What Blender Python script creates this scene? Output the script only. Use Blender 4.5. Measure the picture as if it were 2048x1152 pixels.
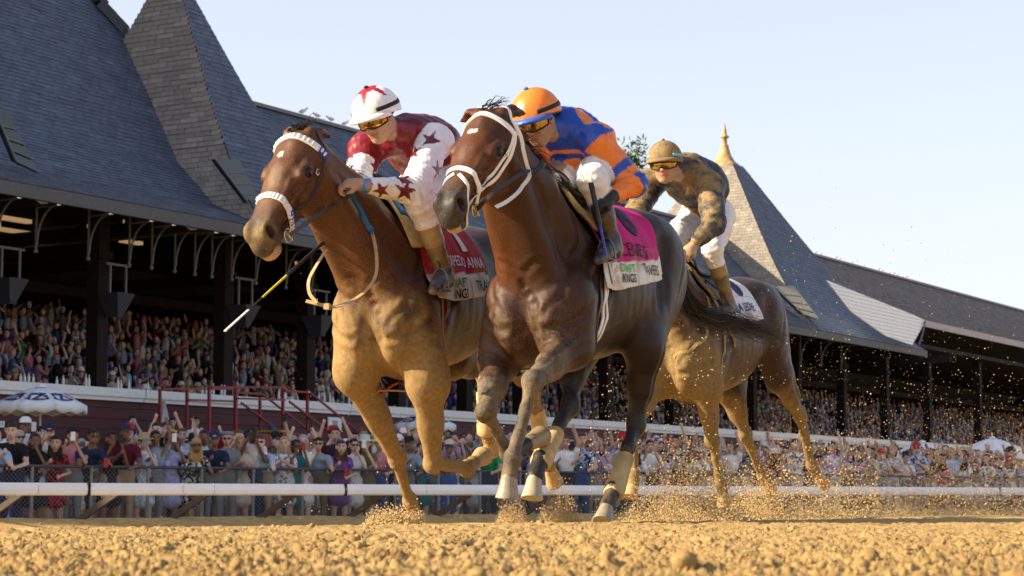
import bpy, bmesh, math, random
import numpy as np
from mathutils import Vector, Matrix

random.seed(7); np.random.seed(7)
sc = bpy.context.scene
for o in list(bpy.data.objects): bpy.data.objects.remove(o)
COL = sc.collection
R = math.radians

# ------------------------------------------------------------------ camera, sky, sun
FPX = 4000.0                     # focal length in pixels of the 2048 px wide picture
CAM_Z = 0.13
PITCH = math.atan(414.0 / FPX)
cam = bpy.data.cameras.new("camera")
cam.sensor_width = 36.0
cam.lens = 36.0 * FPX / 2048.0
cam.clip_start = 0.1; cam.clip_end = 3000
cam.dof.use_dof = True; cam.dof.focus_distance = 9.8; cam.dof.aperture_fstop = 9.0
camo = bpy.data.objects.new("camera", cam); COL.objects.link(camo)
camo.location = (0, 0, CAM_Z); camo.rotation_euler = (math.pi / 2 + PITCH, 0, 0)
sc.camera = camo

SUN_AZ = Vector((-0.975, -0.22, 0)).normalized()      # horizontal direction towards the sun
SUN_EL = R(27)
to_sun = Vector((SUN_AZ.x * math.cos(SUN_EL), SUN_AZ.y * math.cos(SUN_EL), math.sin(SUN_EL)))
w = bpy.data.worlds.new("World"); sc.world = w; w.use_nodes = True
nt = w.node_tree; bg = nt.nodes['Background']
sky = nt.nodes.new('ShaderNodeTexSky'); sky.sky_type = 'NISHITA'; sky.sun_disc = False
sky.sun_elevation = SUN_EL
sky.sun_rotation = math.atan2(SUN_AZ.x, SUN_AZ.y)
sky.air_density = 1.0; sky.dust_density = 1.6; sky.ozone_density = 1.0
_mx = nt.nodes.new('ShaderNodeMix'); _mx.data_type = 'RGBA'; _mx.inputs[0].default_value = .55      # thin high haze over the whole dome
_mx.inputs[7].default_value = (4.75, 4.72, 4.95, 1)
_tc = nt.nodes.new('ShaderNodeTexCoord'); _sx = nt.nodes.new('ShaderNodeSeparateXYZ'); _mr = nt.nodes.new('ShaderNodeMapRange')      # the haze thins towards the zenith
nt.links.new(_tc.outputs['Generated'], _sx.inputs[0]); nt.links.new(_sx.outputs[2], _mr.inputs[0]); _mr.inputs[1].default_value = .05; _mr.inputs[2].default_value = .75; _mr.inputs[3].default_value = .68; _mr.inputs[4].default_value = .10
nt.links.new(_mr.outputs[0], _mx.inputs[0]); nt.links.new(sky.outputs[0], _mx.inputs[6]); nt.links.new(_mx.outputs[2], bg.inputs[0]); bg.inputs[1].default_value = 0.096
sl = bpy.data.lights.new("sun", 'SUN'); sl.energy = 5.0; sl.angle = R(0.5); sl.color = (1.0, 0.84, 0.60)
so = bpy.data.objects.new("sun", sl); COL.objects.link(so)
so.rotation_euler = to_sun.to_track_quat('Z', 'Y').to_euler()
sc.view_settings.view_transform = 'Standard'; sc.view_settings.look = 'None'
sc.view_settings.gamma = 1.0; sc.view_settings.use_curve_mapping = False
sc.view_settings.exposure = 1.20
sc.render.engine = 'CYCLES'
sc.cycles.use_denoising = True
sc.cycles.max_bounces = 6; sc.cycles.diffuse_bounces = 3; sc.cycles.glossy_bounces = 3
sc.cycles.transparent_max_bounces = 12; sc.cycles.transmission_bounces = 4
sc.cycles.caustics_reflective = False; sc.cycles.caustics_refractive = False

_up = Vector((0, -math.sin(PITCH), math.cos(PITCH))); _fw = Vector((0, math.cos(PITCH), math.sin(PITCH)))
def ray(u, v):
    return Vector((1, 0, 0)) * ((u - 1024) / FPX) + _up * ((576 - v) / FPX) + _fw
def P(u, v, Y):                  # the place seen at (u, v) of the photograph at distance Y
    d = ray(u, v); d = d * (Y / d.y)
    return Vector((d.x, d.y, d.z + CAM_Z))

# ------------------------------------------------------------------ tags
def tag(o, label=None, cat=None, group=None, kind=None):
    if label: o['label'] = label
    if cat: o['category'] = cat
    if group: o['group'] = group
    if kind: o['kind'] = kind
    return o
def empty(name, loc=(0, 0, 0), label=None, cat=None, group=None, mat=None):
    o = bpy.data.objects.new(name, None); COL.objects.link(o)
    if mat is not None: o.matrix_world = mat
    else: o.location = loc
    o.empty_display_size = 0.2
    return tag(o, label, cat, group)
def adopt(o, parent):
    """parent without moving: children hold the parent's own coordinates"""
    o.parent = parent
    return o
def link(name, me, mat=None, parent=None, label=None, cat=None, group=None, kind=None):
    o = bpy.data.objects.new(name, me); COL.objects.link(o)
    if mat is not None:
        for m in (mat if isinstance(mat, (list, tuple)) else [mat]): me.materials.append(m)
    if parent is not None: o.parent = parent
    return tag(o, label, cat, group, kind)

# ------------------------------------------------------------------ materials
class NT:
    def __init__(s, name):
        s.m = bpy.data.materials.new(name); s.m.use_nodes = True
        s.t = s.m.node_tree; s.b = s.t.nodes['Principled BSDF']
    def n(s, typ, **kw):
        nd = s.t.nodes.new('ShaderNode' + typ)
        for k, v in kw.items(): setattr(nd, k, v)
        return nd
    def l(s, a, b): s.t.links.new(a, b)
    def noise(s, scale, detail=4, rough=.55, obj=True, vec=None):
        nd = s.n('TexNoise'); nd.inputs['Scale'].default_value = scale
        nd.inputs['Detail'].default_value = detail; nd.inputs['Roughness'].default_value = rough
        if vec is not None: s.l(vec, nd.inputs['Vector'])
        elif obj:
            tc = s.n('TexCoord'); s.l(tc.outputs['Object'], nd.inputs['Vector'])
        return nd.outputs['Fac']
    def ramp(s, fac, stops):
        nd = s.n('ValToRGB'); cr = nd.color_ramp
        while len(cr.elements) < len(stops): cr.elements.new(0.5)
        for e, (p, c) in zip(cr.elements, stops):
            e.position = p; e.color = (c[0], c[1], c[2], 1) if hasattr(c, '__len__') else (c, c, c, 1)
        s.l(fac, nd.inputs[0]); return nd.outputs[0]
    def mix(s, fac, a, b, mode='MIX'):
        nd = s.n('Mix', data_type='RGBA', blend_type=mode)
        for sock, v in ((nd.inputs[0], fac), (nd.inputs[6], a), (nd.inputs[7], b)):
            if hasattr(v, 'is_output'): s.l(v, sock)
            elif hasattr(v, '__len__'): sock.default_value = (v[0], v[1], v[2], 1)
            else: sock.default_value = v
        return nd.outputs[2]
    def math(s, op, a, b=0.0, c=None, clamp=False):
        nd = s.n('Math', operation=op, use_clamp=clamp)
        for i, v in enumerate((a, b) if c is None else (a, b, c)):
            if hasattr(v, 'is_output'): s.l(v, nd.inputs[i])
            else: nd.inputs[i].default_value = v
        return nd.outputs[0]
    def attr(s, name, typ='GEOMETRY'):
        nd = s.n('Attribute', attribute_name=name, attribute_type=typ); return nd
    def bump(s, h, strength=.3, dist=.01):
        nd = s.n('Bump'); nd.inputs['Strength'].default_value = strength; nd.inputs['Distance'].default_value = dist
        s.l(h, nd.inputs['Height']); s.l(nd.outputs[0], s.b.inputs['Normal'])
    def col(s, c):
        if hasattr(c, 'is_output'): s.l(c, s.b.inputs['Base Color'])
        else: s.b.inputs['Base Color'].default_value = (c[0], c[1], c[2], 1)
    def set(s, rough=None, spec=None, metal=None, coat=None, coatr=None, sheen=None):
        for k, v in (('Roughness', rough), ('Specular IOR Level', spec), ('Metallic', metal), ('Coat Weight', coat), ('Coat Roughness', coatr), ('Sheen Weight', sheen)):
            if v is None: continue
            if hasattr(v, 'is_output'): s.l(v, s.b.inputs[k])
            else: s.b.inputs[k].default_value = v
        return s
def simple(name, c, rough=.6, spec=.4, metal=0, var=.15, scale=20, bump=.15, bd=.004, coat=0):
    """a plain material with a little uneven tone and relief"""
    t = NT(name); f = t.noise(scale, 5)
    c0 = [x * (1 - var) for x in c]; c1 = [min(1, x * (1 + var)) for x in c]
    t.col(t.ramp(f, [(.3, c0), (.7, c1)])); t.set(rough, spec, metal, coat)
    if bump: t.bump(t.noise(scale * 4, 4), bump, bd)
    return t.m
def painted(name, rough=.6, spec=.35, bump=.2, bscale=60, bd=.004, var=.25, dirt=None, streak=False):
    """colour comes from the mesh attribute Col (dyes, coat marks, print)"""
    t = NT(name); a = t.attr('Col').outputs['Color']
    f = t.ramp(t.noise(bscale * .4, 5), [(.25, 1 - var), (.75, 1 + var * .3)])
    c = t.mix(1.0, a, f, 'MULTIPLY')
    if streak:                                                          # lie of the hair
        mp = t.n('Mapping'); mp.inputs['Scale'].default_value = (14, 60, 38); tc = t.n('TexCoord'); t.l(tc.outputs['Object'], mp.inputs['Vector'])
        c = t.mix(1.0, c, t.ramp(t.noise(2.0, 6, .7, vec=mp.outputs[0]), [(.28, .62), (.72, 1.25)]), 'MULTIPLY')
    if dirt:
        m = t.attr('mud').outputs['Fac']
        n1 = t.noise(dirt[3], 7, .65)
        na = dirt[4] if len(dirt) > 4 else 2.0
        k = t.math('ADD', t.math('MULTIPLY_ADD', n1, na, -na / 2), m)
        k = t.ramp(k, [(.30, 0.0), (.80, 1.0)])
        k = t.math('MULTIPLY', k, t.math('MULTIPLY', m, 1.35, clamp=True), clamp=True)
        if streak:                                                      # small spatters
            sp = t.ramp(t.noise(170, 3, .5), [(.60, 0.0), (.66, 1.0)]); k = t.math('MAXIMUM', k, t.math('MULTIPLY', sp, t.math('MULTIPLY', m, 2.2, clamp=True)))
        dc = t.mix(t.ramp(t.noise(dirt[3] * 5, 5), [(.3, 0.0), (.7, 1.0)]), [x * .62 for x in dirt[:3]], dirt[:3])
        c = t.mix(k, c, dc)
        rr = t.ramp(k, [(0, rough), (1, .9)])
        t.set(rr, spec)
    else: t.set(rough, spec)
    t.col(c)
    if streak:
        hh = t.noise(5.0, 6, .7, vec=mp.outputs[0])
        if dirt: hh = t.math('ADD', hh, t.math('MULTIPLY', k, t.math('MULTIPLY', t.noise(75, 6, .65), 2.6)))
        t.bump(hh, .42, .0035)
    elif bump: t.bump(t.noise(bscale, 5, .6), bump, bd)
    return t.m

# ------------------------------------------------------------------ mesh helpers
def mesh_from(name, V, F, smooth=True):
    me = bpy.data.meshes.new(name)
    me.from_pydata([tuple(v) for v in V], [], [tuple(f) for f in F])
    if smooth and len(F): me.polygons.foreach_set('use_smooth', np.ones(len(F), bool))
    me.update(); return me
def mesh_quads(name, V, Q, smooth=True):
    me = bpy.data.meshes.new(name); n = Q.shape[1]
    me.vertices.add(len(V)); me.vertices.foreach_set('co', np.asarray(V, np.float32).ravel())
    me.loops.add(Q.size); me.loops.foreach_set('vertex_index', Q.astype(np.int32).ravel())
    me.polygons.add(len(Q)); me.polygons.foreach_set('loop_start', np.arange(0, Q.size, n, dtype=np.int32))
    if smooth: me.polygons.foreach_set('use_smooth', np.ones(len(Q), bool))
    me.update(calc_edges=True); me.validate(); return me
def set_attr(me, name, data):
    data = np.asarray(data, np.float32)
    if data.ndim == 2:
        a = me.attributes.new(name, 'FLOAT_COLOR', 'POINT')
        d = np.ones((len(data), 4), np.float32); d[:, :3] = data[:, :3]; a.data.foreach_set('color', d.ravel())
    else:
        a = me.attributes.new(name, 'FLOAT', 'POINT'); a.data.foreach_set('value', data)
class MB:
    """collects boxes, tubes and prisms into one mesh"""
    def __init__(s): s.v = []; s.f = []; s.sm = []; s.c = []; s.cur = (1, 1, 1)
    def add(s, V, F, smooth=False):
        o = len(s.v); s.v += [tuple(x) for x in V]; s.f += [tuple(i + o for i in f) for f in F]; s.sm += [smooth] * len(F)
        s.c += [s.cur] * len(V)
    def box(s, lo, hi, M=None):
        x0, y0, z0 = lo; x1, y1, z1 = hi
        V = [Vector(p) for p in ((x0,y0,z0),(x1,y0,z0),(x1,y1,z0),(x0,y1,z0),(x0,y0,z1),(x1,y0,z1),(x1,y1,z1),(x0,y1,z1))]
        if M is not None: V = [M @ v for v in V]
        s.add(V, [(3,2,1,0),(4,5,6,7),(0,1,5,4),(1,2,6,5),(2,3,7,6),(3,0,4,7)])
    def bar(s, p, q, w, h, up=Vector((0, 0, 1))):
        p = Vector(p); q = Vector(q); d = (q - p).normalized()
        x = d.cross(up)
        if x.length < 1e-4: x = d.cross(Vector((1, 0, 0)))
        x.normalize(); y = x.cross(d)
        V = [a + x * (sx * w / 2) + y * (sy * h / 2) for a in (p, q) for sx, sy in ((-1,-1),(1,-1),(1,1),(-1,1))]
        s.add(V, [(0,1,2,3),(7,6,5,4),(0,4,5,1),(1,5,6,2),(2,6,7,3),(3,7,4,0)])
    def tube(s, pts, r, n=8, cap=True, flat=1.0, up=None):
        pts = [Vector(p) for p in pts]; m = len(pts); rs = r if hasattr(r, '__len__') else [r] * m
        V = []; px = None
        for i, p in enumerate(pts):
            d = (pts[min(i + 1, m - 1)] - pts[max(i - 1, 0)]).normalized()
            if up is not None: x = d.cross(Vector(up))
            elif px is None: x = d.cross(Vector((0, 0, 1)) if abs(d.z) < .9 else Vector((1, 0, 0)))
            else: x = px - d * px.dot(d)
            x.normalize(); px = x; y = d.cross(x)
            for k in range(n):
                t = 2 * math.pi * k / n
                V.append(p + x * (math.cos(t) * rs[i]) + y * (math.sin(t) * rs[i] * flat))
        F = [(i*n+k, i*n+(k+1)%n, (i+1)*n+(k+1)%n, (i+1)*n+k) for i in range(m-1) for k in range(n)]
        s.add(V, F, True)
        if cap: s.add(V[:n], [tuple(range(n))[::-1]]); s.add(V[-n:], [tuple(range(n))])
    def lathe(s, prof, n=16, M=None, cap=True):
        V = [Vector((r * math.cos(2*math.pi*k/n), r * math.sin(2*math.pi*k/n), z)) for r, z in prof for k in range(n)]
        if M is not None: V = [M @ v for v in V]
        m = len(prof)
        s.add(V, [(i*n+k, i*n+(k+1)%n, (i+1)*n+(k+1)%n, (i+1)*n+k) for i in range(m-1) for k in range(n)], True)
        if cap: s.add(V[:n], [tuple(range(n))[::-1]]); s.add(V[-n:], [tuple(range(n))])
    def quad(s, a, b, c, d): s.add([a, b, c, d], [(0, 1, 2, 3)])
    def ball(s, c, r, n=10, m=7, M=None):
        rx, ry, rz = r if hasattr(r, '__len__') else (r, r, r); V = []
        for i in range(m + 1):
            ph = math.pi * i / m
            for k in range(n):
                t = 2*math.pi*k/n
                p = Vector((rx*math.sin(ph)*math.cos(t), ry*math.sin(ph)*math.sin(t), rz*math.cos(ph)))
                V.append((M @ p if M is not None else p) + Vector(c))
        s.add(V, [(i*n+k, (i+1)*n+k, (i+1)*n+(k+1)%n, i*n+(k+1)%n) for i in range(m) for k in range(n)], True)
    def mesh(s, name, colattr=False):
        me = bpy.data.meshes.new(name); me.from_pydata(s.v, [], s.f)
        me.polygons.foreach_set('use_smooth', np.array(s.sm, bool))
        if colattr: set_attr(me, 'Col', np.array(s.c))
        me.update(); return me
    def build(s, name, mat, parent=None, label=None, cat=None, group=None, kind=None, colattr=False):
        return link(name, s.mesh(name, colattr), mat, parent, label, cat, group, kind)

# ------------------------------------------------------------------ soft-union solid modelling (distance fields + surface nets)
def smooth01(x): x = np.clip(x, 0, 1); return x * x * (3 - 2 * x)
class Field:
    def __init__(s, lo, hi, h):
        s.lo = np.array(lo, float); s.h = h
        s.n = np.ceil((np.array(hi, float) - s.lo) / h).astype(int) + 1
        s.F = np.full(s.n, .15, np.float32); s.L = np.zeros(s.n, np.int8); s.prims = []
    def win(s, lo, hi):
        i0 = np.clip(np.floor((lo - s.lo) / s.h).astype(int), 0, s.n); i1 = np.clip(np.ceil((hi - s.lo) / s.h).astype(int) + 1, 0, s.n)
        if np.any(i1 <= i0): return None
        ax = [((s.lo[d] + np.arange(i0[d], i1[d]) * s.h).astype(np.float32)) for d in range(3)]
        return (slice(i0[0], i1[0]), slice(i0[1], i1[1]), slice(i0[2], i1[2])), ax[0][:, None, None], ax[1][None, :, None], ax[2][None, None, :]
    def apply(s, sl, d, k, lab, sub):
        A = s.F[sl]
        if sub:
            d = -d; hh = np.maximum(k - np.abs(A - d), 0) / k
            s.F[sl] = np.maximum(A, d) + hh * hh * k * .25
        else:
            near = d < A
            hh = np.maximum(k - np.abs(A - d), 0) / k
            s.F[sl] = np.minimum(A, d) - hh * hh * k * .25
            if lab is not None: s.L[sl][near] = lab
    def cone(s, p, q, r1, r2, k=.03, lab=None, flat=None, sub=False):
        """tapered limb from p to q; flat = (axis, factor) squeezes it along an axis"""
        p = np.array(p, np.float32); q = np.array(q, np.float32); m = max(r1, r2) * (1 if flat is None else max(1, flat[1])) + k + 2 * s.h
        wn = s.win(np.minimum(p, q) - m, np.maximum(p, q) + m)
        if wn is None: return
        sl, x, y, z = wn; d = q - p; L2 = float(d @ d) + 1e-9
        X, Y, Z = x - p[0], y - p[1], z - p[2]
        t = np.clip((X * d[0] + Y * d[1] + Z * d[2]) / L2, 0, 1)
        X = X - t * d[0]; Y = Y - t * d[1]; Z = Z - t * d[2]
        if flat is not None:
            a = np.array(flat[0], np.float32); a = a / np.linalg.norm(a)
            wv = X * a[0] + Y * a[1] + Z * a[2]; g = wv * (1 / flat[1] - 1)
            X = X + a[0] * g; Y = Y + a[1] * g; Z = Z + a[2] * g
        dd = np.sqrt(X * X + Y * Y + Z * Z) - (r1 + (r2 - r1) * t)
        if flat is not None and flat[1] < 1: dd = dd * (.5 + .5 * flat[1])
        s.apply(sl, dd, k, lab, sub)
    def ell(s, c, r, k=.03, lab=None, axes=None, sub=False):
        c = np.array(c, np.float32); r = np.array(r, np.float32); m = float(r.max()) + k + 2 * s.h
        if axes is None: wn = s.win(c - r - k - 2 * s.h, c + r + k + 2 * s.h)
        else: wn = s.win(c - m, c + m)
        if wn is None: return
        sl, x, y, z = wn; X, Y, Z = x - c[0], y - c[1], z - c[2]
        if axes is not None:
            A = np.array([np.array(a, np.float32) / np.linalg.norm(a) for a in axes])
            X, Y, Z = [X * A[i][0] + Y * A[i][1] + Z * A[i][2] for i in range(3)]
        X, Y, Z = X / r[0], Y / r[1], Z / r[2]
        k0 = np.sqrt(X * X + Y * Y + Z * Z); k1 = np.sqrt((X / r[0])**2 + (Y / r[1])**2 + (Z / r[2])**2) + 1e-6
        s.apply(sl, k0 * (k0 - 1) / k1, k, lab, sub)
    def chain(s, pts, rs, k=.03, lab=None, flat=None):
        for i in range(len(pts) - 1): s.cone(pts[i], pts[i+1], rs[i], rs[i+1], k, lab, flat)
    def mesh(s, smooth=2):
        F = s.F; S = F < 0
        c = np.zeros(np.array(F.shape) - 1, np.int8)
        offs = [(i, j, k) for i in (0, 1) for j in (0, 1) for k in (0, 1)]
        sh = c.shape
        for (i, j, k) in offs: c += S[i:i+sh[0], j:j+sh[1], k:k+sh[2]]
        mix = (c > 0) & (c < 8); idx = np.argwhere(mix)
        vid = np.full(sh, -1, np.int32); vid[mix] = np.arange(len(idx))
        val = np.stack([F[idx[:, 0]+i, idx[:, 1]+j, idx[:, 2]+k] for (i, j, k) in offs], 1)
        pos = np.zeros((len(idx), 3)); cnt = np.zeros(len(idx))
        O = np.array(offs, float)
        for a in range(8):
            for b in range(a + 1, 8):
                if np.abs(O[a] - O[b]).sum() != 1: continue
                va, vb = val[:, a], val[:, b]; m = (va < 0) != (vb < 0)
                t = np.where(m, va / np.where(m, va - vb, 1), 0)
                pos += np.where(m[:, None], O[a] + t[:, None] * (O[b] - O[a]), 0); cnt += m
        V = (idx + pos / cnt[:, None]) * s.h + s.lo
        Q = []
        for ax in range(3):
            sl0 = [slice(1, -1)] * 3; sl1 = [slice(1, -1)] * 3
            sl0[ax] = slice(0, -1); sl1[ax] = slice(1, None)
            A = S[tuple(sl0)]; B = S[tuple(sl1)]
            e = np.argwhere(A != B)
            if len(e) == 0: continue
            flip = A[tuple(e.T)]
            o = [1, 1, 1]; o[ax] = 0; e = e + o
            u, v = [(1, 2), (2, 0), (0, 1)][ax]
            def at(du, dv):
                q = e.copy(); q[:, u] -= du; q[:, v] -= dv; return vid[q[:, 0], q[:, 1], q[:, 2]]
            q = np.stack([at(1, 1), at(0, 1), at(0, 0), at(1, 0)], 1)
            q[~flip] = q[~flip][:, ::-1]; Q.append(q)
        Q = np.concatenate(Q)
        lab = s.L[idx[:, 0], idx[:, 1], idx[:, 2]]
        E = np.concatenate([Q[:, [0, 1]], Q[:, [1, 2]], Q[:, [2, 3]], Q[:, [3, 0]]]); E = np.concatenate([E, E[:, ::-1]])
        deg = np.bincount(E[:, 0], minlength=len(V))[:, None] + 1e-9
        for it in range(smooth):
            for lam in (.5, -.52):
                M = np.stack([np.bincount(E[:, 0], V[E[:, 1], d], minlength=len(V)) for d in range(3)], 1) / deg
                V = V + lam * (M - V)
        return V, Q, lab
def fbm(Pn, scale, seed=0, octs=3):
    """cheap smooth pseudo-noise on points, about -1..1"""
    rng = np.random.RandomState(seed); out = np.zeros(len(Pn)); amp = 1; tot = 0
    for o in range(octs):
        for j in range(4):
            d = rng.normal(size=3); d /= np.linalg.norm(d)
            out += amp * np.sin(Pn @ d * scale * (1 + .35 * j) + rng.uniform(0, 6.3)) * .5
        tot += amp; amp *= .55; scale *= 2.1
    return out / tot / 1.1
def V3(*a): return np.array(a, float)
def nrm(v): v = np.asarray(v, float); return v / np.linalg.norm(v)
# ------------------------------------------------------------------ ground
def perlin2(x, y, seed=0):
    rng = np.random.RandomState(seed); p = rng.permutation(512); p = np.concatenate([p, p]); g = rng.uniform(0, 2*np.pi, 512)
    xi = np.floor(x).astype(int); yi = np.floor(y).astype(int); xf = x - xi; yf = y - yi
    def gr(ix, iy, dx, dy):
        a = g[p[(p[ix % 512] + iy) % 512]]; return np.cos(a) * dx + np.sin(a) * dy
    u = xf*xf*xf*(xf*(xf*6-15)+10); v = yf*yf*yf*(yf*(yf*6-15)+10)
    a = gr(xi, yi, xf, yf); b = gr(xi+1, yi, xf-1, yf); c = gr(xi, yi+1, xf, yf-1); d = gr(xi+1, yi+1, xf-1, yf-1)
    return (a*(1-u)+b*u)*(1-v) + (c*(1-u)+d*u)*v
FEN_P = V3(-7.9, 30.8, 0); FEN_D = nrm(V3(.705, .709, 0)); FEN_N = V3(.709, -.705, 0)
def d_f(x, y): return (x - FEN_P[0]) * FEN_N[0] + (y - FEN_P[1]) * FEN_N[1]
def ground_z(x, y):
    d = d_f(x, y)
    z = -.45 * smooth01((20.6 - d) / 42.0) * 2; z = np.maximum(z, -.45)
    z = np.where(d < 20.6, np.maximum(-.0215 * (20.6 - d), -.45), 0.0)
    return z + .20 * np.exp(-((d - 1.3) / .75)**2)
def fen(t, off=0.0, z=0.0):      # t metres along the fence from its left end in view, off metres towards the track
    p = FEN_P + FEN_D * t + FEN_N * off; return Vector((p[0], p[1], z))
def fen_t(u, off=0.0):           # place along the fence seen at column u
    k = (u - 1024) / FPX / math.cos(PITCH); q = FEN_P + FEN_N * off
    return (k * q[1] - q[0]) / (FEN_D[0] - k * FEN_D[1])
dirt = NT('track_dirt')
_n = dirt.noise(7, 8, .6); _n2 = dirt.noise(90, 4)
_c = dirt.ramp(_n, [(.32, (.26, .15, .052)), (.48, (.47, .30, .115)), (.70, (.58, .40, .17))])
dirt.col(dirt.mix(.35, _c, dirt.ramp(_n2, [(.3, (.30, .175, .06)), (.7, (.64, .45, .21))]))); dirt.set(.95, .15); dirt.bump(dirt.noise(190, 7, .7), .9, .010); dirt = dirt.m
def rough(x, y):
    h = .018*perlin2(x*3.1, y*3.1, 1) + .026*np.abs(perlin2(x*8, y*8, 2)) + .026*np.abs(perlin2(x*19, y*19, 3)) + .026*np.abs(perlin2(x*43, y*43, 4)) + .018*np.abs(perlin2(x*97, y*97, 5)) + .008*perlin2(x*190, y*190, 8)
    pit = perlin2(x*5.2+9, y*5.2, 6); return (h - .030 * smooth01((pit - .18) / .22)) * np.clip(.62 + .38 * (9.5 - y) / 5, .45, 1) - .020
nr, ncol = 540, 440
Yr = 2.6 * (13.6 / 2.6) ** (np.linspace(0, 1, nr)); th = np.linspace(-.275, .275, ncol)
GX = Yr[:, None] * th[None, :]; GY = np.repeat(Yr[:, None], ncol, 1)
GZ = ground_z(GX, GY) + rough(GX, GY)
V = np.stack([GX, GY, GZ], 2).reshape(-1, 3); i, j = np.meshgrid(np.arange(nr - 1), np.arange(ncol - 1), indexing='ij'); b = (i * ncol + j).ravel()
link('ground', mesh_quads('ground', V, np.stack([b, b + 1, b + ncol + 1, b + ncol], 1)), dirt, kind='structure')
# the rest of the ground out to the horizon, in coarser cells, a little lower where the fine sheet covers it
xs = np.unique(np.concatenate([np.linspace(-900, -60, 15), np.linspace(-60, 90, 260), np.linspace(90, 900, 15)])); ys = np.unique(np.concatenate([np.linspace(-300, -6, 12), np.linspace(-6, 60, 150), np.linspace(60, 200, 60), np.linspace(200, 1600, 15)]))
GX, GY = np.meshgrid(xs, ys); GZ = ground_z(GX, GY) + .035 * perlin2(GX * 1.3, GY * 1.3, 11) * (np.abs(d_f(GX, GY)) < 30)
cov = (GY > 2.5) & (GY < 13.7) & (np.abs(GX) < GY * .282); GZ = GZ - .13 * cov
V = np.stack([GX, GY, GZ], 2).reshape(-1, 3); ncol = len(xs); i, j = np.meshgrid(np.arange(len(ys) - 1), np.arange(ncol - 1), indexing='ij'); b = (i * ncol + j).ravel()
link('ground', mesh_quads('ground', V, np.stack([b, b + 1, b + ncol + 1, b + ncol], 1)), dirt, kind='structure')
def lump(rng, sub=1, amp=.28):
    bm = bmesh.new(); bmesh.ops.create_icosphere(bm, subdivisions=sub, radius=1)
    ds = [nrm(rng.normal(size=3)) for _ in range(7)]; aa = rng.uniform(.5, 1.0, 7)
    for v in bm.verts:
        d = np.array(v.co); k = min([1.0] + [a / max(1e-3, float(d @ q)) for q, a in zip(ds, aa) if d @ q > .3])     # broken flat sides
        v.co *= k * (1 + rng.uniform(-amp, amp) * .35)
    V = np.array([v.co[:] for v in bm.verts]); F = np.array([[v.index for v in f.verts] for f in bm.faces]); bm.free(); return V * rng.uniform(.6, 1.2, 3), F
def scatter_lumps(name, P_, S, mat, sub, seed, label=None, amp=.42, nvar=24):
    rng = np.random.RandomState(seed); var = [lump(rng, sub, amp) for _ in range(nvar)]; Vs = []; Fs = []; o = 0
    for p, s in zip(P_, S):
        V, F = var[rng.randint(nvar)]; a = rng.normal(size=(3, 3)); q, _ = np.linalg.qr(a); Vs.append(V @ q * s + p); Fs.append(F + o); o += len(V)
    return link(name, mesh_quads(name, np.concatenate(Vs), np.concatenate(Fs), smooth=False), mat, label=label, kind='stuff')
rng = np.random.RandomState(3); n = 2700
yy = 2.4 * (13.0 / 2.4) ** rng.uniform(0, 1, n); xx = yy * rng.uniform(-.28, .28, n); ss = np.clip(rng.lognormal(-5.50, .62, n), .0022, .024)
zz = ground_z(xx, yy) + rough(xx, yy) + ss * .15
clod_m = dirt
scatter_lumps('dirt_clods', np.stack([xx, yy, zz], 1), ss, clod_m, 2, 4, 'loose sunlit clods lying on the churned dirt track')
n = 2200; tt = rng.uniform(-4, 60, n); oo = rng.uniform(.2, 4.2, n); pp = FEN_P + FEN_D * tt[:, None] + FEN_N * oo[:, None]; ss = np.clip(rng.lognormal(-3.9, .5, n), .008, .07)
pp[:, 2] = ground_z(pp[:, 0], pp[:, 1]) + ss * .1
scatter_lumps('shaded_clods', pp, ss, clod_m, 1, 5, 'shaded clods on the low dirt berm under the white rail')
# ------------------------------------------------------------------ grandstand
G_D = nrm(V3(.511, .860, 0)); G_V = V3(-.860, .511, 0); G_O = V3(-10.5, 51.0, -.45)
def St(u, v, z):                 # u along the stand, v metres back from its front wall, z above the apron
    p = G_O + G_D * u + G_V * v; return Vector((p[0], p[1], z - .45))
MST = Matrix(((G_D[0], G_V[0], 0, G_O[0]), (G_D[1], G_V[1], 0, G_O[1]), (0, 0, 1, G_O[2]), (0, 0, 0, 1)))
def st_u(px, v):
    k = (px - 1024) / FPX / math.cos(PITCH); q = G_O + G_V * v
    return (k * q[1] - q[0]) / (G_D[0] - k * G_D[1])
def st_at(px, py, v):            # (u, z) seen at a pixel on the upright plane v
    d = ray(px, py); n = Vector(G_V); q = Vector(G_O + G_V * v); c = Vector((0, 0, CAM_Z))
    t = (q - c).dot(n) / d.dot(n); p = c + d * t
    r = p - Vector(G_O); return r.dot(Vector(G_D)), p.z + .45
def project(p):
    r = Vector(p) - Vector((0, 0, CAM_Z)); z = r.dot(_fw); return 1024 + FPX * r.x / z, 576 - FPX * r.dot(_up) / z
slate_t = NT('slate'); _a = slate_t.attr('Col').outputs['Color']
slate_t.col(slate_t.mix(1.0, _a, slate_t.ramp(slate_t.noise(2.2, 6), [(.3, .78), (.7, 1.15)]), 'MULTIPLY')); slate_t.set(.62, .45); slate_t.bump(slate_t.noise(25, 4), .3, .01); slate = slate_t.m
maroon_wall = simple('maroon_boards', (.070, .016, .021), .6, .3, var=.25, scale=6)
white_paint = simple('white_paint', (.74, .75, .77), .5, .4, var=.06, scale=8)
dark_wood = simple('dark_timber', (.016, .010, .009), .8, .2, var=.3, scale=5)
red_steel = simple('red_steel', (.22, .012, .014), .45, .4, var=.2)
iron = simple('grey_iron', (.13, .135, .15), .5, .4, var=.2)
dark_glass = simple('dark_glass', (.012, .017, .028), .12, .6, var=.2, bump=0)
stone_tan = simple('tan_finial', (.40, .28, .14), .75, .2, var=.2, scale=5)
stand = empty('grandstand', loc=tuple(G_O), label='long dark grandstand with steep slate roofs behind the crowd', cat='grandstand'); stand.matrix_world = MST
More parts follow.
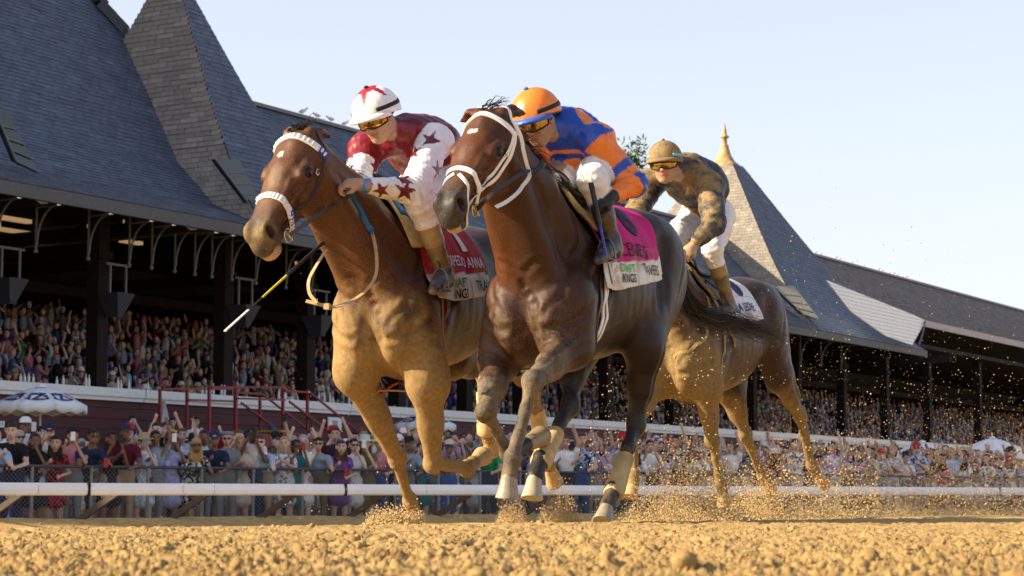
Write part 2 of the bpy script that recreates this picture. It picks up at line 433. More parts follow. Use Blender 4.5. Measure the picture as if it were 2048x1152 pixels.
def sbuild(mb, name, mat, parent=None, **k): return mb.build(name, mat, parent or stand, **k)
class SV:
    """stand coordinates straight into the mesh"""
    pass
# roofs: courses of slates between a left and a right edge curve
def slates(rows, name, parent, tone, tile=.30, seed=0, stuff=True):
    """rows: list of (left point, right point) from eave to top, already in stand coordinates"""
    rng = np.random.RandomState(seed); V = []; F = []; C = []
    for r in range(len(rows) - 1):
        L0, R0 = Vector(rows[r][0]), Vector(rows[r][1]); L1, R1 = Vector(rows[r+1][0]), Vector(rows[r+1][1])
        n = max(1, int((R0 - L0).length / tile)); off = (r % 2) * .5
        nn = (R0 - L0).cross(L1 - L0).normalized() if (R0 - L0).length > 1e-3 else Vector((0, -1, 1)).normalized()
        cuts = sorted(set([0.0, 1.0] + [min(1, max(0, (k + off + rng.uniform(-.12, .12)) / n)) for k in range(n + 1)]))
        for k in range(len(cuts) - 1):
            a, b = cuts[k], cuts[k+1]
            if b - a < 1e-4: continue
            g = .012 / max(.2, (R0 - L0).length) ; a2, b2 = a + g * .5, b - g * .5
            lift = .018 + rng.uniform(-.006, .008); sag = rng.uniform(-.014, .014)
            p = [L0.lerp(R0, a2) + nn * lift - (L1 - L0) * (.08 + sag), L0.lerp(R0, b2) + nn * lift - (L1 - L0) * (.08 + sag + rng.uniform(-.02, .02)), L1.lerp(R1, b2) + nn * .004, L1.lerp(R1, a2) + nn * .004]
            q = [p[0] - nn * (lift + .01), p[1] - nn * (lift + .01)]
            o = len(V); V += p + q; F += [(o, o+1, o+2, o+3), (o+4, o+5, o+1, o)]
            c = np.array(tone) * (1 + rng.uniform(-.13, .13)) * (1.35 if rng.rand() < .025 else 1); C += [c] * 6
    me = mesh_from(name, V, F, False); set_attr(me, 'Col', np.array(C))
    return link(name, me, slate, parent, kind='stuff' if stuff else None)
def under(rows, name, parent, mat, back=.06):
    V = [Vector(p) for r in rows for p in r]; F = [(2*i, 2*i+1, 2*i+3, 2*i+2) for i in range(len(rows) - 1)]
    n = (V[1] - V[0]).cross(V[2] - V[0]).normalized()
    V = [v - n * back for v in V]; return link(name, mesh_from(name, V, F, False), mat, parent)
EAVE_V = -2.2
_, EAVE_Z = st_at(0, 356, EAVE_V)
# bell-cast slope of the fronts: (v, z)
RZ = st_at(900, 222 + 350 * .269, 5.2)[1]
def prof_low(t):
    v = EAVE_V + (5.2 - EAVE_V) * t; z = EAVE_Z + (RZ - EAVE_Z) * (.62 * t + .38 * t * t) ; return v, z
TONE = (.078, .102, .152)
# the big left roof: right edge follows the hip seen; above view it is made up to shade the tower
EDGE = [(-700, 300), (-160, 225), (0, 180), (65, 244), (240, 372), (410, 508), (436, 545), (480, 560)]
def edge_x(y):
    for (y0, x0), (y1, x1) in zip(EDGE, EDGE[1:]):
        if y <= y1: return x0 + (x1 - x0) * (y - y0) / (y1 - y0)
    return EDGE[-1][1]
def prof_big(s):                 # s metres up the slope
    if s < 2.2: return EAVE_V + s * .93, EAVE_Z + s * .36
    if s < 4.5: return EAVE_V + 2.05 + (s - 2.2) * .78, EAVE_Z + .79 + (s - 2.2) * .62
    return EAVE_V + 3.84 + (s - 4.5) * .60, EAVE_Z + 2.22 + (s - 4.5) * .80
def u_on_edge(v, z):
    lo, hi = -30.0, 40.0
    for _ in range(50):
        m = (lo + hi) / 2; x, y = project(St(m, v, z))
        if x < edge_x(y): lo = m
        else: hi = m
    return lo
rows = []; s = 0
while s < 27:
    v, z = prof_big(s); rows.append(((-34 if True else 0, v, z), (u_on_edge(v, z), v, z))); s += .165
big = empty('hip_roof'); big.parent = stand
def rows_local(rows): return [(Vector(a), Vector(b)) for a, b in rows]
def child(name, parent):
    o = bpy.data.objects.new(name, None); COL.objects.link(o); o.parent = parent; return o
bpy.data.objects.remove(big)
BIG_ROWS = rows
slates(rows, 'slate_roof', stand, TONE, .34, 1); under(rows, 'roof_deck', stand, dark_wood)
V = []; F = []
for a, b in rows[:150:4]: V += [Vector((min(b[0], 8), b[1], b[2])), Vector((min(b[0], 8), b[1] + 14, b[2]))]
link('shade_end', mesh_from('shade_end', V, [(2*i, 2*i+1, 2*i+3, 2*i+2) for i in range(len(V) // 2 - 1)], False), dark_wood, stand)  # hidden end sheet added to keep the sun off the tower face
# dark trim along its right hip, with the glazed panel at the foot
mb = MB()
for a, b in zip(rows[6::3], rows[9::3]):
    p, q = Vector(a[1]), Vector(b[1]); mb.bar(p + Vector((.10, 0, .12)), q + Vector((.10, 0, .12)), .50, .30)
sbuild(mb, 'hip_trim', simple('blue_black_trim', (.022, .028, .045), .4, .4))
# towers: square bell-cast pyramids
def tower(uc, vc, base, zb, ztop, label_parent, seed, k_front=1.0, ucut=None, singles=0, finial=True, w_top=.62):
    H_ = ztop - zb
    def half(t):                                                        # half width at fraction t of the height
        return w_top + (base - w_top) * ((1 - t) * .80 + .20 * (1 - t) ** 5)
    n = int(H_ * 1.08 / .165); tower_o = stand
    for side in range(4):
        R_ = []
        for r in range(n + 1):
            t = r / n; h = half(t); z = zb + H_ * t
            c = [(-h, -h), (h, -h), (h, h), (-h, h)]; a = c[side]; b = c[(side + 1) % 4]
            R_.append(((uc + a[0], vc + a[1] * k_front, z), (uc + b[0], vc + b[1] * k_front, z)))
        if side == 3 and singles:                                       # the face towards the finish line: its largest slates one by one
            tower_slates(R_, singles, seed)
        else: slates(R_, 'slate_roof', stand, TONE if side != 3 else (.215, .188, .155), .34, seed + side)  # sunward face in a lighter, warmer tone: sunlight put into the slate colour
        under(R_, 'roof_deck', stand, dark_wood, .05)
    if finial:
        mb = MB(); M_ = Matrix.Translation((uc, vc, ztop - .05)) @ Matrix.Rotation(math.pi / 4, 4, 'Z')
        mb.lathe([(.98, -.06), (.96, .04), (.80, .10), (.52, .30), (.34, .58), (.24, .85), (.19, 1.1)], 4, M_)
        mb.lathe([(.13, 1.05), (.11, 1.40), (.21, 1.45), (.22, 1.51), (.12, 1.57), (.10, 1.75), (.065, 1.95), (.0, 2.22)], 10, Matrix.Translation((uc, vc, ztop - .05)), cap=False)
        sbuild(mb, 'finial', stone_tan)
_sl = None
def tower_slates(R_, cnt, seed):
    rng = np.random.RandomState(seed); mb = MB(); mb.box((-.5, -.5, 0), (.5, .5, 1)); base = mb.mesh('slate'); set_attr(base, 'Col', np.tile((.20, .18, .16), (len(base.vertices), 1))); base.materials.append(slate)  # sunward slates share the lighter sunlit tone
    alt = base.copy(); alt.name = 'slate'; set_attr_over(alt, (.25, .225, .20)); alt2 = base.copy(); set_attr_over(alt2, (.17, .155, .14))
    m = 0; rest = []
    for r in range(len(R_) - 1):
        L0, R0 = Vector(R_[r][0]), Vector(R_[r][1]); L1 = Vector(R_[r+1][0]); R1 = Vector(R_[r+1][1])
        x0, y0 = project(St(*L0)); x1, y1 = project(St(*R0))
        vis = -80 < min(y0, y1) and max(y0, y1) < 330
        if not vis or m > cnt: rest.append((R_[r], R_[r+1])); continue
        n = max(1, round((R0 - L0).length / .62)); d = (R0 - L0).normalized(); up = ((L1 + R1) - (L0 + R0)) * .5; hl = up.length; up.normalize(); nn = d.cross(up).normalized()
        off = (r % 2) * .5 / n
        cuts = sorted(set([0, 1] + [min(1, max(0, k / n + off + rng.uniform(-.06, .06) / n)) for k in range(n + 1)]))
        for k in range(len(cuts) - 1):
            a, b = cuts[k], cuts[k+1]
            if b - a < .01: continue
            p0 = L0.lerp(R0, a); p1 = L0.lerp(R0, b); q0 = L1.lerp(R1, a); q1 = L1.lerp(R1, b)
            c = (p0 + p1 + q0 + q1) / 4; wd = ((p1 - p0).length + (q1 - q0).length) / 2 - .014
            o = bpy.data.objects.new('slate', (base, alt, alt2)[rng.choice(3, p=(.6, .2, .2))]); COL.objects.link(o); o.parent = stand
            tl = (up - nn * .0 + nn * -.10).normalized(); n2 = d.cross(tl).normalized()
            o.matrix_local = Matrix.Translation(c - nn * .005) @ Matrix((d * wd, tl * (hl * 1.12), n2 * (.03 + rng.uniform(0, .012)))).transposed().to_4x4(); m += 1
    for a, b in rest: pass
    segs = []; 
    for a, b in rest: segs.append([a, b])
    V = []; 
    for sg in segs: slates(sg, 'slate_roof', stand, (.21, .19, .165), .34, seed) if False else None
    allr = []
    run = []
    for i in range(len(R_) - 1):
        if (R_[i], R_[i+1]) in rest: run += ([R_[i]] if not run else []) + [R_[i+1]]
        elif run: allr.append(run); run = []
    if run: allr.append(run)
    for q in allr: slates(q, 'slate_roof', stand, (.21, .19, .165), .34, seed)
    print('single slates', m)
def set_attr_over(me, c):
    a = me.attributes['Col']; d = np.ones((len(me.vertices), 4), np.float32); d[:, :3] = c; a.data.foreach_set('color', d.ravel())
def fit_u(px, v, z):
    lo, hi = -30, 200
    for _ in range(60):
        m = (lo + hi) / 2
        if project(St(m, v, z))[0] < px: lo = m
        else: hi = m
    return lo
# the right tower: foot corners and apex as seen, its depth follows from them
def zfit(px, py, v):
    lo, hi = 8, 40
    for _ in range(50):
        m = (lo + hi) / 2; uu = fit_u(px, v, m)
        if project(St(uu, v, m))[1] > py: lo = m
        else: hi = m
    return lo
TUL, TUR = fit_u(1640, EAVE_V, EAVE_Z), fit_u(1850, EAVE_V, EAVE_Z); TB = (TUR - TUL) / 2; U2 = (TUL + TUR) / 2
lo, hi = 0, 30
for _ in range(50):
    m = (lo + hi) / 2; z = zfit(1450, 332, m)
    if fit_u(1450, m, z) < U2: lo = m
    else: hi = m
TVC = lo; TZ = zfit(1450, 332, TVC); KD = (TVC - EAVE_V) / TB
TB1 = (fit_u(748, EAVE_V, EAVE_Z) - fit_u(530, EAVE_V, EAVE_Z)) / 2; U1 = fit_u(530, EAVE_V, EAVE_Z) + TB1
lo, hi = 0, 40
for _ in range(50):
    m = (lo + hi) / 2; z = zfit(343, -75, m)
    if fit_u(343, m, z) < U1: lo = m
    else: hi = m
TVC1 = lo; TZ1 = zfit(343, -75, TVC1); KD1 = (TVC1 - EAVE_V) / TB1
print('tower1', TB1, TVC1, TZ1, U1)
print('tower', TB, TVC, TZ, 'eave', EAVE_Z, 'ridge', RZ, 'U', U1, U2)
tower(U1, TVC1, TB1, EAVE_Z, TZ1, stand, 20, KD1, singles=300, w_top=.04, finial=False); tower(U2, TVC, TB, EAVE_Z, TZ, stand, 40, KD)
# the long lower roof between and beyond the towers
def strip_roof(u0, u1, seed, v0=0.0, tone=TONE):
    n = 62; R_ = []
    for r in range(n + 1):
        t = v0 + (1 - v0) * r / n; v, z = prof_low(t); R_.append(((u0, v, z), (u1, v, z)))
    slates(R_, 'slate_roof', stand, tone, .40, seed); under(R_, 'roof_deck', stand, dark_wood)
    B = [((u1, v, z), (u0, v, z)) for (u, v, z) in [(0, 5.2 + (5.2 - EAVE_V) * (1 - t), prof_low(t)[1]) for t in np.linspace(1, 0, 12)][::-1]]
    V = [Vector(p) for r in B for p in r]; link('rear_roof', mesh_from('rear_roof', V, [(2*i, 2*i+1, 2*i+3, 2*i+2) for i in range(11)], False), simple('rear_slate', TONE, .6), stand)
strip_roof(U1 + 1.0, U2 - .5, 60); 
UW = U2 + TB + .6
lo, hi = .2, .8
for _ in range(40):
    m = (lo + hi) / 2; v, z = prof_low(m)
    if project(St(fit_u(1852, v, z), v, z))[1] > 640: lo = m
    else: hi = m
WT = lo; print('wing', WT)
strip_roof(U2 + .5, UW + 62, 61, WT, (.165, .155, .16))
# ridge cap
mb = MB(); mb.bar((U1 + 2, 5.2, RZ + .05), (UW + 62, 5.2, RZ + .05), .25, .12); sbuild(mb, 'ridge_cap', iron)
# eave fascia and soffit
mb = MB(); mb.box((-34, EAVE_V - .02, EAVE_Z - .34), (U2 + TB + .3, EAVE_V + .12, EAVE_Z - .03)); sbuild(mb, 'fascia', simple('eave_board', (.075, .08, .09), .6))
vw, zw = prof_low(WT)
mb = MB(); mb.box((UW - .5, vw - .06, zw - .40), (UW + 62, vw + .10, zw - .03)); sbuild(mb, 'fascia', simple('lilac_fascia', (.40, .37, .38), .6))
gable_white = simple('gable_white', (.86, .88, .91), .5, .3, var=.04, scale=3)
# white boarded gable beside the right tower
gv = EAVE_V - .35; poly = [st_at(x, y, gv) for x, y in ((1652, 560), (1852, 640), (1824, 690), (1770, 672), (1700, 622))]
gz0 = min(z for _, z in poly); gz1 = max(z for _, z in poly); nb_ = 13
for k in range(nb_):
    z0 = gz0 + (gz1 - gz0) * k / nb_; z1 = gz0 + (gz1 - gz0) * (k + 1) / nb_ - .004
    def span(z):
        xs = []
        for (a, b) in zip(poly, poly[1:] + poly[:1]):
            if (a[1] - z) * (b[1] - z) < 0: xs.append(a[0] + (b[0] - a[0]) * (z - a[1]) / (b[1] - a[1]))
        return (min(xs), max(xs)) if len(xs) > 1 else None
    s0, s1 = span(z0 + .005), span(z1 - .005)
    if s0 is None or s1 is None: continue
    V = [Vector((s0[0], gv - .03, z0)), Vector((s0[1], gv - .03, z0)), Vector((s1[1], gv, z1)), Vector((s1[0], gv, z1))]; W_ = [v + Vector((0, .06, 0)) for v in V]
    link('board', mesh_from('board', V + W_, [(0,1,2,3), (7,6,5,4), (0,4,5,1), (1,5,6,2), (2,6,7,3), (3,7,4,0)], False), gable_white, stand)
# front wall: boards, white cap
WZ = st_at(200, 775, 0)[1]
u0, u1 = -34.0, 190.0; nb_ = 11; zt = WZ - .22
bm_ = None
lens = 9.0; k0 = 0
base_b = MB(); base_b.box((0, 0, 0), (1, .05, 1)); bme = base_b.mesh('board'); bme.materials.append(maroon_wall)
for k in range(nb_):
    z0 = .0 + zt * k / nb_; hgt = zt / nb_ - .012
    for q in range(21):
        a = u0 + q * 11.1 + (k % 3) * 2.2; o = bpy.data.objects.new('board', bme); COL.objects.link(o); o.parent = stand
        o.matrix_local = Matrix.Translation((a, -.05 - .004 * (k % 2), z0)) @ Matrix.Rotation(R(-3), 4, 'X') @ Matrix.Diagonal((11.08, 1, hgt, 1))
mb = MB(); mb.box((u0, .02, 0), (u1, .25, zt)); sbuild(mb, 'front_wall', maroon_wall)
mb = MB()
cuts = [u0] + [st_u(x, -.1) for x in (290, 700, 1180)] + [u1]
for a, b in zip(cuts, cuts[1:]): 
    mb = MB(); mb.box((a + .02, -.20, zt + .003), (b - .02, .34, WZ)); mb.box((a + .02, -.14, zt - .10), (b - .02, -.055, zt + .002)); sbuild(mb, 'wall_cap', white_paint)
# columns, deck edge, tiers, back and ceiling
for px in (-150, 196, 448, 613, 795, 930, 1040, 1130, 1210, 1280, 1340, 1410, 1500, 1590, 1680, 1765, 1850, 1950):
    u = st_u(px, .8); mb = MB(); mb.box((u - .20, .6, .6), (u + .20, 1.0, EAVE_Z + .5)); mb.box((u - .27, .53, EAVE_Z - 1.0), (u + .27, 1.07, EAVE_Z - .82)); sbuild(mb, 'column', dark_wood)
NT_ = 26; mb = MB()
for k in range(NT_): mb.box((u0, .30 + k * .85, .02), (u1, .30 + (k + 1) * .85 - .01, 1.55 + k * .36))
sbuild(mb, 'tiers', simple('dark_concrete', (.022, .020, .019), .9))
mb = MB(); mb.box((u0, 7.0, 6.55), (u1, 23.2, 6.85)); sbuild(mb, 'shade_slab', dark_wood)  # low slab added to keep sky light off the rear tiers
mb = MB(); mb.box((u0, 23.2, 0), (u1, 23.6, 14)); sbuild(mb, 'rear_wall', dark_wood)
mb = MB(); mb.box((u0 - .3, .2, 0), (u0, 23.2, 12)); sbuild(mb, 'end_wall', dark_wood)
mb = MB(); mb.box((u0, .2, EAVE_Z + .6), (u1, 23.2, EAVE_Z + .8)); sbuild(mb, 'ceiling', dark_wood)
for k in range(16):
    u = -20 + k * 5.5; mb = MB(); mb.box((u - .12, EAVE_V + .3, EAVE_Z - .25), (u + .12, 16, EAVE_Z + .1)); sbuild(mb, 'roof_beam', dark_wood)
# eave brackets: an upright, a top arm and a quarter round
for px in (-60, 20, 100, 205, 287, 332, 378, 418, 452, 492, 540, 600, 650, 1500, 1560, 1620, 1660, 1700):
    v = EAVE_V + 1.2; u = st_u(px, v); mb = MB(); zt_ = EAVE_Z - .18
    vr = v + .5; W_, H_ = .62, .95
    mb.tube([(u, vr, zt_ + .3), (u, vr, zt_ - H_ - .1)], .032, 6); mb.tube([(u, vr - W_ - .2, zt_), (u, vr, zt_)], .028, 6)
    mb.tube([(u, vr - .03 - W_ * (1 - math.cos(t)), zt_ - H_ + H_ * math.sin(t)) for t in np.linspace(0, math.pi / 2, 10)], .030, 6); mb.ball((u, vr, zt_ - H_ - .12), .06, 8, 6)
    sbuild(mb, 'eave_bracket', iron)
# lamps glimpsed under the roof
warm = NT('warm_lamp'); warm.b.inputs['Emission Color'].default_value = (1, .62, .30, 1); warm.b.inputs['Emission Strength'].default_value = .14; warm.col((.5, .4, .3)); warm = warm.m
for (px, py, v, w) in ((22, 438, 2.0, 1.3), (45, 465, 6, 2.2), (205, 456, 2, 1.0), (262, 484, 3, .8), (348, 470, 3, .25), (456, 497, 2.0, .8), (476, 512, 5, .7), (610, 528, 2, .8), (1735, 707, 3, 1.0), (1862, 722, 3, 1.3), (1970, 735, 3, 1.2), (1270, 640, 4, 1.0)):
    u, z = st_at(px, py, v); mb = MB(); mb.box((u - w / 2, v - .1, z - .05), (u + w / 2, v + .1, z + .05)); mb.bar((u - w * .4, v, z + .05), (u - w * .4, v, z + .6), .03, .03)
    o = mb.build('lamp', warm, stand)
# hanging loudspeakers on bracket frames
spk = simple('grey_speaker', (.035, .04, .055), .5)
for (px, py) in ((20, 580), (235, 608), (490, 630), (640, 650), (720, 665)):
    u, z = st_at(px, py, .2); mb = MB(); s_ = .34
    V = [(u - s_, -.1, z + s_*.8), (u + s_, -.1, z + s_*.8), (u + s_*.85, .7, z + s_*.8), (u - s_*.85, .7, z + s_*.8), (u - s_*.25, .1, z - s_), (u + s_*.25, .1, z - s_), (u + s_*.25, .5, z - s_), (u - s_*.25, .5, z - s_)]
    mb.add(V, [(0,1,2,3), (7,6,5,4), (0,4,5,1), (1,5,6,2), (2,6,7,3), (3,7,4,0)]); o = mb.build('loudspeaker', spk, stand)
    mb = MB(); mb.bar((u - .3, .2, z + s_*.8 + .003), (u - .3, .2, z + 1.0), .05, .05); mb.bar((u + .3, .2, z + s_*.8 + .003), (u + .3, .2, z + 1.0), .05, .05); mb.bar((u - .45, .2, z + 1.02), (u + .45, .2, z + 1.02), .06, .06); mb.build('speaker_bracket', iron, o)
# downpipe at the gable corner
pts = [St(st_at(1850, 642, gv - .1)[0], gv - .1, st_at(1850, 642, gv - .1)[1]), St(st_at(1846, 665, gv - .1)[0], gv - .1, st_at(1846, 665, gv - .1)[1]), St(st_at(1838, 690, gv - .1)[0], gv - .1, st_at(1838, 690, gv - .1)[1])]
mb = MB(); mb.tube([MST.inverted() @ p for p in resample([pts[0], pts[1], pts[2]], .2)] if 'resample' in globals() else [MST.inverted() @ p for p in pts], .05, 6); sbuild(mb, 'downpipe', iron)
bar_m = simple('slate_grey_bar', (.10, .12, .15), .5)
# glazed panels with pale bars at the foot of the two visible tower hips
for pl_ in ([(428, 318), (478, 318), (524, 410), (496, 408)], [(1545, 572), (1588, 572), (1640, 640), (1604, 628)], [(-12, 222), (14, 222), (78, 345), (30, 322)]):
    v = EAVE_V + .9; q = [st_at(x, y, v) for x, y in pl_]; V = [Vector((u, v, z)) for u, z in q]; W_ = [p + Vector((0, .12, 0)) for p in V]
    g = link('glazed_panel', mesh_from('glazed_panel', V + W_, [(0,1,2,3), (7,6,5,4), (0,4,5,1), (1,5,6,2), (2,6,7,3), (3,7,4,0)], False), dark_glass, stand)
    mb = MB(); off = Vector((0, -.04, 0)); mb.bar(V[0] + off, V[3] + off, .04, .04); mb.bar(V[3] + off, V[2] + off, .04, .04)
    for t in (.30, .55, .78): mb.bar(V[0].lerp(V[3], t) + off, V[1].lerp(V[2], t) + off, .032, .032)
    mb.build('glazing_bar', bar_m, g)
# gulls on the ridges
gull_w = simple('gull_white', (.85, .85, .85), .7); gull_g = simple('gull_grey', (.62, .63, .65), .7)
ORD = 'first second third fourth fifth sixth seventh eighth ninth tenth eleventh twelfth thirteenth fourteenth fifteenth sixteenth seventeenth eighteenth nineteenth twentieth twenty-first twenty-second twenty-third twenty-fourth twenty-fifth twenty-sixth twenty-seventh'.split()
def gull(px, v, z, s, k):
    u = fit_u(px, v, z); p = St(u, v, z); rt = empty('gull', p, 'white gull %s from the left on the roof ridge %s' % (ORD[k], ('beside the left tower', 'right of the spire')[px > 1000]), 'gull', 'gulls on the roof ridges')
    sd = 1 if (k % 3) else -1
    mb = MB(); M_ = Matrix.Rotation(R(sd * 25), 4, 'Y'); mb.ball((0, 0, .30*s), (.26*s, .11*s, .12*s), 10, 7, M_.to_3x3()); mb.tube([(sd*-.12*s, 0, .34*s), (sd*-.24*s, 0, .47*s)], [.08*s, .06*s], 8); mb.ball((sd*-.26*s, 0, .50*s), .075*s, 8, 6); mb.build('body', gull_w, rt)
    mb = MB(); mb.ball((sd*.08*s, 0, .34*s), (.24*s, .125*s, .07*s), 8, 6, M_.to_3x3()); mb.build('wing', gull_g, rt)
    mb = MB(); mb.tube([(sd*-.33*s, 0, .49*s), (sd*-.42*s, 0, .47*s)], [.018*s, .006*s], 5); mb.build('beak', simple('gull_beak', (.6, .4, .05), .5), rt)
    mb = MB(); mb.tube([(0, .03*s, .2*s), (0, .03*s, 0)], .012*s, 5); mb.tube([(0, -.03*s, .2*s), (0, -.03*s, 0)], .012*s, 5); mb.build('legs', simple('gull_leg', (.5, .35, .2), .5), rt)
for k, px in enumerate((606, 634, 661, 690)): gull(px, 5.2, RZ + .11, (.50, .44, .47, .42)[k], k)
for k, px in enumerate((1632, 1641, 1671, 1680, 1703, 1757, 1765, 1778, 1787, 1795, 1806, 1812)): gull(px, 5.2, RZ + .11, (.42, .36, .45)[k % 3], k)
# ------------------------------------------------------------------ the rails and the crowd
posts_m = simple('galvanised', (.20, .19, .17), .55, .4, var=.2)
fence = empty('chain_link_fence', fen(0, 0, -.45), 'grey chain link fence with a dark top rail in front of the crowd', 'fence')
FM = Matrix(((FEN_D[0], FEN_N[0], 0, FEN_P[0]), (FEN_D[1], FEN_N[1], 0, FEN_P[1]), (0, 0, 1, -.45), (0, 0, 0, 1))); fence.matrix_world = FM
fz = .13 + (990 - 933) / 130 + .45
mb = MB(); mb.tube([(-6, 0, 0), (-6, 0, fz)], .028, 8); pme = mb.mesh('post'); pme.materials.append(posts_m)
k = 0; t = -5.86
while t < 62:
    o = bpy.data.objects.new('post', pme); COL.objects.link(o); o.parent = fence; o.matrix_local = Matrix.Translation((t + 6, 0, 0)); t += 1.08
mb = MB(); mb.tube([(-6, 0, fz + .01), (70, 0, fz + .01)], .026, 8); mb.build('top_rail', simple('dark_rail', (.05, .055, .065), .5), fence)
mb = MB()
for i in range(-150, 420):
    a = i * .075
    for s in (-1, 1):
        x0, x1 = (a, a + .95) if s > 0 else (a + .95, a)
        mb.bar((x0, s*.004, .08), (x1, s*.004, fz - .02), .0030, .0030)
mb.build('wire_mesh', simple('fence_wire', (.22, .22, .22), .5), fence, kind='stuff')
rail = empty('running_rail', label='white outer running rail on bent tan posts along the track edge', cat='running rail'); rail.matrix_world = FM
RO = 2.2; rzt = .13 + 25 / 143 + .45; rzb = .13 + .45 - .005
white_rail = simple('white_rail', (.78, .81, .86), .42, .45, var=.05, scale=3)
cuts = [-7] + [fen_t(x, RO) for x in (82, 182, 368, 430, 693, 850, 1100, 1400, 1700, 1950)] + [62]
for a, b in zip(cuts, cuts[1:]):
    mb = MB(); pts = [(-.055, 0), (-.055, .8), (-.035, 1), (.035, 1), (.06, .8), (.07, .45), (.06, .12), (.03, 0)]
    V = [(x, RO + y, rzb + (rzt - rzb) * z) for x in (a + .006, b - .006) for y, z in pts]; m = len(pts)
    mb.add(V, [(i, (i+1) % m, m + (i+1) % m, m + i) for i in range(m)] + [tuple(range(m))[::-1], tuple(range(m, 2*m))]); mb.build('rail_segment', white_rail, rail)
tan_post = simple('tan_post', (.075, .055, .042), .8, .3, var=.25)
mb = MB(); mb.bar((-.05, 1.0, -.05), (.30, RO - .06, rzb + .05), .055, .09); mb.bar((.2, RO - .35, rzb - .02), (.36, RO - .05, rzb + .10), .05, .06); rme = mb.mesh('rail_post'); rme.materials.append(tan_post)
for px in (-70, 62, 250, 430, 605, 780, 950, 1120, 1290, 1450, 1610, 1760, 1900, 2040):
    o = bpy.data.objects.new('rail_post', rme); COL.objects.link(o); o.parent = rail; o.matrix_local = Matrix.Translation((fen_t(px, RO) - .3, 0, 0))
for px in (182, 690, 1985):
    a = fen_t(px, RO); mb = MB(); mb.box((a - .02, RO - .065, rzb - .004), (a + .02, RO + .078, rzt + .004)); mb.build('rail_strap', dark_wood, rail)
# people: a handful of bodies, each copied with its own colours
def objcol(name, prop, rough=.8, var=.25):
    t = NT(name); a = t.attr(prop, 'OBJECT').outputs['Color']; c = t.mix(1.0, a, t.ramp(t.noise(9, 4), [(.3, 1 - var), (.7, 1.0)]), 'MULTIPLY'); t.col(c); t.set(rough, .25); return t.m
def print_mat():
    """dress cloth: own colour crossed by its own stripe or blotch colour"""
    t = NT('dress_cloth'); a = t.attr('top', 'OBJECT').outputs['Color']; b = t.attr('pattern', 'OBJECT').outputs['Color']
    k = t.attr('patterned', 'OBJECT').outputs['Fac']; f = t.ramp(t.noise(16, 2), [(.50, 0), (.54, 1)]); c = t.mix(t.math('MULTIPLY', f, k), a, b)
    t.col(t.mix(1.0, c, t.ramp(t.noise(9, 4), [(.3, .75), (.7, 1.0)]), 'MULTIPLY')); t.set(.85, .2); return t.m
CM = [objcol('person_skin', 'skin', .55, .15), print_mat(), objcol('person_legs', 'legs'), objcol('person_hair', 'hair', .6, .3), simple('shoe', (.03, .025, .02), .6), simple('eye_dark', (.02, .013, .010), .5), simple('lips', (.20, .06, .05), .5)]
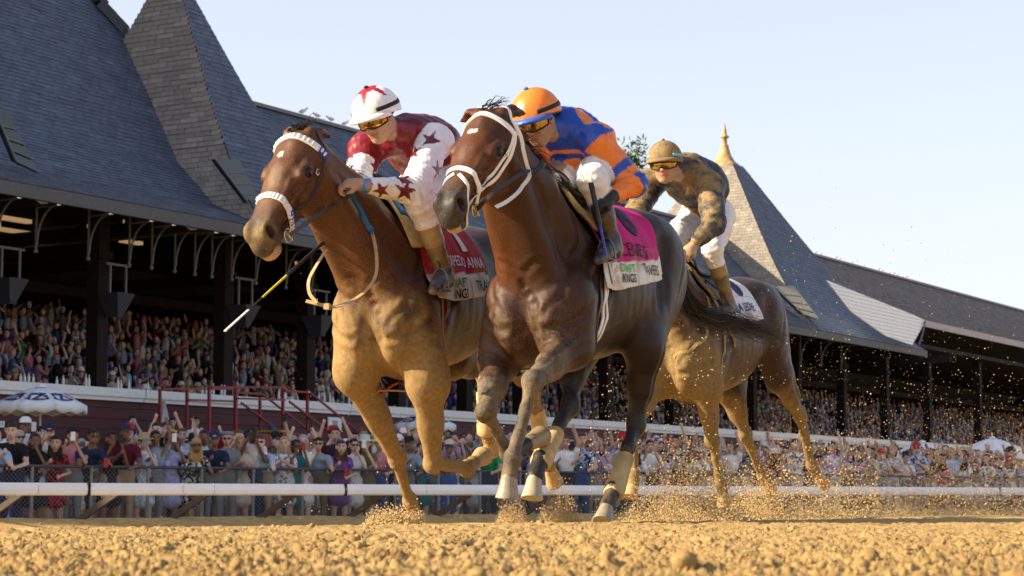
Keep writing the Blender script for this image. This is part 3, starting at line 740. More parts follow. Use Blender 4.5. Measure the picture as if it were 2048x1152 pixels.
def person_mesh(name, sex, pose, h=.019, seed=0):
    F = Field((-.55, -.62, -.02), (.55, .45, 2.35), h); c = F.cone; e = F.ell
    S = 1.0 if sex == 'm' else .94; w = .19 if sex == 'm' else .165
    def p(x, y, z): return V3(x, y, z * S)
    lean = {'lean': .30, 'rest': .16}.get(pose, .03)                     # towards -y, the track
    hip = p(0, .06 if lean > .1 else 0, .93); sh = p(0, -lean * 1.05 + .02, 1.40 - lean * .30); hd = sh + V3(0, -.05 - lean * .25, .215 * S); 
    wom = sex == 'f'
    for s in (-1, 1):
        k = p(s*.10, .0, .50); c(hip + V3(s*.09, 0, -.02), k, .10, .068, .05, 2); c(k, p(s*.105, .02, .09), .066, .045, .03, 0 if wom else 2); c(p(s*.105, .03, .05), p(s*.12, -.13, .04), .045, .035, .02, 4)
    if wom:
        for z, r in ((.90, .17), (.78, .19), (.66, .21), (.54, .225)): e(p(0, .01, z), (r, r * .72, .13), .04, 1)
    e(hip, (.165 if wom else .17, .125, .15), .05, 1 if wom else 2); c(hip + V3(0, 0, .1), (hip + sh) / 2, .135 if not wom else .118, .14 if not wom else .118, .06, 1, ((0, 1, 0), .75)); e(hip * .3 + sh * .7, (w, .125, .21), .06, 1)
    c(sh + V3(-w*.8, 0, -.02), sh + V3(w*.8, 0, -.02), .07, .07, .06, 1)
    if wom: e(sh + V3(.07, -.09, -.17), (.065, .07, .07), .04, 1); e(sh + V3(-.07, -.09, -.17), (.065, .07, .07), .04, 1)
    c(sh, hd, .052, .052, .03, 0); e(hd + V3(0, 0, .025), (.074, .094, .108), .02, 0); e(hd + V3(0, -.045, -.045), (.052, .05, .055), .03, 0); c(hd + V3(0, -.095, .02), hd + V3(0, -.115, -.015), .010, .016, .012, 0)
    e(hd + V3(.08, 0, .01), (.015, .022, .034), .01, 0); e(hd + V3(-.08, 0, .01), (.015, .022, .034), .01, 0)
    e(hd + V3(0, .018, .082), (.090, .108, .080), .010, 3); e(hd + V3(0, .050, .03), (.090, .080, .10), .012, 3)
    if wom:
        for s in (-1, 1): c(hd + V3(s*.07, .03, .05), hd + V3(s*.095, .02, -.20), .035, .04, .02, 3)
        c(hd + V3(0, .07, .05), hd + V3(0, .09, -.25), .07, .085, .03, 3)
    # dark sunglasses bridge / eye sockets carved for shade
    for s in (-1, 1): e(hd + V3(s*.032, -.096, .030), (.018, .018, .012), .01, None, sub=True)
    e(hd + V3(0, -.098, -.058), (.022, .014, .007), .006, None, sub=True)
    aw = .046 if not wom else .038
    def arm(s, el, ha, sleeve=.55):
        s0 = sh + V3(s*(w - .0), 0, -.03); el = np.array(el, float); ha = np.array(ha, float); el[0] *= s; ha[0] *= s; el = el + sh; ha = ha + sh
        c(s0, s0 + (el - s0) * sleeve, aw + .020, aw + .014, .03, 1); c(s0 + (el - s0) * sleeve, el, aw, aw - .004, .012, 0 if sleeve < .95 else 1)
        c(el, ha, aw - .004, .026, .02, 0 if pose not in ('suit',) else 1); e(ha + nrm(ha - el) * .045, (.034, .030, .048), .02, 0)
    low = (.24, -.02, -.30), (.22, -.12, -.52)
    A_ = {'phone': (((.23, -.20, -.22), (.07, -.36, .13)), ((.23, -.20, -.22), (.09, -.34, .10))),
          'high': (((.26, -.12, .20), (.17, -.20, .52)), ((.24, -.10, -.26), (.12, -.30, -.12))),
          'both': (((.28, -.08, .18), (.15, -.16, .46)), ((.28, -.08, .16), (.20, -.14, .42))),
          'lean': (((.26, -.22, -.24), (.12, -.46, -.28)), ((.26, -.22, -.24), (.16, -.46, -.30))),
          'rest': (((.25, -.14, -.28), (.10, -.36, -.34)), ((.25, -.14, -.26), (.08, -.36, -.10))),
          'clap': (((.24, -.16, -.26), (.03, -.34, -.10)), ((.24, -.16, -.26), (.03, -.34, -.12))),
          'down': (low, low), 'camera': (((.24, -.20, -.12), (.06, -.24, .20)), ((.24, -.20, -.12), (.07, -.24, .18))),
          'chin': (((.20, -.22, -.26), (.03, -.22, .07)), low), 'suit': (low, ((.24, -.12, -.28), (.10, -.30, -.22)))}[pose]
    arm(1, *A_[0], sleeve=1.0 if pose == 'suit' else .55); arm(-1, *A_[1], sleeve=1.0 if pose == 'suit' else .55)
    V, Q, lab = F.mesh(1)
    V = V + vnormals(V, Q) * (.006 * fbm(V, 22, seed + 3, 2) * np.isin(lab, (1, 2)))[:, None]
    # eyes, brows and mouth
    mb = MB(); mi_ = []
    for s in (-1, 1):
        mb.ball(hd + V3(s*.033, -.094, .030), (.014, .008, .007), 6, 4); mb.bar(hd + V3(s*.018, -.103, .050), hd + V3(s*.050, -.092, .050), .008, .007)
    nq = len(mb.f); mb.ball(hd + V3(0, -.096, -.056), (.022, .008, .009), 6, 4)
    EV = np.array(mb.v); EF = np.array([f if len(f) == 4 else (f + (f[0],))[:4] for f in mb.f]); EM = np.array([5] * nq + [6] * (len(mb.f) - nq))
    nb0 = len(Q); fm = np.concatenate([np.array(lab)[Q[:, 0]], EM]); Q = np.concatenate([Q, EF + len(V)]); V = np.concatenate([V, EV])
    me = mesh_quads(name, V, Q)
    if len(me.polygons) != len(fm): fm = np.concatenate([fm[:nb0], np.full(len(me.polygons) - nb0, 5)])
    for m in CM: me.materials.append(m)
    me.polygons.foreach_set('material_index', fm.astype(np.int32))
    info = dict(head=hd, hand=sh + V3(*A_[0][1]) + V3(0, -.02, .06))
    return me, info
def vnormals(V, Q):
    n = np.cross(V[Q[:, 2]] - V[Q[:, 0]], V[Q[:, 3]] - V[Q[:, 1]]); N = np.zeros_like(V)
    for j in range(4):
        for d in range(3): N[:, d] += np.bincount(Q[:, j], n[:, d], minlength=len(V))
    return N / (np.linalg.norm(N, axis=1)[:, None] + 1e-9)
POSES = ('phone', 'high', 'both', 'lean', 'rest', 'clap', 'down', 'camera', 'chin', 'suit')
PM = {}
for sx in 'mf':
    for po in POSES:
        if sx == 'f' and po == 'suit': continue
        PM[(sx, po)] = person_mesh('person', sx, po, .023, hash(po) % 50 if False else POSES.index(po))
# small extras: hats, caps, sunglasses, phones
def hat_mesh(kind):
    mb = MB()
    if kind == 'brim': mb.lathe([(.0, .115), (.06, .112), (.085, .09), (.092, .03), (.10, .022), (.165, .012), (.17, .004), (.10, .008), (.088, .0)], 20, cap=False)
    elif kind == 'cap':
        mb.lathe([(.0, .095), (.05, .088), (.085, .055), (.098, .0)], 16, cap=False)
        V = []; n = 10
        for k in range(n + 1):
            t = -1.0 + 2.0 * k / n; V += [(.095 * math.sin(t), -.10 * math.cos(t) , .004), (.085 * math.sin(t), -.10 * math.cos(t) - .075 * math.cos(t * 1.3), -.012)]
        mb.add([Vector(v) for v in V], [(2*i, 2*i+1, 2*i+3, 2*i+2) for i in range(n)], True)
    elif kind == 'flat': mb.lathe([(.0, .07), (.09, .066), (.13, .045), (.105, .01), (.095, 0)], 16, cap=False)
    me = mb.mesh('hat'); me.materials.append(HATM); return me
HATM = objcol('hat_cloth', 'hat', .85)
HATS = {k: hat_mesh(k) for k in ('brim', 'cap', 'flat')}
mb = MB()
for s in (-1, 1): mb.ball((s*.036, -.098, .026), (.032, .014, .021), 10, 6); mb.bar((s*.066, -.09, .034), (s*.088, .01, .036), .006, .010)
mb.bar((-.012, -.106, .032), (.012, -.106, .032), .006, .008); SG = mb.mesh('sunglasses'); SG.materials.append(simple('dark_lens', (.012, .012, .014), .12, .7, bump=0))
mb = MB(); mb.box((-.038, -.005, -.075), (.038, .005, .075)); mb.box((-.030, -.009, .03), (-.004, -.0052, .066)); PH = mb.mesh('phone'); PH.materials.append(objcol('phone_case', 'case', .35))
CN = {'white': (.80, .79, .80), 'light blue': (.36, .50, .74), 'navy': (.018, .026, .075), 'black': (.014, .014, .016), 'pink': (.62, .24, .32), 'red': (.45, .02, .03), 'lavender': (.38, .30, .55), 'grey': (.22, .23, .25),
      'blue': (.04, .10, .34), 'green': (.03, .28, .10), 'olive': (.16, .14, .05), 'tan': (.42, .31, .20), 'yellow': (.70, .58, .16), 'maroon': (.10, .012, .025), 'purple': (.20, .07, .30), 'teal': (.03, .16, .17), 'beige': (.56, .50, .42), 'orange': (.55, .20, .04), 'grey blue': (.26, .33, .42), 'mint': (.45, .60, .52), 'brown': (.10, .055, .03)}
HAIR = {'black': (.010, .008, .008), 'dark brown': (.03, .016, .010), 'brown': (.075, .035, .018), 'blond': (.42, .27, .11), 'grey': (.36, .35, .35), 'red brown': (.14, .05, .02)}
SKINS = [(.62, .40, .32), (.58, .36, .28), (.68, .47, .39), (.50, .31, .23), (.22, .12, .08), (.62, .40, .31)]
n_people = 0; used_labels = set(); people_where = []
def put_person(pos, face, sex, pose, top, legs, hair, label, group, hat=None, hatc=None, shades=False, pattern=None, skin=None, scale=1.0, case=None, rng=random):
    global n_people
    me, info = PM[(sex, pose)]
    rt = bpy.data.objects.new('person', me); COL.objects.link(rt); rt.location = pos; rt.rotation_euler = (0, 0, face); rt.scale = (scale,)*3
    rt['top'] = list(CN.get(top, (.3, .3, .3))) ; rt['legs'] = list(CN.get(legs, (.05, .05, .06))); rt['hair'] = list(HAIR[hair]); rt['skin'] = list(skin or rng.choice(SKINS))
    rt['pattern'] = list(CN.get(pattern, (0, 0, 0))) if pattern else [0.0, 0.0, 0.0]; rt['patterned'] = 1.0 if pattern else 0.0
    tag(rt, label, 'person', group)
    hd = info['head']
    if hat:
        o = bpy.data.objects.new('hat', HATS[hat]); COL.objects.link(o); o.parent = rt; o.location = (hd[0], hd[1] + .015, hd[2] + .085); o.rotation_euler = (R(rng.uniform(-4, 12)), 0, R(rng.uniform(-15, 15))); o['hat'] = list(CN.get(hatc, (.3, .3, .3))); o.scale = (1.06,)*3
    if shades:
        o = bpy.data.objects.new('sunglasses', SG); COL.objects.link(o); o.parent = rt; o.location = tuple(hd)
    if case:
        q = rt.matrix_world if False else (Matrix.Translation(pos) @ Matrix.Rotation(face, 4, 'Z') @ Matrix.Scale(scale, 4))
        o = bpy.data.objects.new('phone', PH); COL.objects.link(o); o.matrix_world = q @ Matrix.Translation(info['hand'] + V3(-.03, -.03, .03)); o['case'] = list(CN[case])
        tag(o, '%s cased phone of the %s' % (case, label.split(' at the')[0].replace(' filming with a phone', '').replace(' with one arm raised high', '')), 'phone', 'phones held up to film the finish')
        o['label'] = ' '.join(o['label'].split()[:16])
    n_people += 1; return rt
# the front row as seen along the fence: column, pose, sex, top, legs, hair, hat, hat colour, sunglasses, pattern, skin, phone, words
FRONT = [
 (8, 'lean', 'm', 'light blue', 'navy', 'grey', None, None, False, None, None, None, 'man in light blue shirt leaning farthest over the fence'),
 (40, 'rest', 'm', 'black', 'navy', 'dark brown', None, None, False, None, None, None, 'young man in black polo with short dark hair'),
 (84, 'chin', 'f', 'black', 'light blue', 'dark brown', None, None, False, None, None, None, 'woman in black top with hand at her mouth'),
 (125, 'rest', 'f', 'red', 'green', 'black', None, None, False, 'black', None, None, 'woman in red plaid top with long black hair'),
 (160, 'phone', 'm', 'pink', 'grey', 'black', 'cap', 'black', False, None, None, 'white', 'man in pink polo and black cap'),
 (187, 'lean', 'm', 'navy', 'black', 'black', None, None, True, None, None, 'red', 'man in navy polo with sunglasses and crossed arms'),
 (234, 'phone', 'f', 'black', 'tan', 'black', None, None, False, None, (.22, .11, .07), 'black', 'woman in black shirt with curly black hair'),
 (262, 'rest', 'm', 'maroon', 'tan', 'black', 'cap', 'navy', False, None, (.18, .09, .06), None, 'man with dark cap beside the woman in black'),
 (300, 'phone', 'f', 'light blue', 'brown', 'brown', 'brim', 'tan', False, 'white', None, 'grey', 'woman in wide straw hat filming'),
 (322, 'high', 'm', 'grey blue', 'grey', 'black', None, None, False, None, None, None, 'man in grey blue shirt with an arm raised'),
 (352, 'camera', 'f', 'lavender', 'light blue', 'brown', 'brim', 'brown', False, 'light blue', None, 'white', 'woman in long lavender blue dress and straw hat'),
 (402, 'lean', 'f', 'black', 'black', 'blond', None, None, True, 'white', None, None, 'blond woman in black floral dress with sunglasses'),
 (440, 'rest', 'm', 'navy', 'grey', 'grey', 'cap', 'navy', False, None, None, None, 'man in navy blazer and navy cap'),
 (466, 'suit', 'm', 'grey', 'grey', 'grey', 'flat', 'grey', True, None, None, None, 'man in grey suit and flat grey cap'),
 (492, 'clap', 'f', 'beige', 'beige', 'blond', None, None, False, None, None, None, 'blond woman in short beige dress'),
 (516, 'phone', 'm', 'white', 'navy', 'black', None, None, True, None, (.16, .08, .05), 'black', 'dark haired man in white shirt with sunglasses'),
 (541, 'lean', 'm', 'light blue', 'tan', 'brown', None, None, True, None, None, None, 'man in light blue shirt pointing over the fence'),
 (580, 'clap', 'f', 'white', 'white', 'blond', None, None, False, 'grey', None, None, 'woman with long blond hair in white patterned dress'),
 (601, 'phone', 'f', 'teal', 'grey', 'dark brown', None, None, True, None, None, 'red', 'woman in teal top holding a red phone'),
 (616, 'both', 'f', 'white', 'pink', 'grey', None, None, False, None, None, 'black', 'grey haired woman in white with both arms up'),
 (652, 'lean', 'm', 'grey blue', 'olive', 'black', None, None, True, None, None, None, 'man in grey blue tee shirt and khaki shorts'),
 (690, 'rest', 'f', 'purple', 'purple', 'brown', None, None, False, None, None, 'red', 'woman in purple dress with long brown hair'),
 (716, 'chin', 'f', 'white', 'white', 'dark brown', None, None, True, None, None, None, 'woman in white dress and sunglasses'),
 (741, 'phone', 'f', 'olive', 'olive', 'brown', 'brim', 'mint', False, None, None, 'white', 'woman in olive dress and mint hat'),
 (764, 'rest', 'm', 'pink', 'blue', 'grey', 'brim', 'yellow', False, None, None, None, 'man in pink shirt and yellow hat'),
 (822, 'rest', 'm', 'grey blue', 'grey', 'dark brown', 'cap', 'black', False, None, None, None, 'man in grey blue shirt and black cap'),
 (850, 'camera', 'f', 'teal', 'navy', 'dark brown', None, None, False, None, None, 'black', 'woman in teal with a phone at her eye'),
 (985, 'rest', 'm', 'green', 'navy', 'black', None, None, False, None, None, None, 'man in bright green polo shirt'),
]
GZ_A = -.45
to_horses = math.atan2(-0.2, -1)     # bodies are built facing -y
def face_to(pos, tx=.5, ty=10.0): return math.atan2(tx - pos[0], -(ty - pos[1]))
taken = []
G_FENCE = 'spectators pressed against the chain link fence'
for f in FRONT:
    t = fen_t(f[0], -.30); po = f[1]; off = -.46 if po == 'lean' else -.40
    q = fen(t, off, GZ_A); fc = face_to(q) + random.uniform(-.25, .25)
    put_person(q, fc, f[2], po, f[3], f[4], f[5], f[12] + ' at the fence', G_FENCE, f[6], f[7], f[8], f[9], f[10], random.uniform(.93, 1.0), f[11]); taken.append(t); used_labels.add(f[12])
# those pressed in behind and farther along: each described by dress, hair, gesture and where it stands
DO = {'phone': 'filming with a phone', 'high': 'with one arm raised high', 'both': 'cheering with both arms up', 'lean': 'leaning on the fence', 'rest': 'resting an arm on the fence', 'clap': 'clapping', 'down': 'watching with arms down', 'camera': 'holding a camera to the face', 'chin': 'with a hand at the chin', 'suit': 'in a jacket'}
def where_of(px):
    for lim, wd in ((95, 'under the left umbrella'), (250, 'right of the left umbrella'), (420, 'left of the red stairs'), (600, 'below the red stairs'), (780, 'left of the planted foreleg'), (900, 'between the bay forelegs'), (1060, 'behind the dark bay forelegs'), (1250, 'left of the bandaged hind leg'), (1450, 'right of the bandaged hind leg'), (1640, 'behind the muddy horse'), (1800, 'below the white gable'), (2100, 'at the far right rail')):
        if px < lim: return wd
crng = random.Random(21)
def random_person(pos, px, group, poses, zone='', sc_=1.0, used=used_labels):
    for tries in range(60):
        sx = crng.choice('mf'); po = crng.choice(poses)
        if sx == 'f' and po == 'suit': po = 'clap'
        top = crng.choice(['white', 'white', 'white', 'light blue', 'pink', 'beige', 'grey', 'lavender', 'navy', 'grey blue', 'tan'] if px > 880 else ['white', 'white', 'white', 'light blue', 'light blue', 'navy', 'black', 'pink', 'grey', 'lavender', 'blue', 'beige', 'grey blue', 'red', 'maroon', 'green', 'tan', 'teal', 'yellow', 'olive', 'purple'])  # paler clothes towards the right stand in for haze of dust
        hair = crng.choice(['black', 'dark brown', 'dark brown', 'brown', 'brown', 'blond', 'grey', 'red brown']); hat = crng.choice([None, None, None, 'cap', 'brim', None]); hc = crng.choice(['white', 'white', 'navy', 'tan', 'red', 'black', 'beige'])
        sh_ = crng.random() < .35
        lab = '%s %s in %s %s' % ('woman' if sx == 'f' else 'man', ('with %s %s hat' % (hc, 'brimmed' if hat == 'brim' else 'peaked')) if hat else 'with %s hair' % hair, top, DO[po] if po != 'suit' else 'jacket')
        lab = lab + ' ' + zone
        if sh_: lab = lab.replace(' in ', ' and sunglasses in ', 1)
        lab = ' '.join(lab.split()[:16])
        if lab not in used: break
    used.add(lab)
    return put_person(pos, face_to(pos) + crng.uniform(-.3, .3), sx, po, top, crng.choice(['navy', 'black', 'grey', 'tan', 'white', 'beige', 'blue']), hair, lab, group, hat, hc, sh_, crng.choice([None, None, None, 'white', 'navy']), None, crng.uniform(.88, 1.07) * sc_, crng.choice(['black', 'white', None]) if po in ('phone', 'high') and px < 900 else None, crng)
# fill the gaps of the first row, then the rows behind
px = 900
while px < 2080:
    t = fen_t(px, -.4)
    if all(abs(t - q) > .42 for q in taken): random_person(fen(t, -.42, GZ_A), px, G_FENCE, ('rest', 'lean', 'clap', 'phone', 'chin', 'both', 'high'), where_of(px)); taken.append(t)
    px += 40 * .9 * (1 - px / 5200)
G_ROWS = 'spectators standing behind the front row'
for row, (off, step, z) in enumerate(((-1.0, .56, -.03), (-1.65, .66, .02), (-2.5, .85, .04), (-3.6, 1.1, .05))):
    t = fen_t(-20, off); tmax = fen_t(2080, off)
    while t < tmax:
        q = fen(t + crng.uniform(-.12, .12), off + crng.uniform(-.2, .2), GZ_A + z); pxx = project(q + Vector((0, 0, 1.6)))[0]
        if n_people < 226 and -20 < pxx < 2070: random_person(q, pxx, G_ROWS, ('phone', 'phone', 'high', 'phone', 'clap', 'clap', 'camera', 'down', 'camera', 'down', 'both' if crng.random() < .35 else 'chin'), where_of(pxx) + (' in the second row', ' in the third row', ' further back', ' near the wall')[row] * 1)
        t += step * (1 if pxx < 900 else 1.25) * crng.uniform(.85, 1.15)
print('people at the rail', n_people)
# a few people standing alone by the wall
for (px, off, sx, top, hair, po, lab, dz) in ((270, 6.0, 'm', 'blue', 'black', 'camera', 'man in blue tee shirt filming by the maroon wall', .75), (310, 6.5, 'm', 'white', 'grey', 'down', 'grey haired man in pale shirt by the maroon wall', .6), (349, 6.0, 'm', 'yellow', 'dark brown', 'down', 'man in yellow shirt standing left of the red stairs', .75), (396, 6.0, 'm', 'white', 'dark brown', 'suit', 'man in white tee shirt leaning by the red stairs', .8), (548, 7.0, 'f', 'white', 'grey', 'down', 'person in white and blue cap beside the red stairs', .75)):
    u = st_u(px, -2.0); q = St(u, -2.0, .0) + Vector((0, 0, dz)); put_person(q, face_to(q), sx, po, top, 'grey', hair, lab, 'people standing by the grandstand wall', 'cap' if 'cap' in lab else None, 'blue')
# spectators in the stand: the nearest ones singly, the mass behind as one
G_ST = 'spectators standing in the front tiers of the grandstand'
def bay(px):
    for lim, wd in ((180, 'left of the first dark column'), (330, 'right of the first dark column'), (440, 'left of the second dark column'), (610, 'between the second and third dark columns'), (760, 'right of the third dark column'), (1000, 'seen behind the bay horse'), (3000, 'in the far stand')):
        if px < lim: return wd
SPOTS = []
for k in range(11):
    u = st_u(-40, .7 + k * .85); 
    while True:
        u += crng.uniform(.42, .68) * (1 + .02 * k); q = St(u, .75 + k * .85 + crng.uniform(-.15, .15), 1.55 + k * .36); pxx = project(q + Vector((0, 0, 1.4)))[0]
        if pxx > 2080: break
        if k and crng.random() < .10 + .02 * k: continue
        if pxx > 1000 and k > 9: continue
        SPOTS.append((k, pxx, q))
SPOTS.sort(key=lambda s: (s[0] > 2, s[0] > 0 and s[1] > 700, s[0], s[1]))
rest = []
for (k, pxx, q) in SPOTS:
    if n_people < 296 and (pxx < 800): random_person(q, pxx, G_ST, ('clap', 'down', 'camera', 'high', 'clap', 'suit', 'chin'), bay(pxx) + (' by the wall', ' in the second tier', ' in the third tier')[min(k, 2)])
    else: rest.append((k, pxx, q))
print('people', n_people, 'mass', len(rest))
def crowd_mass(name, spots, label, seed, lo=.6, hi=1.0, extra=()):
    """the people too far back to pick out: coarse bodies joined, each with its own colours"""
    r_ = random.Random(seed); mb = MB(); cols = ['white', 'white', 'light blue', 'navy', 'black', 'pink', 'grey', 'lavender', 'blue', 'beige', 'grey blue', 'red', 'green', 'tan', 'maroon', 'purple', 'teal'] if not extra else list(extra)
    for q in spots:
        f = face_to(q) + r_.uniform(-.4, .4); M_ = Matrix.Rotation(f, 3, 'Z'); s = r_.uniform(.92, 1.06)
        def X(x, y, z): return Vector(q) + M_ @ Vector((x*s, y*s, z*s))
        tc = np.array(CN[r_.choice(cols)]) * r_.uniform(lo, hi); sk = np.array(r_.choice(SKINS)); hc = np.array(HAIR[r_.choice(list(HAIR))])
        mb.cur = tuple(tc); mb.tube([X(0, 0, .75), X(0, 0, 1.0), X(0, -.02, 1.22), X(0, -.02, 1.36), X(0, -.02, 1.44)], [.16*s, .15*s, .19*s, .17*s, .06*s], 6, flat=.65)
        mb.cur = tuple(sk); mb.ball(X(0, -.05, 1.585), (.078*s, .092*s, .115*s), 6, 4)
        mb.cur = tuple(hc if r_.random() < .75 else np.array(CN[r_.choice(['white', 'tan', 'navy', 'red'])])); mb.ball(X(0, -.025, 1.63), (.088*s, .096*s, .092*s), 6, 3)
        for sd in (-1, 1):
            po = r_.random()
            el, ha = ((sd*.26, -.05, 1.12), (sd*.2, -.2, .95)) if po < .45 else (((sd*.25, -.18, 1.16), (sd*.06, -.32, 1.3)) if po < .8 else ((sd*.28, -.1, 1.55), (sd*.2, -.2, 1.85)))
            mb.cur = tuple(tc); mb.tube([X(sd*.19, 0, 1.36), X(*el)], [.06*s, .048*s], 4, cap=False); mb.cur = tuple(sk); mb.tube([X(*el), X(*ha)], [.042*s, .036*s], 4, cap=False)
    return mb.build(name, painted_crowd, label=label, kind='stuff', colattr=True)
painted_crowd = painted('crowd_cloth', .8, .2, 0, 9, .004, .25)
crowd_mass('crowd', [q for _, _, q in rest], 'dense crowd filling the shaded tiers of the grandstand', 5, .6, 1.0, ('white', 'white', 'white', 'light blue', 'light blue', 'pink', 'lavender', 'grey blue', 'beige', 'grey', 'navy', 'black', 'blue', 'tan', 'maroon', 'purple', 'green'))
far = []
for i in range(440):
    off = -crng.uniform(1.0, 16) ; t = fen_t(crng.uniform(820, 2100), off); far.append(fen(t, off, GZ_A + .05 + min(.35, -off * .03)))
crowd_mass('crowd', far, 'dense crowd on the apron at the right behind the rail', 6, .8, 1.0, ('white', 'white', 'white', 'light blue', 'pink', 'beige', 'grey', 'lavender', 'grey blue', 'navy', 'tan'))  # pale palette puts the dust haze into the clothes
# ------------------------------------------------------------------ horses
class Frame:
    def __init__(s, X, Y, Z, deg):
        t = R(deg); s.o = Vector((X, Y, Z))
        s.f = Vector((-math.sin(t), -math.cos(t), 0)); s.l = Vector((math.cos(t), -math.sin(t), 0))
        s.M = Matrix(((s.f.x, s.l.x, 0, X), (s.f.y, s.l.y, 0, Y), (0, 0, 1, Z), (0, 0, 0, 1)))
        s.I = s.M.inverted()
    def loc(s, p): return np.array(s.I @ Vector(p))
    def pl(s, u, v, b):            # pixel on the plane b metres left of the spine, in the horse's own metres
        d = ray(u, v); c = Vector((0, 0, CAM_Z)); q = s.o + s.l * b
        t = (q - c).dot(s.l) / d.dot(s.l); return s.loc(c + d * t)
    def px(s, u, v, Y): return s.loc(P(u, v, Y))
    def pa(s, u, v, a):            # pixel on the plane a metres forward of the withers
        d = ray(u, v); c = Vector((0, 0, CAM_Z)); q = s.o + s.f * a
        t = (q - c).dot(s.f) / d.dot(s.f); return s.loc(c + d * t)
    def wor(s, p): return s.M @ Vector(p)

SKIN_BLACK = V3(.018, .015, .014)
def hoof_mesh(ank, toe, nrm_side, r, col, name, fr, parent, mat):
    """a hoof from its coronet centre to the toe: a slanted cone with a flat sole"""
    ank = np.array(ank); d = nrm(np.array(toe) - ank); L = float(np.linalg.norm(np.array(toe) - ank))
    s = nrm(np.cross(d, np.cross(nrm_side, d))); b = np.cross(d, s)
    mb = MB(); mb.cur = tuple(col); rings = []; n = 18
    for i, (t, rr, ex) in enumerate(((-.12, .74, .0), (.0, .80, .0), (.05, .88, .0), (.12, .85, 0), (.35, .95, .03), (.65, 1.08, .06), (.93, 1.26, .10), (1.0, 1.31, .10), (1.01, 1.15, .09), (.96, .6, .06), (.95, .0, .06))):
        c = ank + d * (t * L); mb.cur = tuple(np.array(col) * (.8 if t < .06 else (1.0 if i % 2 else .9)))
        for k in range(n):
            th = 2 * math.pi * k / n
            fwd = math.cos(th) * (1.12 if math.cos(th) > 0 else .85)
            rings.append((c + s * (math.sin(th) * r * rr) + b * (fwd * r * rr + ex * r), mb.cur))
    V = [q for q, _ in rings]; m = len(rings) // n
    mb.v = [tuple(v) for v in V]; mb.c = [c for _, c in rings]
    for i in range(m - 1):
        for k in range(n): mb.f.append((i*n+k, i*n+(k+1) % n, (i+1)*n+(k+1) % n, (i+1)*n+k)); mb.sm.append(True)
    return mb.build(name, mat, parent, colattr=True)

def vnormals(V, Q):
    n = np.cross(V[Q[:, 2]] - V[Q[:, 0]], V[Q[:, 3]] - V[Q[:, 1]]); N = np.zeros_like(V)
    for j in range(4):
        for d in range(3): N[:, d] += np.bincount(Q[:, j], n[:, d], minlength=len(V))
    return N / (np.linalg.norm(N, axis=1)[:, None] + 1e-9)
def relief(V, Q, amp):
    return vnormals(V, Q) * (fbm(V, 11, 5, 3) * amp + fbm(V * V3(1, 1, .55), 34, 9, 3) * amp * .35)[:, None]
def groove(V, N, bv, pts, width, depth, both=.35):
    """press a soft line into the skin (depth < 0 raises it), with a slight swell on either side"""
    P_ = []
    for p in resample([Vector(q) for q in pts], .012):
        q, nn, _, d = bv.find_nearest(p); P_.append(q[:])
    P_ = np.array(P_); n = len(P_); lo, hi = P_.min(0) - width * 3, P_.max(0) + width * 3
    m = np.where(((V > lo) & (V < hi)).all(1))[0]
    if len(m) == 0: return
    D = np.linalg.norm(V[m][:, None, :] - P_[None], axis=2); k = D.argmin(1); d = D[np.arange(len(m)), k] / width
    t = k / max(1, n - 1); fade = np.minimum(1, np.minimum(t, 1 - t) / .22 + .08)
    V[m] -= N[m] * (depth * fade * (np.exp(-d * d) - both * np.exp(-((d - 1.9) / .8) ** 2)))[:, None]
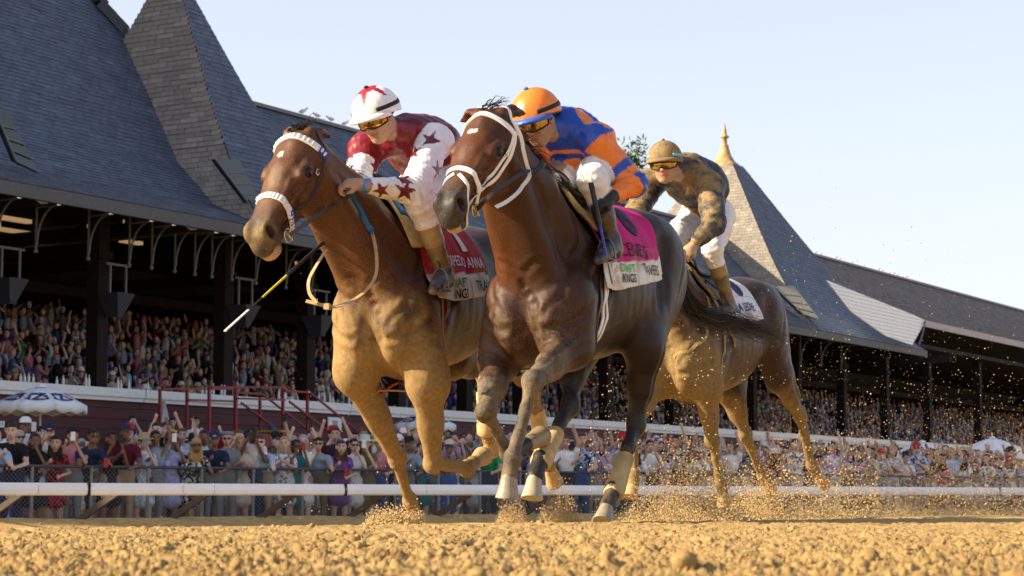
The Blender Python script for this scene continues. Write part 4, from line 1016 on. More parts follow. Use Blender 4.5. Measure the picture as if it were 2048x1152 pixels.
def creases(V, Q, lab, A, H, J, pe, mid, lat, nup):
    V = V.copy(); N = vnormals(V, Q); bv = bvh_of(V, Q); g = lambda pts, w, d, b=.35: groove(V, N, bv, pts, w, d * .62, b)
    g([A(.64, 0, 1.17), A(.62, 0, 1.02), A(.54, 0, .86)], .020, .016); g([A(.60, 0, 1.18), A(.60, .06, 1.24), A(.55, .11, 1.30)], .018, .010); g([A(.60, 0, 1.18), A(.60, -.06, 1.24), A(.55, -.11, 1.30)], .018, .010)
    for s in (-1, 1):
        g([A(.58, s*.02, .93), A(.58, s*.10, .92), A(.52, s*.19, .95), A(.42, s*.25, 1.01), A(.34, s*.27, 1.09)], .019, .017)
        g([pe + lat*s*.07 - nup*.05, mid + lat*s*.12 - nup*.075, A(.46, s*.12, 1.20), A(.56, s*.08, 1.10)], .020, .012)
        g([mid + lat*s*.13 + nup*.05, A(.30, s*.18, 1.40), A(.48, s*.20, 1.20), A(.54, s*.20, 1.07)], .020, .013)
        g([A(.50, s*.20, 1.12), A(.58, s*.13, 1.04), A(.58, s*.08, .98)], .016, .009)
        g([A(.02, s*.22, 1.50), A(-.02, s*.28, 1.30), A(.06, s*.30, 1.12), A(.22, s*.28, .99)], .024, .015)
        g([A(.05, s*.16, 1.52), A(.24, s*.22, 1.32), A(.36, s*.24, 1.17)], .022, .008); g([A(.10, s*.26, 1.34), A(.24, s*.28, 1.20), A(.30, s*.28, 1.06)], .018, .009)
        for k in range(7): g([A(-.12 - .09*k, s*.3, 1.36), A(-.15 - .09*k, s*.33, 1.18), A(-.20 - .085*k, s*.3, 1.0)], .020, .0020, .5)
        g([A(-.60, s*.30, 1.40), A(-.66, s*.32, 1.2), A(-.58, s*.28, 1.02)], .028, .014); g([A(-.96, s*.28, 1.44), A(-.92, s*.28, 1.2), A(-.82, s*.26, 1.0)], .024, .012); g([A(-1.12, s*.22, 1.38), A(-1.08, s*.24, 1.15), A(-1.0, s*.2, .95)], .020, .011)
        g([A(-.30, s*.33, 1.02), A(-.1, s*.32, .94), A(.08, s*.28, .90)], .012, -.005, 0)
        F_ = J['LF'] if s > 0 else J['RF']; el, kn, fe = [np.array(q, float) for q in F_[:3]]; sd = V3(0, s, 0); fw = nrm(np.cross(kn - el, sd)) * s; fw2 = nrm(np.cross(fe - kn, sd)) * s
        g([el + sd*.12 + fw*.02, (el + kn)/2 + sd*.08 + fw*.012, kn * .85 + el * .15 + sd*.05], .016, .010); g([el + sd*.10 - fw*.05, (el + kn)/2 + sd*.07 - fw*.03, kn * .8 + el * .2 + sd*.045 - fw*.015], .013, .008)
        g([el + sd*.07 + fw*.09, (el + kn)/2 + sd*.04 + fw*.06, kn * .85 + el * .15 + sd*.02 + fw*.04], .013, .007)
        for q in (-1, 1): g([kn * .92 + fe * .08 + sd*.04*q, (kn + fe)/2 + sd*.03*q - fw2*.008, fe * .9 + kn * .1 + sd*.03*q - fw2*.012], .011, .008)
        g([kn + sd*.055 + fw2*.02 - (fe-kn)*.10, kn + sd*.055 + fw2*.0, kn + sd*.05 + (fe - kn)*.10], .012, .006); g([kn + fw2*.06 + sd*.03, kn + fw2*.07, kn + fw2*.06 - sd*.03], .012, .006)
        st, hk, fe = [np.array(q, float) for q in (J['LH'] if s > 0 else J['RH'])[:3]]
        g([st + sd*.10, (st + hk)/2 + sd*.07, hk * .85 + st * .15 + sd*.05], .018, .012); g([hk + sd*.05, (hk + fe)/2 + sd*.035, fe * .9 + hk * .1 + sd*.03], .011, .008)
        g([H(.13, s*.09, -.02), H(.17, s*.10, -.12), H(.25, s*.09, -.19), H(.34, s*.06, -.15)], .012, -.006, .5)      # edge of the jaw
        g([H(.27, s*.085, -.035), H(.34, s*.075, -.045), H(.42, s*.06, -.045)], .012, .007); g([H(.25, s*.05, .055), H(.36, s*.045, .04), H(.48, s*.04, .03)], .014, .006)
        g([H(.20, s*.10, .040), H(.175, s*.095, .045), H(.15, s*.085, .04)], .014, .008); g([H(.50, s*.06, .0), H(.52, s*.065, .035), H(.56, s*.05, .045)], .010, .005)
        g([H(.245, s*.10, -.01), H(.28, s*.085, -.02), H(.33, s*.08, .0), H(.40, s*.065, -.005)], .007, -.0045, 0)
    return V
def hair(mb, pts, w0, w1, wob=.01, n=4, rng=random):
    """one lock: a thin three-sided tapering tube"""
    pts = [Vector(p) for p in pts]
    pts = [p + Vector((rng.uniform(-1, 1), rng.uniform(-1, 1), rng.uniform(-1, 1))) * wob * i for i, p in enumerate(pts)]
    mb.tube(pts, [w0 + (w1 - w0) * (i / (len(pts) - 1)) for i in range(len(pts))], 3, cap=False)

def horse(name, fr, J, h, paint, coat, lo, hi, trunk=None):
    """J: poll, muzzle, legs, neck tilt ... in the horse's own metres. Returns (root, tools)"""
    T = dict(dz=0.0, rear=0.0, w=1.0); T.update(trunk or {})
    F = Field(lo, hi, h); k = .05; dz = T['dz']; W = T['w']
    def A(a, b, c): return V3(a, b * W, c + dz + (T['rear'] * max(0, -a)))
    E = F.ell
    # trunk
    E(A(-.25, 0, 1.19), (.62, .275*W, .37), .08, 1); E(A(.10, 0, 1.12), (.40, .225*W, .36), .08, 1)
    E(A(-.50, 0, 1.22), (.48, .27*W, .33), .08, 1)
    F.cone(A(-.05, 0, 1.46), A(-.85, 0, 1.43), .12, .15, .10, 1)
    E(A(-.03, 0, 1.50), (.30, .075, .13), .10, 1)
    E(A(-.88, 0, 1.34), (.40, .245*W, .26), .08, 1)
    for s in (-1, 1):
        E(A(-.80, s*.15, 1.40), (.22, .11, .16), .08, 1)
        E(A(-1.02, s*.135, 1.24), (.23, .125, .30), .07, 1)
        F.cone(A(0.0, s*.10, 1.45), A(.37, s*.165, 1.10), .10, .10, .07, 1, ((0, 1, 0), .75))
        E(A(.14, s*.175, 1.10), (.17, .085, .18), .06, 1)              # triceps
        E(A(.345, s*.105, 1.03), (.20, .125, .21), .045, 1)              # breast muscle
        E(A(.34, s*.165, 1.12), (.12, .085, .14), .05, 1)                # point of shoulder
        E(A(.30, s*.085, .90), (.16, .085, .10), .05, 1)                # between the forelegs
    # neck
    poll = J['poll']; nb = A(.20, 0, 1.27); nd = nrm(poll - nb); nl = np.linalg.norm(poll - nb)
    lat = V3(0, 1, 0); nup = nrm(np.cross(nd, lat)); nup = nup if nup[2] > 0 else -nup
    mid = nb + nd * nl * .55 + np.array(J.get('neckbow', (0, 0, 0)))
    pe = poll - nd * .02 - nup * .085
    NWD = J.get('neckw', 1.0)
    F.cone(nb, mid, .265, .182, .08, 1, (lat, .62*NWD)); F.cone(mid, pe, .182, .128, .05, 1, (lat, .60*NWD))
    F.cone(A(.02, 0, 1.50), mid + nup * .12, .07, .06, .08, 1); F.cone(mid + nup * .12, poll - nd * .03 - nup * .01, .06, .05, .05, 1)
    F.cone(A(.36, 0, 1.16), mid - nup * .10, .11, .065, .07, 1); F.cone(mid - nup * .10, pe - nup * .05 + nd * .02, .065, .055, .04, 1)
    for s in (-1, 1):                                                   # long neck muscles down to the breast
        F.cone(pe + lat * s * .065 - nup * .03, A(.38, s*.09, 1.12), .045, .075, .09, 1)
        F.cone(mid + lat * s * .085 + nup*.02, A(.12, s*.14, 1.30), .07, .10, .09, 1)
        F.cone(pe + lat*s*.05 + nup*.02, mid + lat * s * .085 + nup*.03, .055, .07, .07, 1)
    # head
    mz = J['muzzle']; hx = nrm(mz - poll); HL = np.linalg.norm(mz - poll)
    ht = np.array(J.get('headlat', lat), float); ht = nrm(ht - hx * (ht @ hx)); hn = np.cross(hx, ht)
    if hn[2] < 0 and abs(hn[2]) > .05: hn = -hn
    S = HL / .62; HW = J.get('headw', 1.0)
    def H(x, t, n): return poll + hx * x * S + ht * t * S * HW + hn * n * S * HW
    AX = (hx, ht, hn)
    def HE(c, r, k=.03, lab=2, sub=False): E(H(*c), np.array(r) * S * np.array((1, HW, HW)), k, lab, AX, sub)
    HE((.09, 0, -.01), (.12, .095, .085), .04); HE((.20, 0, .012), (.14, .086, .068), .03)
    F.cone(H(.16, 0, .0), H(.50, 0, -.008), .072*S*HW, .050*S*HW, .03, 2, (ht, .92))
    F.cone(H(.17, 0, -.115), H(.50, 0, -.070), .062*S*HW, .036*S*HW, .04, 2, (ht, .85))
    for s in (-1, 1):
        HE((.215, s*.079, .016), (.060, .030, .036), .02)
        HE((.205, s*.056, -.100), (.120, .030, .105), .025)
        F.cone(H(.26, s*.074, -.020), H(.40, s*.052, -.028), .013*S, .010*S, .02, 2)
        HE((.185, s*.080, .058), (.030, .014, .016), .02, None, True)
        HE((.555, s*.038, .002), (.050, .027, .044), .016, 3)
        F.cone(H(.30, s*.05, .03), H(.5, s*.035, .02), .02*S, .016*S, .03, 2)
    HE((.545, 0, -.028), (.075, .056, .060), .03, 3); HE((.600, 0, -.050), (.034, .046, .040), .025, 3)
    HE((.570, 0, -.098), (.046, .036, .027), .022, 3); HE((.540, 0, -.110), (.034, .030, .022), .025, 3)
    for s in (-1, 1):
        HE((.556, s*.058, .004), (.026, .024, .032), .007, 4, True); 
        HE((.552, s*.042, .000), (.019, .028, .023), .005, 4, True)
        F.cone(H(.625, s*.02, -.077), H(.525, s*.052, -.072), .006*S, .005*S, .008, None, None, True)
        HE((.215, s*.099, .016), (.026, .012, .019), .007, None, True)
    for s, key in ((1, 'earL'), (-1, 'earR')):
        if key not in J: continue
        b = H(.005, s*.052, .055); tip = J[key]; m = b * .58 + tip * .42 + hn * .010
        F.cone(b, m, .027, .031, .03, 2); F.cone(m, b * .2 + tip * .8, .031, .015, .01, 2); F.cone(b * .2 + tip * .8, tip, .015, .003, .006, 2)
        of = nrm(np.cross(tip - b, np.cross(ht * s * .6 + hx * .8, tip - b)))
        F.cone(b * .55 + tip * .45 + of * .026, b * .18 + tip * .82 + of * .013, .021, .008, .008, 5, None, True)
    # legs
    hooves = []
    for key in ('LF', 'RF'):
        p = J[key]; s = 1 if key == 'LF' else -1
        el, kn, fe, co, toe = [np.array(q, float) for q in p]
        sh = A(.33, s*.165, 1.10); d1 = nrm(kn - el); d2 = nrm(fe - kn)
        side = V3(0, 1, 0); fwd = nrm(np.cross(side, d1)); fwd = fwd if fwd[0] > 0 or fwd[2] > .3 else -fwd
        F.cone(sh, el, .115, .118, .07, 1)
        F.cone(el - d1 * .03, el + (kn - el) * .55, .112, .072, .05, 1, (side, .84)); F.cone(el + (kn - el) * .5, kn, .072, .047, .035, 6, (side, .9))
        F.cone(el + fwd * .045 + d1 * .02, el + (kn - el) * .6 + fwd * .02, .055, .036, .035, 1)
        F.cone(el - fwd * .05 + (kn - el) * .1, el + (kn - el) * .7 - fwd * .018, .048, .026, .03, 1)
        fk = nrm(np.cross(side, d2)); fk = fk if fk @ (d1 - d2) > 0 or np.linalg.norm(d1 - d2) < .3 and fk[0] > 0 else -fk
        E(kn + fk * .004, (.055, .050, .058), .022, 7, (d1, side, np.cross(d1, side)))
        E(kn + fk * .016 - d1 * .01, (.042, .046, .036), .02, 7); E(kn - fk * .040 + d1 * .006, (.028, .026, .034), .025, 7)
        F.cone(kn, kn + (fe - kn) * .42, .040, .0245, .025, 7, (side, .92)); F.cone(kn + (fe - kn) * .38, fe, .0245, .028, .03, 7)
        F.cone(kn - fk * .026 + d2 * .03, fe - fk * .028, .018, .018, .014, 7)
        E(fe, (.040, .038, .043), .016, 7); E(fe - fk * .026, (.026, .030, .032), .02, 7)
        F.cone(fe, co, .034, .041, .025, 7)
        hooves.append((key, fe, co, toe))
    for key in ('LH', 'RH'):
        p = J[key]; s = 1 if key == 'LH' else -1
        st, hk, fe, co, toe = [np.array(q, float) for q in p]
        hip = A(-.88, s*.155, 1.28); d1 = nrm(hk - st); d2 = nrm(fe - hk); side = V3(0, 1, 0)
        fk = nrm(np.cross(side, d2)); fk = fk if fk @ (d2 - d1) > 0 else -fk       # back of the hock
        fk = -fk if (fk @ d1) < 0 else fk
        F.cone(hip, st, .215, .14, .09, 1, (side, .68)); F.cone(A(-1.08, s*.13, 1.20), st * .45 + hk * .55, .15, .072, .08, 1, (side, .72))
        E(st, (.10, .08, .11), .05, 1)
        F.cone(st, st + (hk - st) * .55, .12, .074, .05, 1, (side, .80)); F.cone(st + (hk - st) * .5, hk, .074, .048, .04, 6, (side, .8))
        F.cone(st + (hk - st) * .45 + fk * .055, hk + fk * .055 - d1 * .02, .020, .016, .022, 6)     # tendon above the hock
        E(hk + fk * .008, (.058, .046, .064), .025, 7, (d2, side, np.cross(d2, side)))
        F.cone(hk, hk + fk * .058 - d2 * .035, .036, .024, .025, 7); F.cone(hk + fk * .05 - d2 * .03, hk + d2 * .16 + fk * .018, .022, .020, .03, 7)
        F.cone(hk, hk + (fe - hk) * .4, .042, .030, .03, 7, (side, .9)); F.cone(hk + (fe - hk) * .35, fe, .031, .031, .03, 7)
        F.cone(hk + fk * .03 + d2 * .05, fe + fk * .026, .019, .018, .014, 7)
        E(fe, (.043, .040, .047), .02, 7); E(fe + fk * .026, (.026, .030, .032), .02, 7)
        F.cone(fe, co, .035, .042, .025, 7)
        hooves.append((key, fe, co, toe))
    # veins and ridges under the thin skin
    for s in (-1, 1):
        for pts in ([(.30, .064, -.045), (.35, .058, -.06), (.42, .050, -.05), (.47, .046, -.02)], [(.24, .088, -.02), (.30, .075, -.012), (.36, .062, .004)]):
            q = [H(x, s*t, n) for x, t, n in pts]; F.chain(q, [.0055*S]*len(q), .012, None)
        F.chain([A(.50, s*.13, 1.16), A(.53, s*.10, 1.05), A(.52, s*.08, .95)], [.007, .008, .006], .015, None)
        F.chain([A(.30, s*.24, 1.02), A(.36, s*.22, .95), A(.44, s*.17, .90)], [.006, .007, .006], .015, None)
        F.cone(H(.165, s*.082, .034), H(.255, s*.088, .034), .012*S, .009*S, .012, 2)      # brow over the eye
    # grooves: breast line, shoulder edge, elbow fold, flank fold, ribs
    F.cone(A(.565, 0, 1.14), A(.535, 0, .88), .012, .014, .045, None, None, True)
    for s in (-1, 1):
        F.cone(A(.05, s*.275, 1.36), A(-.02, s*.30, 1.0), .016, .012, .09, None, None, True)
        F.cone(A(-.66, s*.295, 1.12), A(-.72, s*.285, 1.40), .016, .012, .10, None, None, True)
        F.cone(A(.18, s*.27, .98), A(.06, s*.27, 1.16), .010, .006, .05, None, None, True)
    J.get('extra', lambda F, A, H: None)(F, A, H)
    V, Q, lab = F.mesh(2)
    V = V + relief(V, Q, J.get('relief', .0035))
    V = creases(V, Q, lab, A, H, J, pe, mid, lat, nup)
    me = mesh_quads(name + "_body", V, Q)
    col, mud = paint(V, lab, A, H, dict(poll=poll, hx=hx, ht=ht, hn=hn, S=S, J=J))
    set_attr(me, 'Col', col); set_attr(me, 'mud', mud)
    root = empty(name, mat=fr.M)
    link('body', me, coat, root)
    # hooves
    hm = painted(name + '_hoof', .45, .4, .3, 90, .002, .3, (.50, .33, .15, 14))
    for key, fe, co, toe in hooves:
        o = hoof_mesh(co, toe, V3(0, 1, 0), .0435, J.get('hoofcol', {}).get(key, (.05, .045, .04)), 'hoof', fr, root, hm)
        set_attr(o.data, 'mud', np.full(len(o.data.vertices), J.get('hoofmud', .3)))
    # eyes
    em = simple(name + '_eye', (.006, .004, .003), .12, .35, var=.05, bump=0)
    for s in (-1, 1):
        mb = MB(); mb.ball(H(.216, s*.0915, .016), (.0265*S,)*3, 16, 12); mb.build('eye', em, root)
    return root, dict(A=A, H=H, AX=AX, S=S, hooves=hooves, poll=poll, mid=mid, nup=nup, nd=nd, lat=lat, F=F, V=V, Q=Q, J=J, ht=ht, hn=hn, hx=hx, pe=pe)

# ------------------------------------------------------------------ straps, cloths and print that follow a surface
from mathutils.bvhtree import BVHTree
def bvh_of(V, Q): return BVHTree.FromPolygons([tuple(v) for v in V], [tuple(int(i) for i in q) for q in Q])
def resample(pts, step, closed=False):
    """smooth curve through the points, evenly cut"""
    P_ = [Vector(p) for p in pts]; n = len(P_); out = []
    def g(i): return P_[i % n] if closed else P_[max(0, min(n - 1, i))]
    segs = n if closed else n - 1
    for i in range(segs):
        p0, p1, p2, p3 = g(i-1), g(i), g(i+1), g(i+2)
        m = max(2, int((p2 - p1).length / step) + 1)
        for j in range(m):
            t = j / m; t2 = t*t; t3 = t2*t
            out.append(.5 * ((2*p1) + (p2-p0)*t + (2*p0-5*p1+4*p2-p3)*t2 + (3*p1-p0-3*p2+p3)*t3))
    if not closed: out.append(P_[-1])
    return out
def strap(mb, bv, pts, w, th=.006, lift=.001, closed=False, step=.012, snap=True):
    """a flat strap laid on a surface along pts"""
    pts = resample(pts, step, closed); n = len(pts); C = []
    for p in pts:
        if snap:
            q, nn, _, dist = bv.find_nearest(p)
            C.append((q + nn * lift, nn))
        else:
            q, nn, _, dist = bv.find_nearest(p); C.append((p, nn))
    Cp = [c for c, _ in C]
    for it in range(3):
        Cp = [(Cp[i] * .5 + (Cp[(i-1) % n] + Cp[(i+1) % n]) * .25) if (closed or 0 < i < n-1) else Cp[i] for i in range(n)]
    N = [nn for _, nn in C]
    for it in range(4): N = [(N[i] * .4 + (N[(i-1) % n] + N[(i+1) % n]) * .3).normalized() if (closed or 0 < i < n-1) else N[i] for i in range(n)]
    V = []
    for i in range(n):
        a = Cp[(i-1) % n] if (closed or i > 0) else Cp[i]; b = Cp[(i+1) % n] if (closed or i < n-1) else Cp[i]
        d = (b - a).normalized(); s_ = d.cross(N[i]).normalized(); u = s_.cross(d)
        for (x, y) in ((-1, 0), (-1, .7), (-.8, 1), (.8, 1), (1, .7), (1, 0)): V.append(Cp[i] + s_ * (x * w / 2) + u * (y * th))
    m = 6; F = []
    for i in range(n if closed else n - 1):
        j = (i + 1) % n
        for k in range(m): F.append((i*m+k, i*m+(k+1) % m, j*m+(k+1) % m, j*m+k))
    if not closed: F += [tuple(range(m))[::-1], tuple((n-1)*m + k for k in range(m))]
    mb.add(V, F, False)
def ribbon(mb, pts, w, th, nrmv, step=.02):
    """a flat strap hanging free; nrmv = the direction its face looks"""
    pts = resample(pts, step); n = len(pts); V = []; nv = Vector(nrmv)
    for i in range(n):
        d = (pts[min(i+1, n-1)] - pts[max(i-1, 0)]).normalized(); s_ = d.cross(nv).normalized(); u = s_.cross(d)
        for (x, y) in ((-1, -1), (1, -1), (1, 1), (-1, 1)): V.append(pts[i] + s_ * (x * w / 2) + u * (y * th / 2))
    F = [(i*4+k, i*4+(k+1) % 4, i*4+4+(k+1) % 4, i*4+4+k) for i in range(n-1) for k in range(4)] + [(3, 2, 1, 0), ((n-1)*4, (n-1)*4+1, (n-1)*4+2, (n-1)*4+3)]
    mb.add(V, F, False)
class Drape:
    """a cloth over the back: (a along the horse, s = arc length down the left side) -> place"""
    def __init__(s, bv, a0, a1, ctr=1.22, off=.014, n=40, th_max=100):
        s.a0, s.a1 = a0, a1; s.A = np.linspace(a0, a1, n); s.TH = np.radians(np.linspace(-th_max, th_max, 90)); s.G = np.zeros((n, 90, 3))
        for i, a in enumerate(s.A):
            for j, th in enumerate(s.TH):
                d = Vector((0, math.sin(th), math.cos(th))); o = Vector((a, 0, ctr)) + d * 1.0
                hit = bv.ray_cast(o, -d, 1.0)
                s.G[i, j] = (hit[0] + d * off) if hit[0] is not None else (Vector((a, 0, ctr)) + d * .3)
        for it in range(3):
            s.G[1:-1] = .5 * s.G[1:-1] + .25 * (s.G[:-2] + s.G[2:]); s.G[:, 1:-1] = .5 * s.G[:, 1:-1] + .25 * (s.G[:, :-2] + s.G[:, 2:])
        d = np.linalg.norm(np.diff(s.G, axis=1), axis=2); c = np.concatenate([np.zeros((n, 1)), np.cumsum(d, 1)], 1)
        s.S = c - c[:, 44:46].mean(1)[:, None]
    def at(s, a, arc, lift=0.0):
        x = (a - s.a0) / (s.a1 - s.a0) * (len(s.A) - 1); i = int(np.clip(math.floor(x), 0, len(s.A) - 2)); f = x - i
        def on(i): return np.array([np.interp(arc, s.S[i], s.G[i, :, k]) for k in range(3)])
        p = on(i) * (1 - f) + on(i + 1) * f
        if lift:
            q = p - np.array((a, 0, 1.22)); q[0] = 0; p = p + q / np.linalg.norm(q) * lift
        return p
def cloth_sheet(dr, fa0, fa1, s0, s1, na, ns, wav=.006, th=.004, seed=0):
    """sheet between arc s0..s1; fa0(t), fa1(t) give the front and rear edge at each fraction of the drop"""
    rng = np.random.RandomState(seed); ph = rng.uniform(0, 6.28, 6); V = []; uv = []
    for j in range(ns + 1):
        t = j / ns; arc = s0 + (s1 - s0) * t
        for i in range(na + 1):
            u = i / na; a = fa0(t) + (fa1(t) - fa0(t)) * u
            wv = wav * (math.sin(a * 26 + ph[0] + arc * 3) + .7 * math.sin(a * 47 + ph[1] - arc * 8) + .6 * math.sin(arc * 30 + ph[2] + a * 9)) * (.25 + t)
            V.append(dr.at(a, arc, .004 + wv + .006)); uv.append((u, t))
    F = [(j*(na+1)+i, j*(na+1)+i+1, (j+1)*(na+1)+i+1, (j+1)*(na+1)+i) for j in range(ns) for i in range(na)]
    return V, F, np.array(uv)
_fonts = {}
def text_geo(body, size=1.0, bold=0.0, shear=0.0):
    """letters as flat faces: list of 2D points and faces, width centred on 0"""
    cu = bpy.data.curves.new('print', 'FONT'); cu.body = body; cu.size = size; cu.align_x = 'CENTER'; cu.align_y = 'CENTER'
    cu.offset = bold; cu.shear = shear; cu.resolution_u = 3
    o = bpy.data.objects.new('print', cu); COL.objects.link(o)
    dg = bpy.context.evaluated_depsgraph_get(); dg.update()
    me = bpy.data.meshes.new_from_object(o.evaluated_get(dg))
    bm = bmesh.new(); bm.from_mesh(me); bmesh.ops.triangulate(bm, faces=bm.faces[:])
    for _ in range(4):
        le = [e for e in bm.edges if e.calc_length() > .028]
        if not le or size * len(body) > 5: break
        bmesh.ops.subdivide_edges(bm, edges=le, cuts=1); bmesh.ops.triangulate(bm, faces=bm.faces[:])
    V = [(v.co.x, v.co.y) for v in bm.verts]; F = [tuple(v.index for v in f.verts) for f in bm.faces]
    bm.free(); bpy.data.objects.remove(o); bpy.data.meshes.remove(me); bpy.data.curves.remove(cu)
    return V, F
def print_on(dr, body, size, a_c, s_c, name, mat, parent, rot=0, lift=.014, bold=0.0, sx=1.0):
    V, F = text_geo(body, size, bold); c, s_ = math.cos(rot), math.sin(rot)
    W = []
    for x, y in V:
        a, s = a_c - (x*sx*c - y*s_), s_c - (x*sx*s_ + y*c); W.append(dr.at(a, s, lift(a, s) if callable(lift) else lift))   # reads left to right from front to rear on the left side
    return link(name, mesh_from(name, W, F, False), mat, parent)
# ------------------------------------------------------------------ umbrellas, stairs, notice, tree, bottles
umb_white = simple('umbrella_canvas', (.76, .76, .78), .7, .3, var=.05, scale=6); umb_purple = simple('purple_print', (.05, .03, .16), .7)
pink_canvas = simple('pink_print', (.60, .10, .32), .7)
def umbrella(px, py_top, s, rad, label, printed=None, words=None, tilt=0, hgt=None):
    Yd = FPX / s; p = P(px, py_top, Yd); ztop = p.z; rt = empty('parasol', (p.x, p.y, GZ_A), label, 'parasol', 'white parasols on the apron'); H_ = ztop - GZ_A
    rt.rotation_euler = (R(tilt), 0, R(30)); n = 8; rim = rad; drop = rad * .36
    for k in range(n):
        a0, a1 = 2*math.pi*k/n, 2*math.pi*(k+1)/n; V = []; m = 6
        for i in range(m + 1):
            t = i / m; r = .10 + (rim - .10) * t; z = H_ - .06 - drop * (t ** 1.25)
            for j in range(5):
                f = j / 4; a = a0 + (a1 - a0) * f; rr = r * math.cos(math.pi / n) / math.cos(a - (a0 + a1) / 2); sag = -.05 * rad * t * math.sin(math.pi * f) * .6
                V.append((rr * math.cos(a), rr * math.sin(a), z + sag))
        base = len(V) - 5
        for j in range(5): x, y, z = V[base + j]; V.append((x * 1.005, y * 1.005, z - .16 + .03 * math.cos(j * 3.1)))
        o = link('canopy_panel', mesh_from('canopy_panel', V, [(i*5+j, i*5+j+1, i*5+5+j+1, i*5+5+j) for i in range(m + 1) for j in range(4)]), (pink_canvas if (printed == 'pink' and k % 2) else umb_white), rt); o.modifiers.new('s', 'SOLIDIFY').thickness = .006
        if words:
            tv, tf = text_geo(words[k % len(words)], .52 * rad / 1.2, .012); W_ = []
            for x, y in tv:
                am = (a0 + a1) / 2; rr = rad * .74 - y * .0 ; r0 = rad * .70 - y; zz = H_ - .06 - drop * (max(0, (r0 - .1) / (rim - .1)) ** 1.25) + .03 - .03 * math.cos(x * 3); a = am + x / max(.3, r0); W_.append((r0 * math.cos(a) * math.cos(math.pi/n)*1.02, r0 * math.sin(a) * math.cos(math.pi/n)*1.02, zz))
            link('lettering', mesh_from('lettering', W_, tf, False), umb_purple, rt)
    mb = MB(); mb.tube([(0, 0, 0), (0, 0, H_ + .04)], .025, 8); mb.build('pole', white_paint, rt); mb = MB(); mb.lathe([(.0, H_ + .03), (.10, H_ - .0), (.13, H_ - .05)], 12, cap=False); mb.build('crown_cap', umb_white, rt)
    return rt
umbrella(82, 770, 94, 1.02, 'white parasol with purple print at the far left', words=['FIZZ', 'FIZZ'])
umbrella(848, 822, 70, .95, 'white parasol with purple print seen between the bay forelegs', words=['TEZZ'])
umbrella(1312, 872, 56, 1.05, 'white and pink parasol right of the bandaged hind leg', 'pink')
umbrella(1845, 882, 60, 1.2, 'plain white parasol left of the two raised arms', None)
umbrella(1985, 874, 56, 1.25, 'plain white parasol farthest right above the crowd', None)
umbrella(1525, 878, 50, .95, 'plain white parasol behind the muddy hind leg', None)
# red viewing stairs in front of the wall
def stp(px, py, v=-1.3): u, z = st_at(px, py, v); return Vector((u, v, z))
st = empty('viewing_stairs', label='red steel viewing platform with stairs and railings at the wall', cat='stairs'); st.matrix_world = MST
def bars(name, segs, w=.055, mat=red_steel, dv=0):
    for a, b in segs:
        mb = MB(); mb.bar(a + Vector((0, dv, 0)), b + Vector((0, dv, 0)), w, w); mb.build(name, mat, st)
for dv in (0, -1.6):
    bars('post', [(stp(320, 870), stp(320, 778)), (stp(374, 870), stp(374, 780)), (stp(470, 860), stp(470, 780)), (stp(520, 860), stp(520, 782))], .065, dv=dv + .001)
    bars('handrail', [(stp(320, 778), stp(470, 778)), (stp(374, 800), stp(470, 803)), (stp(470, 785), stp(520, 788))], .05, dv=dv - .08)
    bars('handrail', [(stp(520, 788), stp(622, 868)), (stp(478, 806), stp(585, 884))], .05, dv=dv - .08)
a, b = stp(470, 862), stp(600, 900); n = 7
for k in range(n):
    p = a.lerp(b, k / n); mb = MB(); mb.box((p.x, -2.85, p.z - .05), (p.x + .45, -1.35, p.z)); mb.build('tread', simple('yellow_tread', (.45, .33, .04), .6) if k == 0 else red_steel, st)
mb = MB(); mb.box((stp(372, 862).x, -2.85, stp(400, 868).z - .45), (stp(472, 862).x, -1.4, stp(400, 868).z)); mb.build('deck', red_steel, st)
mb = MB(); mb.bar(a + Vector((0, -1.55, -.25)), b + Vector((0, -1.55, -.25)), .06, .4); mb.bar(a + Vector((0, -.05, -.25)), b + Vector((0, -.05, -.25)), .06, .4); mb.build('stringer', red_steel, st)
# canvas sail leaning by the stairs
q = [stp(318, 868, -1.0), stp(346, 870, -1.0), stp(330, 802, -.9)]; mb = MB(); mb.add(q + [p + Vector((0, .12, 0)) for p in q], [(0, 1, 2), (5, 4, 3), (0, 3, 4, 1), (1, 4, 5, 2), (2, 5, 3, 0)]); s_ = mb.build('folded_parasol', simple('grey_canvas', (.42, .44, .48), .8), label='folded grey canvas leaning left of the red stairs', cat='canvas'); s_.matrix_world = MST
# notice board on the wall
def wall_sign(x0, y0, x1, y1, label, dark):
    u0_, z1_ = st_at(x0, y0, -.14); u1_, z0_ = st_at(x1, y1, -.14); r = empty('notice', label=label, cat='notice'); r.matrix_world = MST
    mb = MB(); mb.box((u0_, -.16, z0_), (u1_, -.12, z1_)); mb.build('board', white_paint, r); w_ = u1_ - u0_; h_ = z1_ - z0_
    mb = MB(); mb.box((u0_ + w_*.3, -.166, z0_ + h_*.35), (u1_ - w_*.3, -.1605, z1_ - h_*.25)); mb.build('print', simple('blue_grey_print', (.30, .36, .45), .7), r)
wall_sign(656, 834, 682, 862, 'white notice fixed to the maroon wall left of the bay horse', 0)
wall_sign(0, 842, 8, 855, 'small white notice on the maroon wall at the left edge', 0)
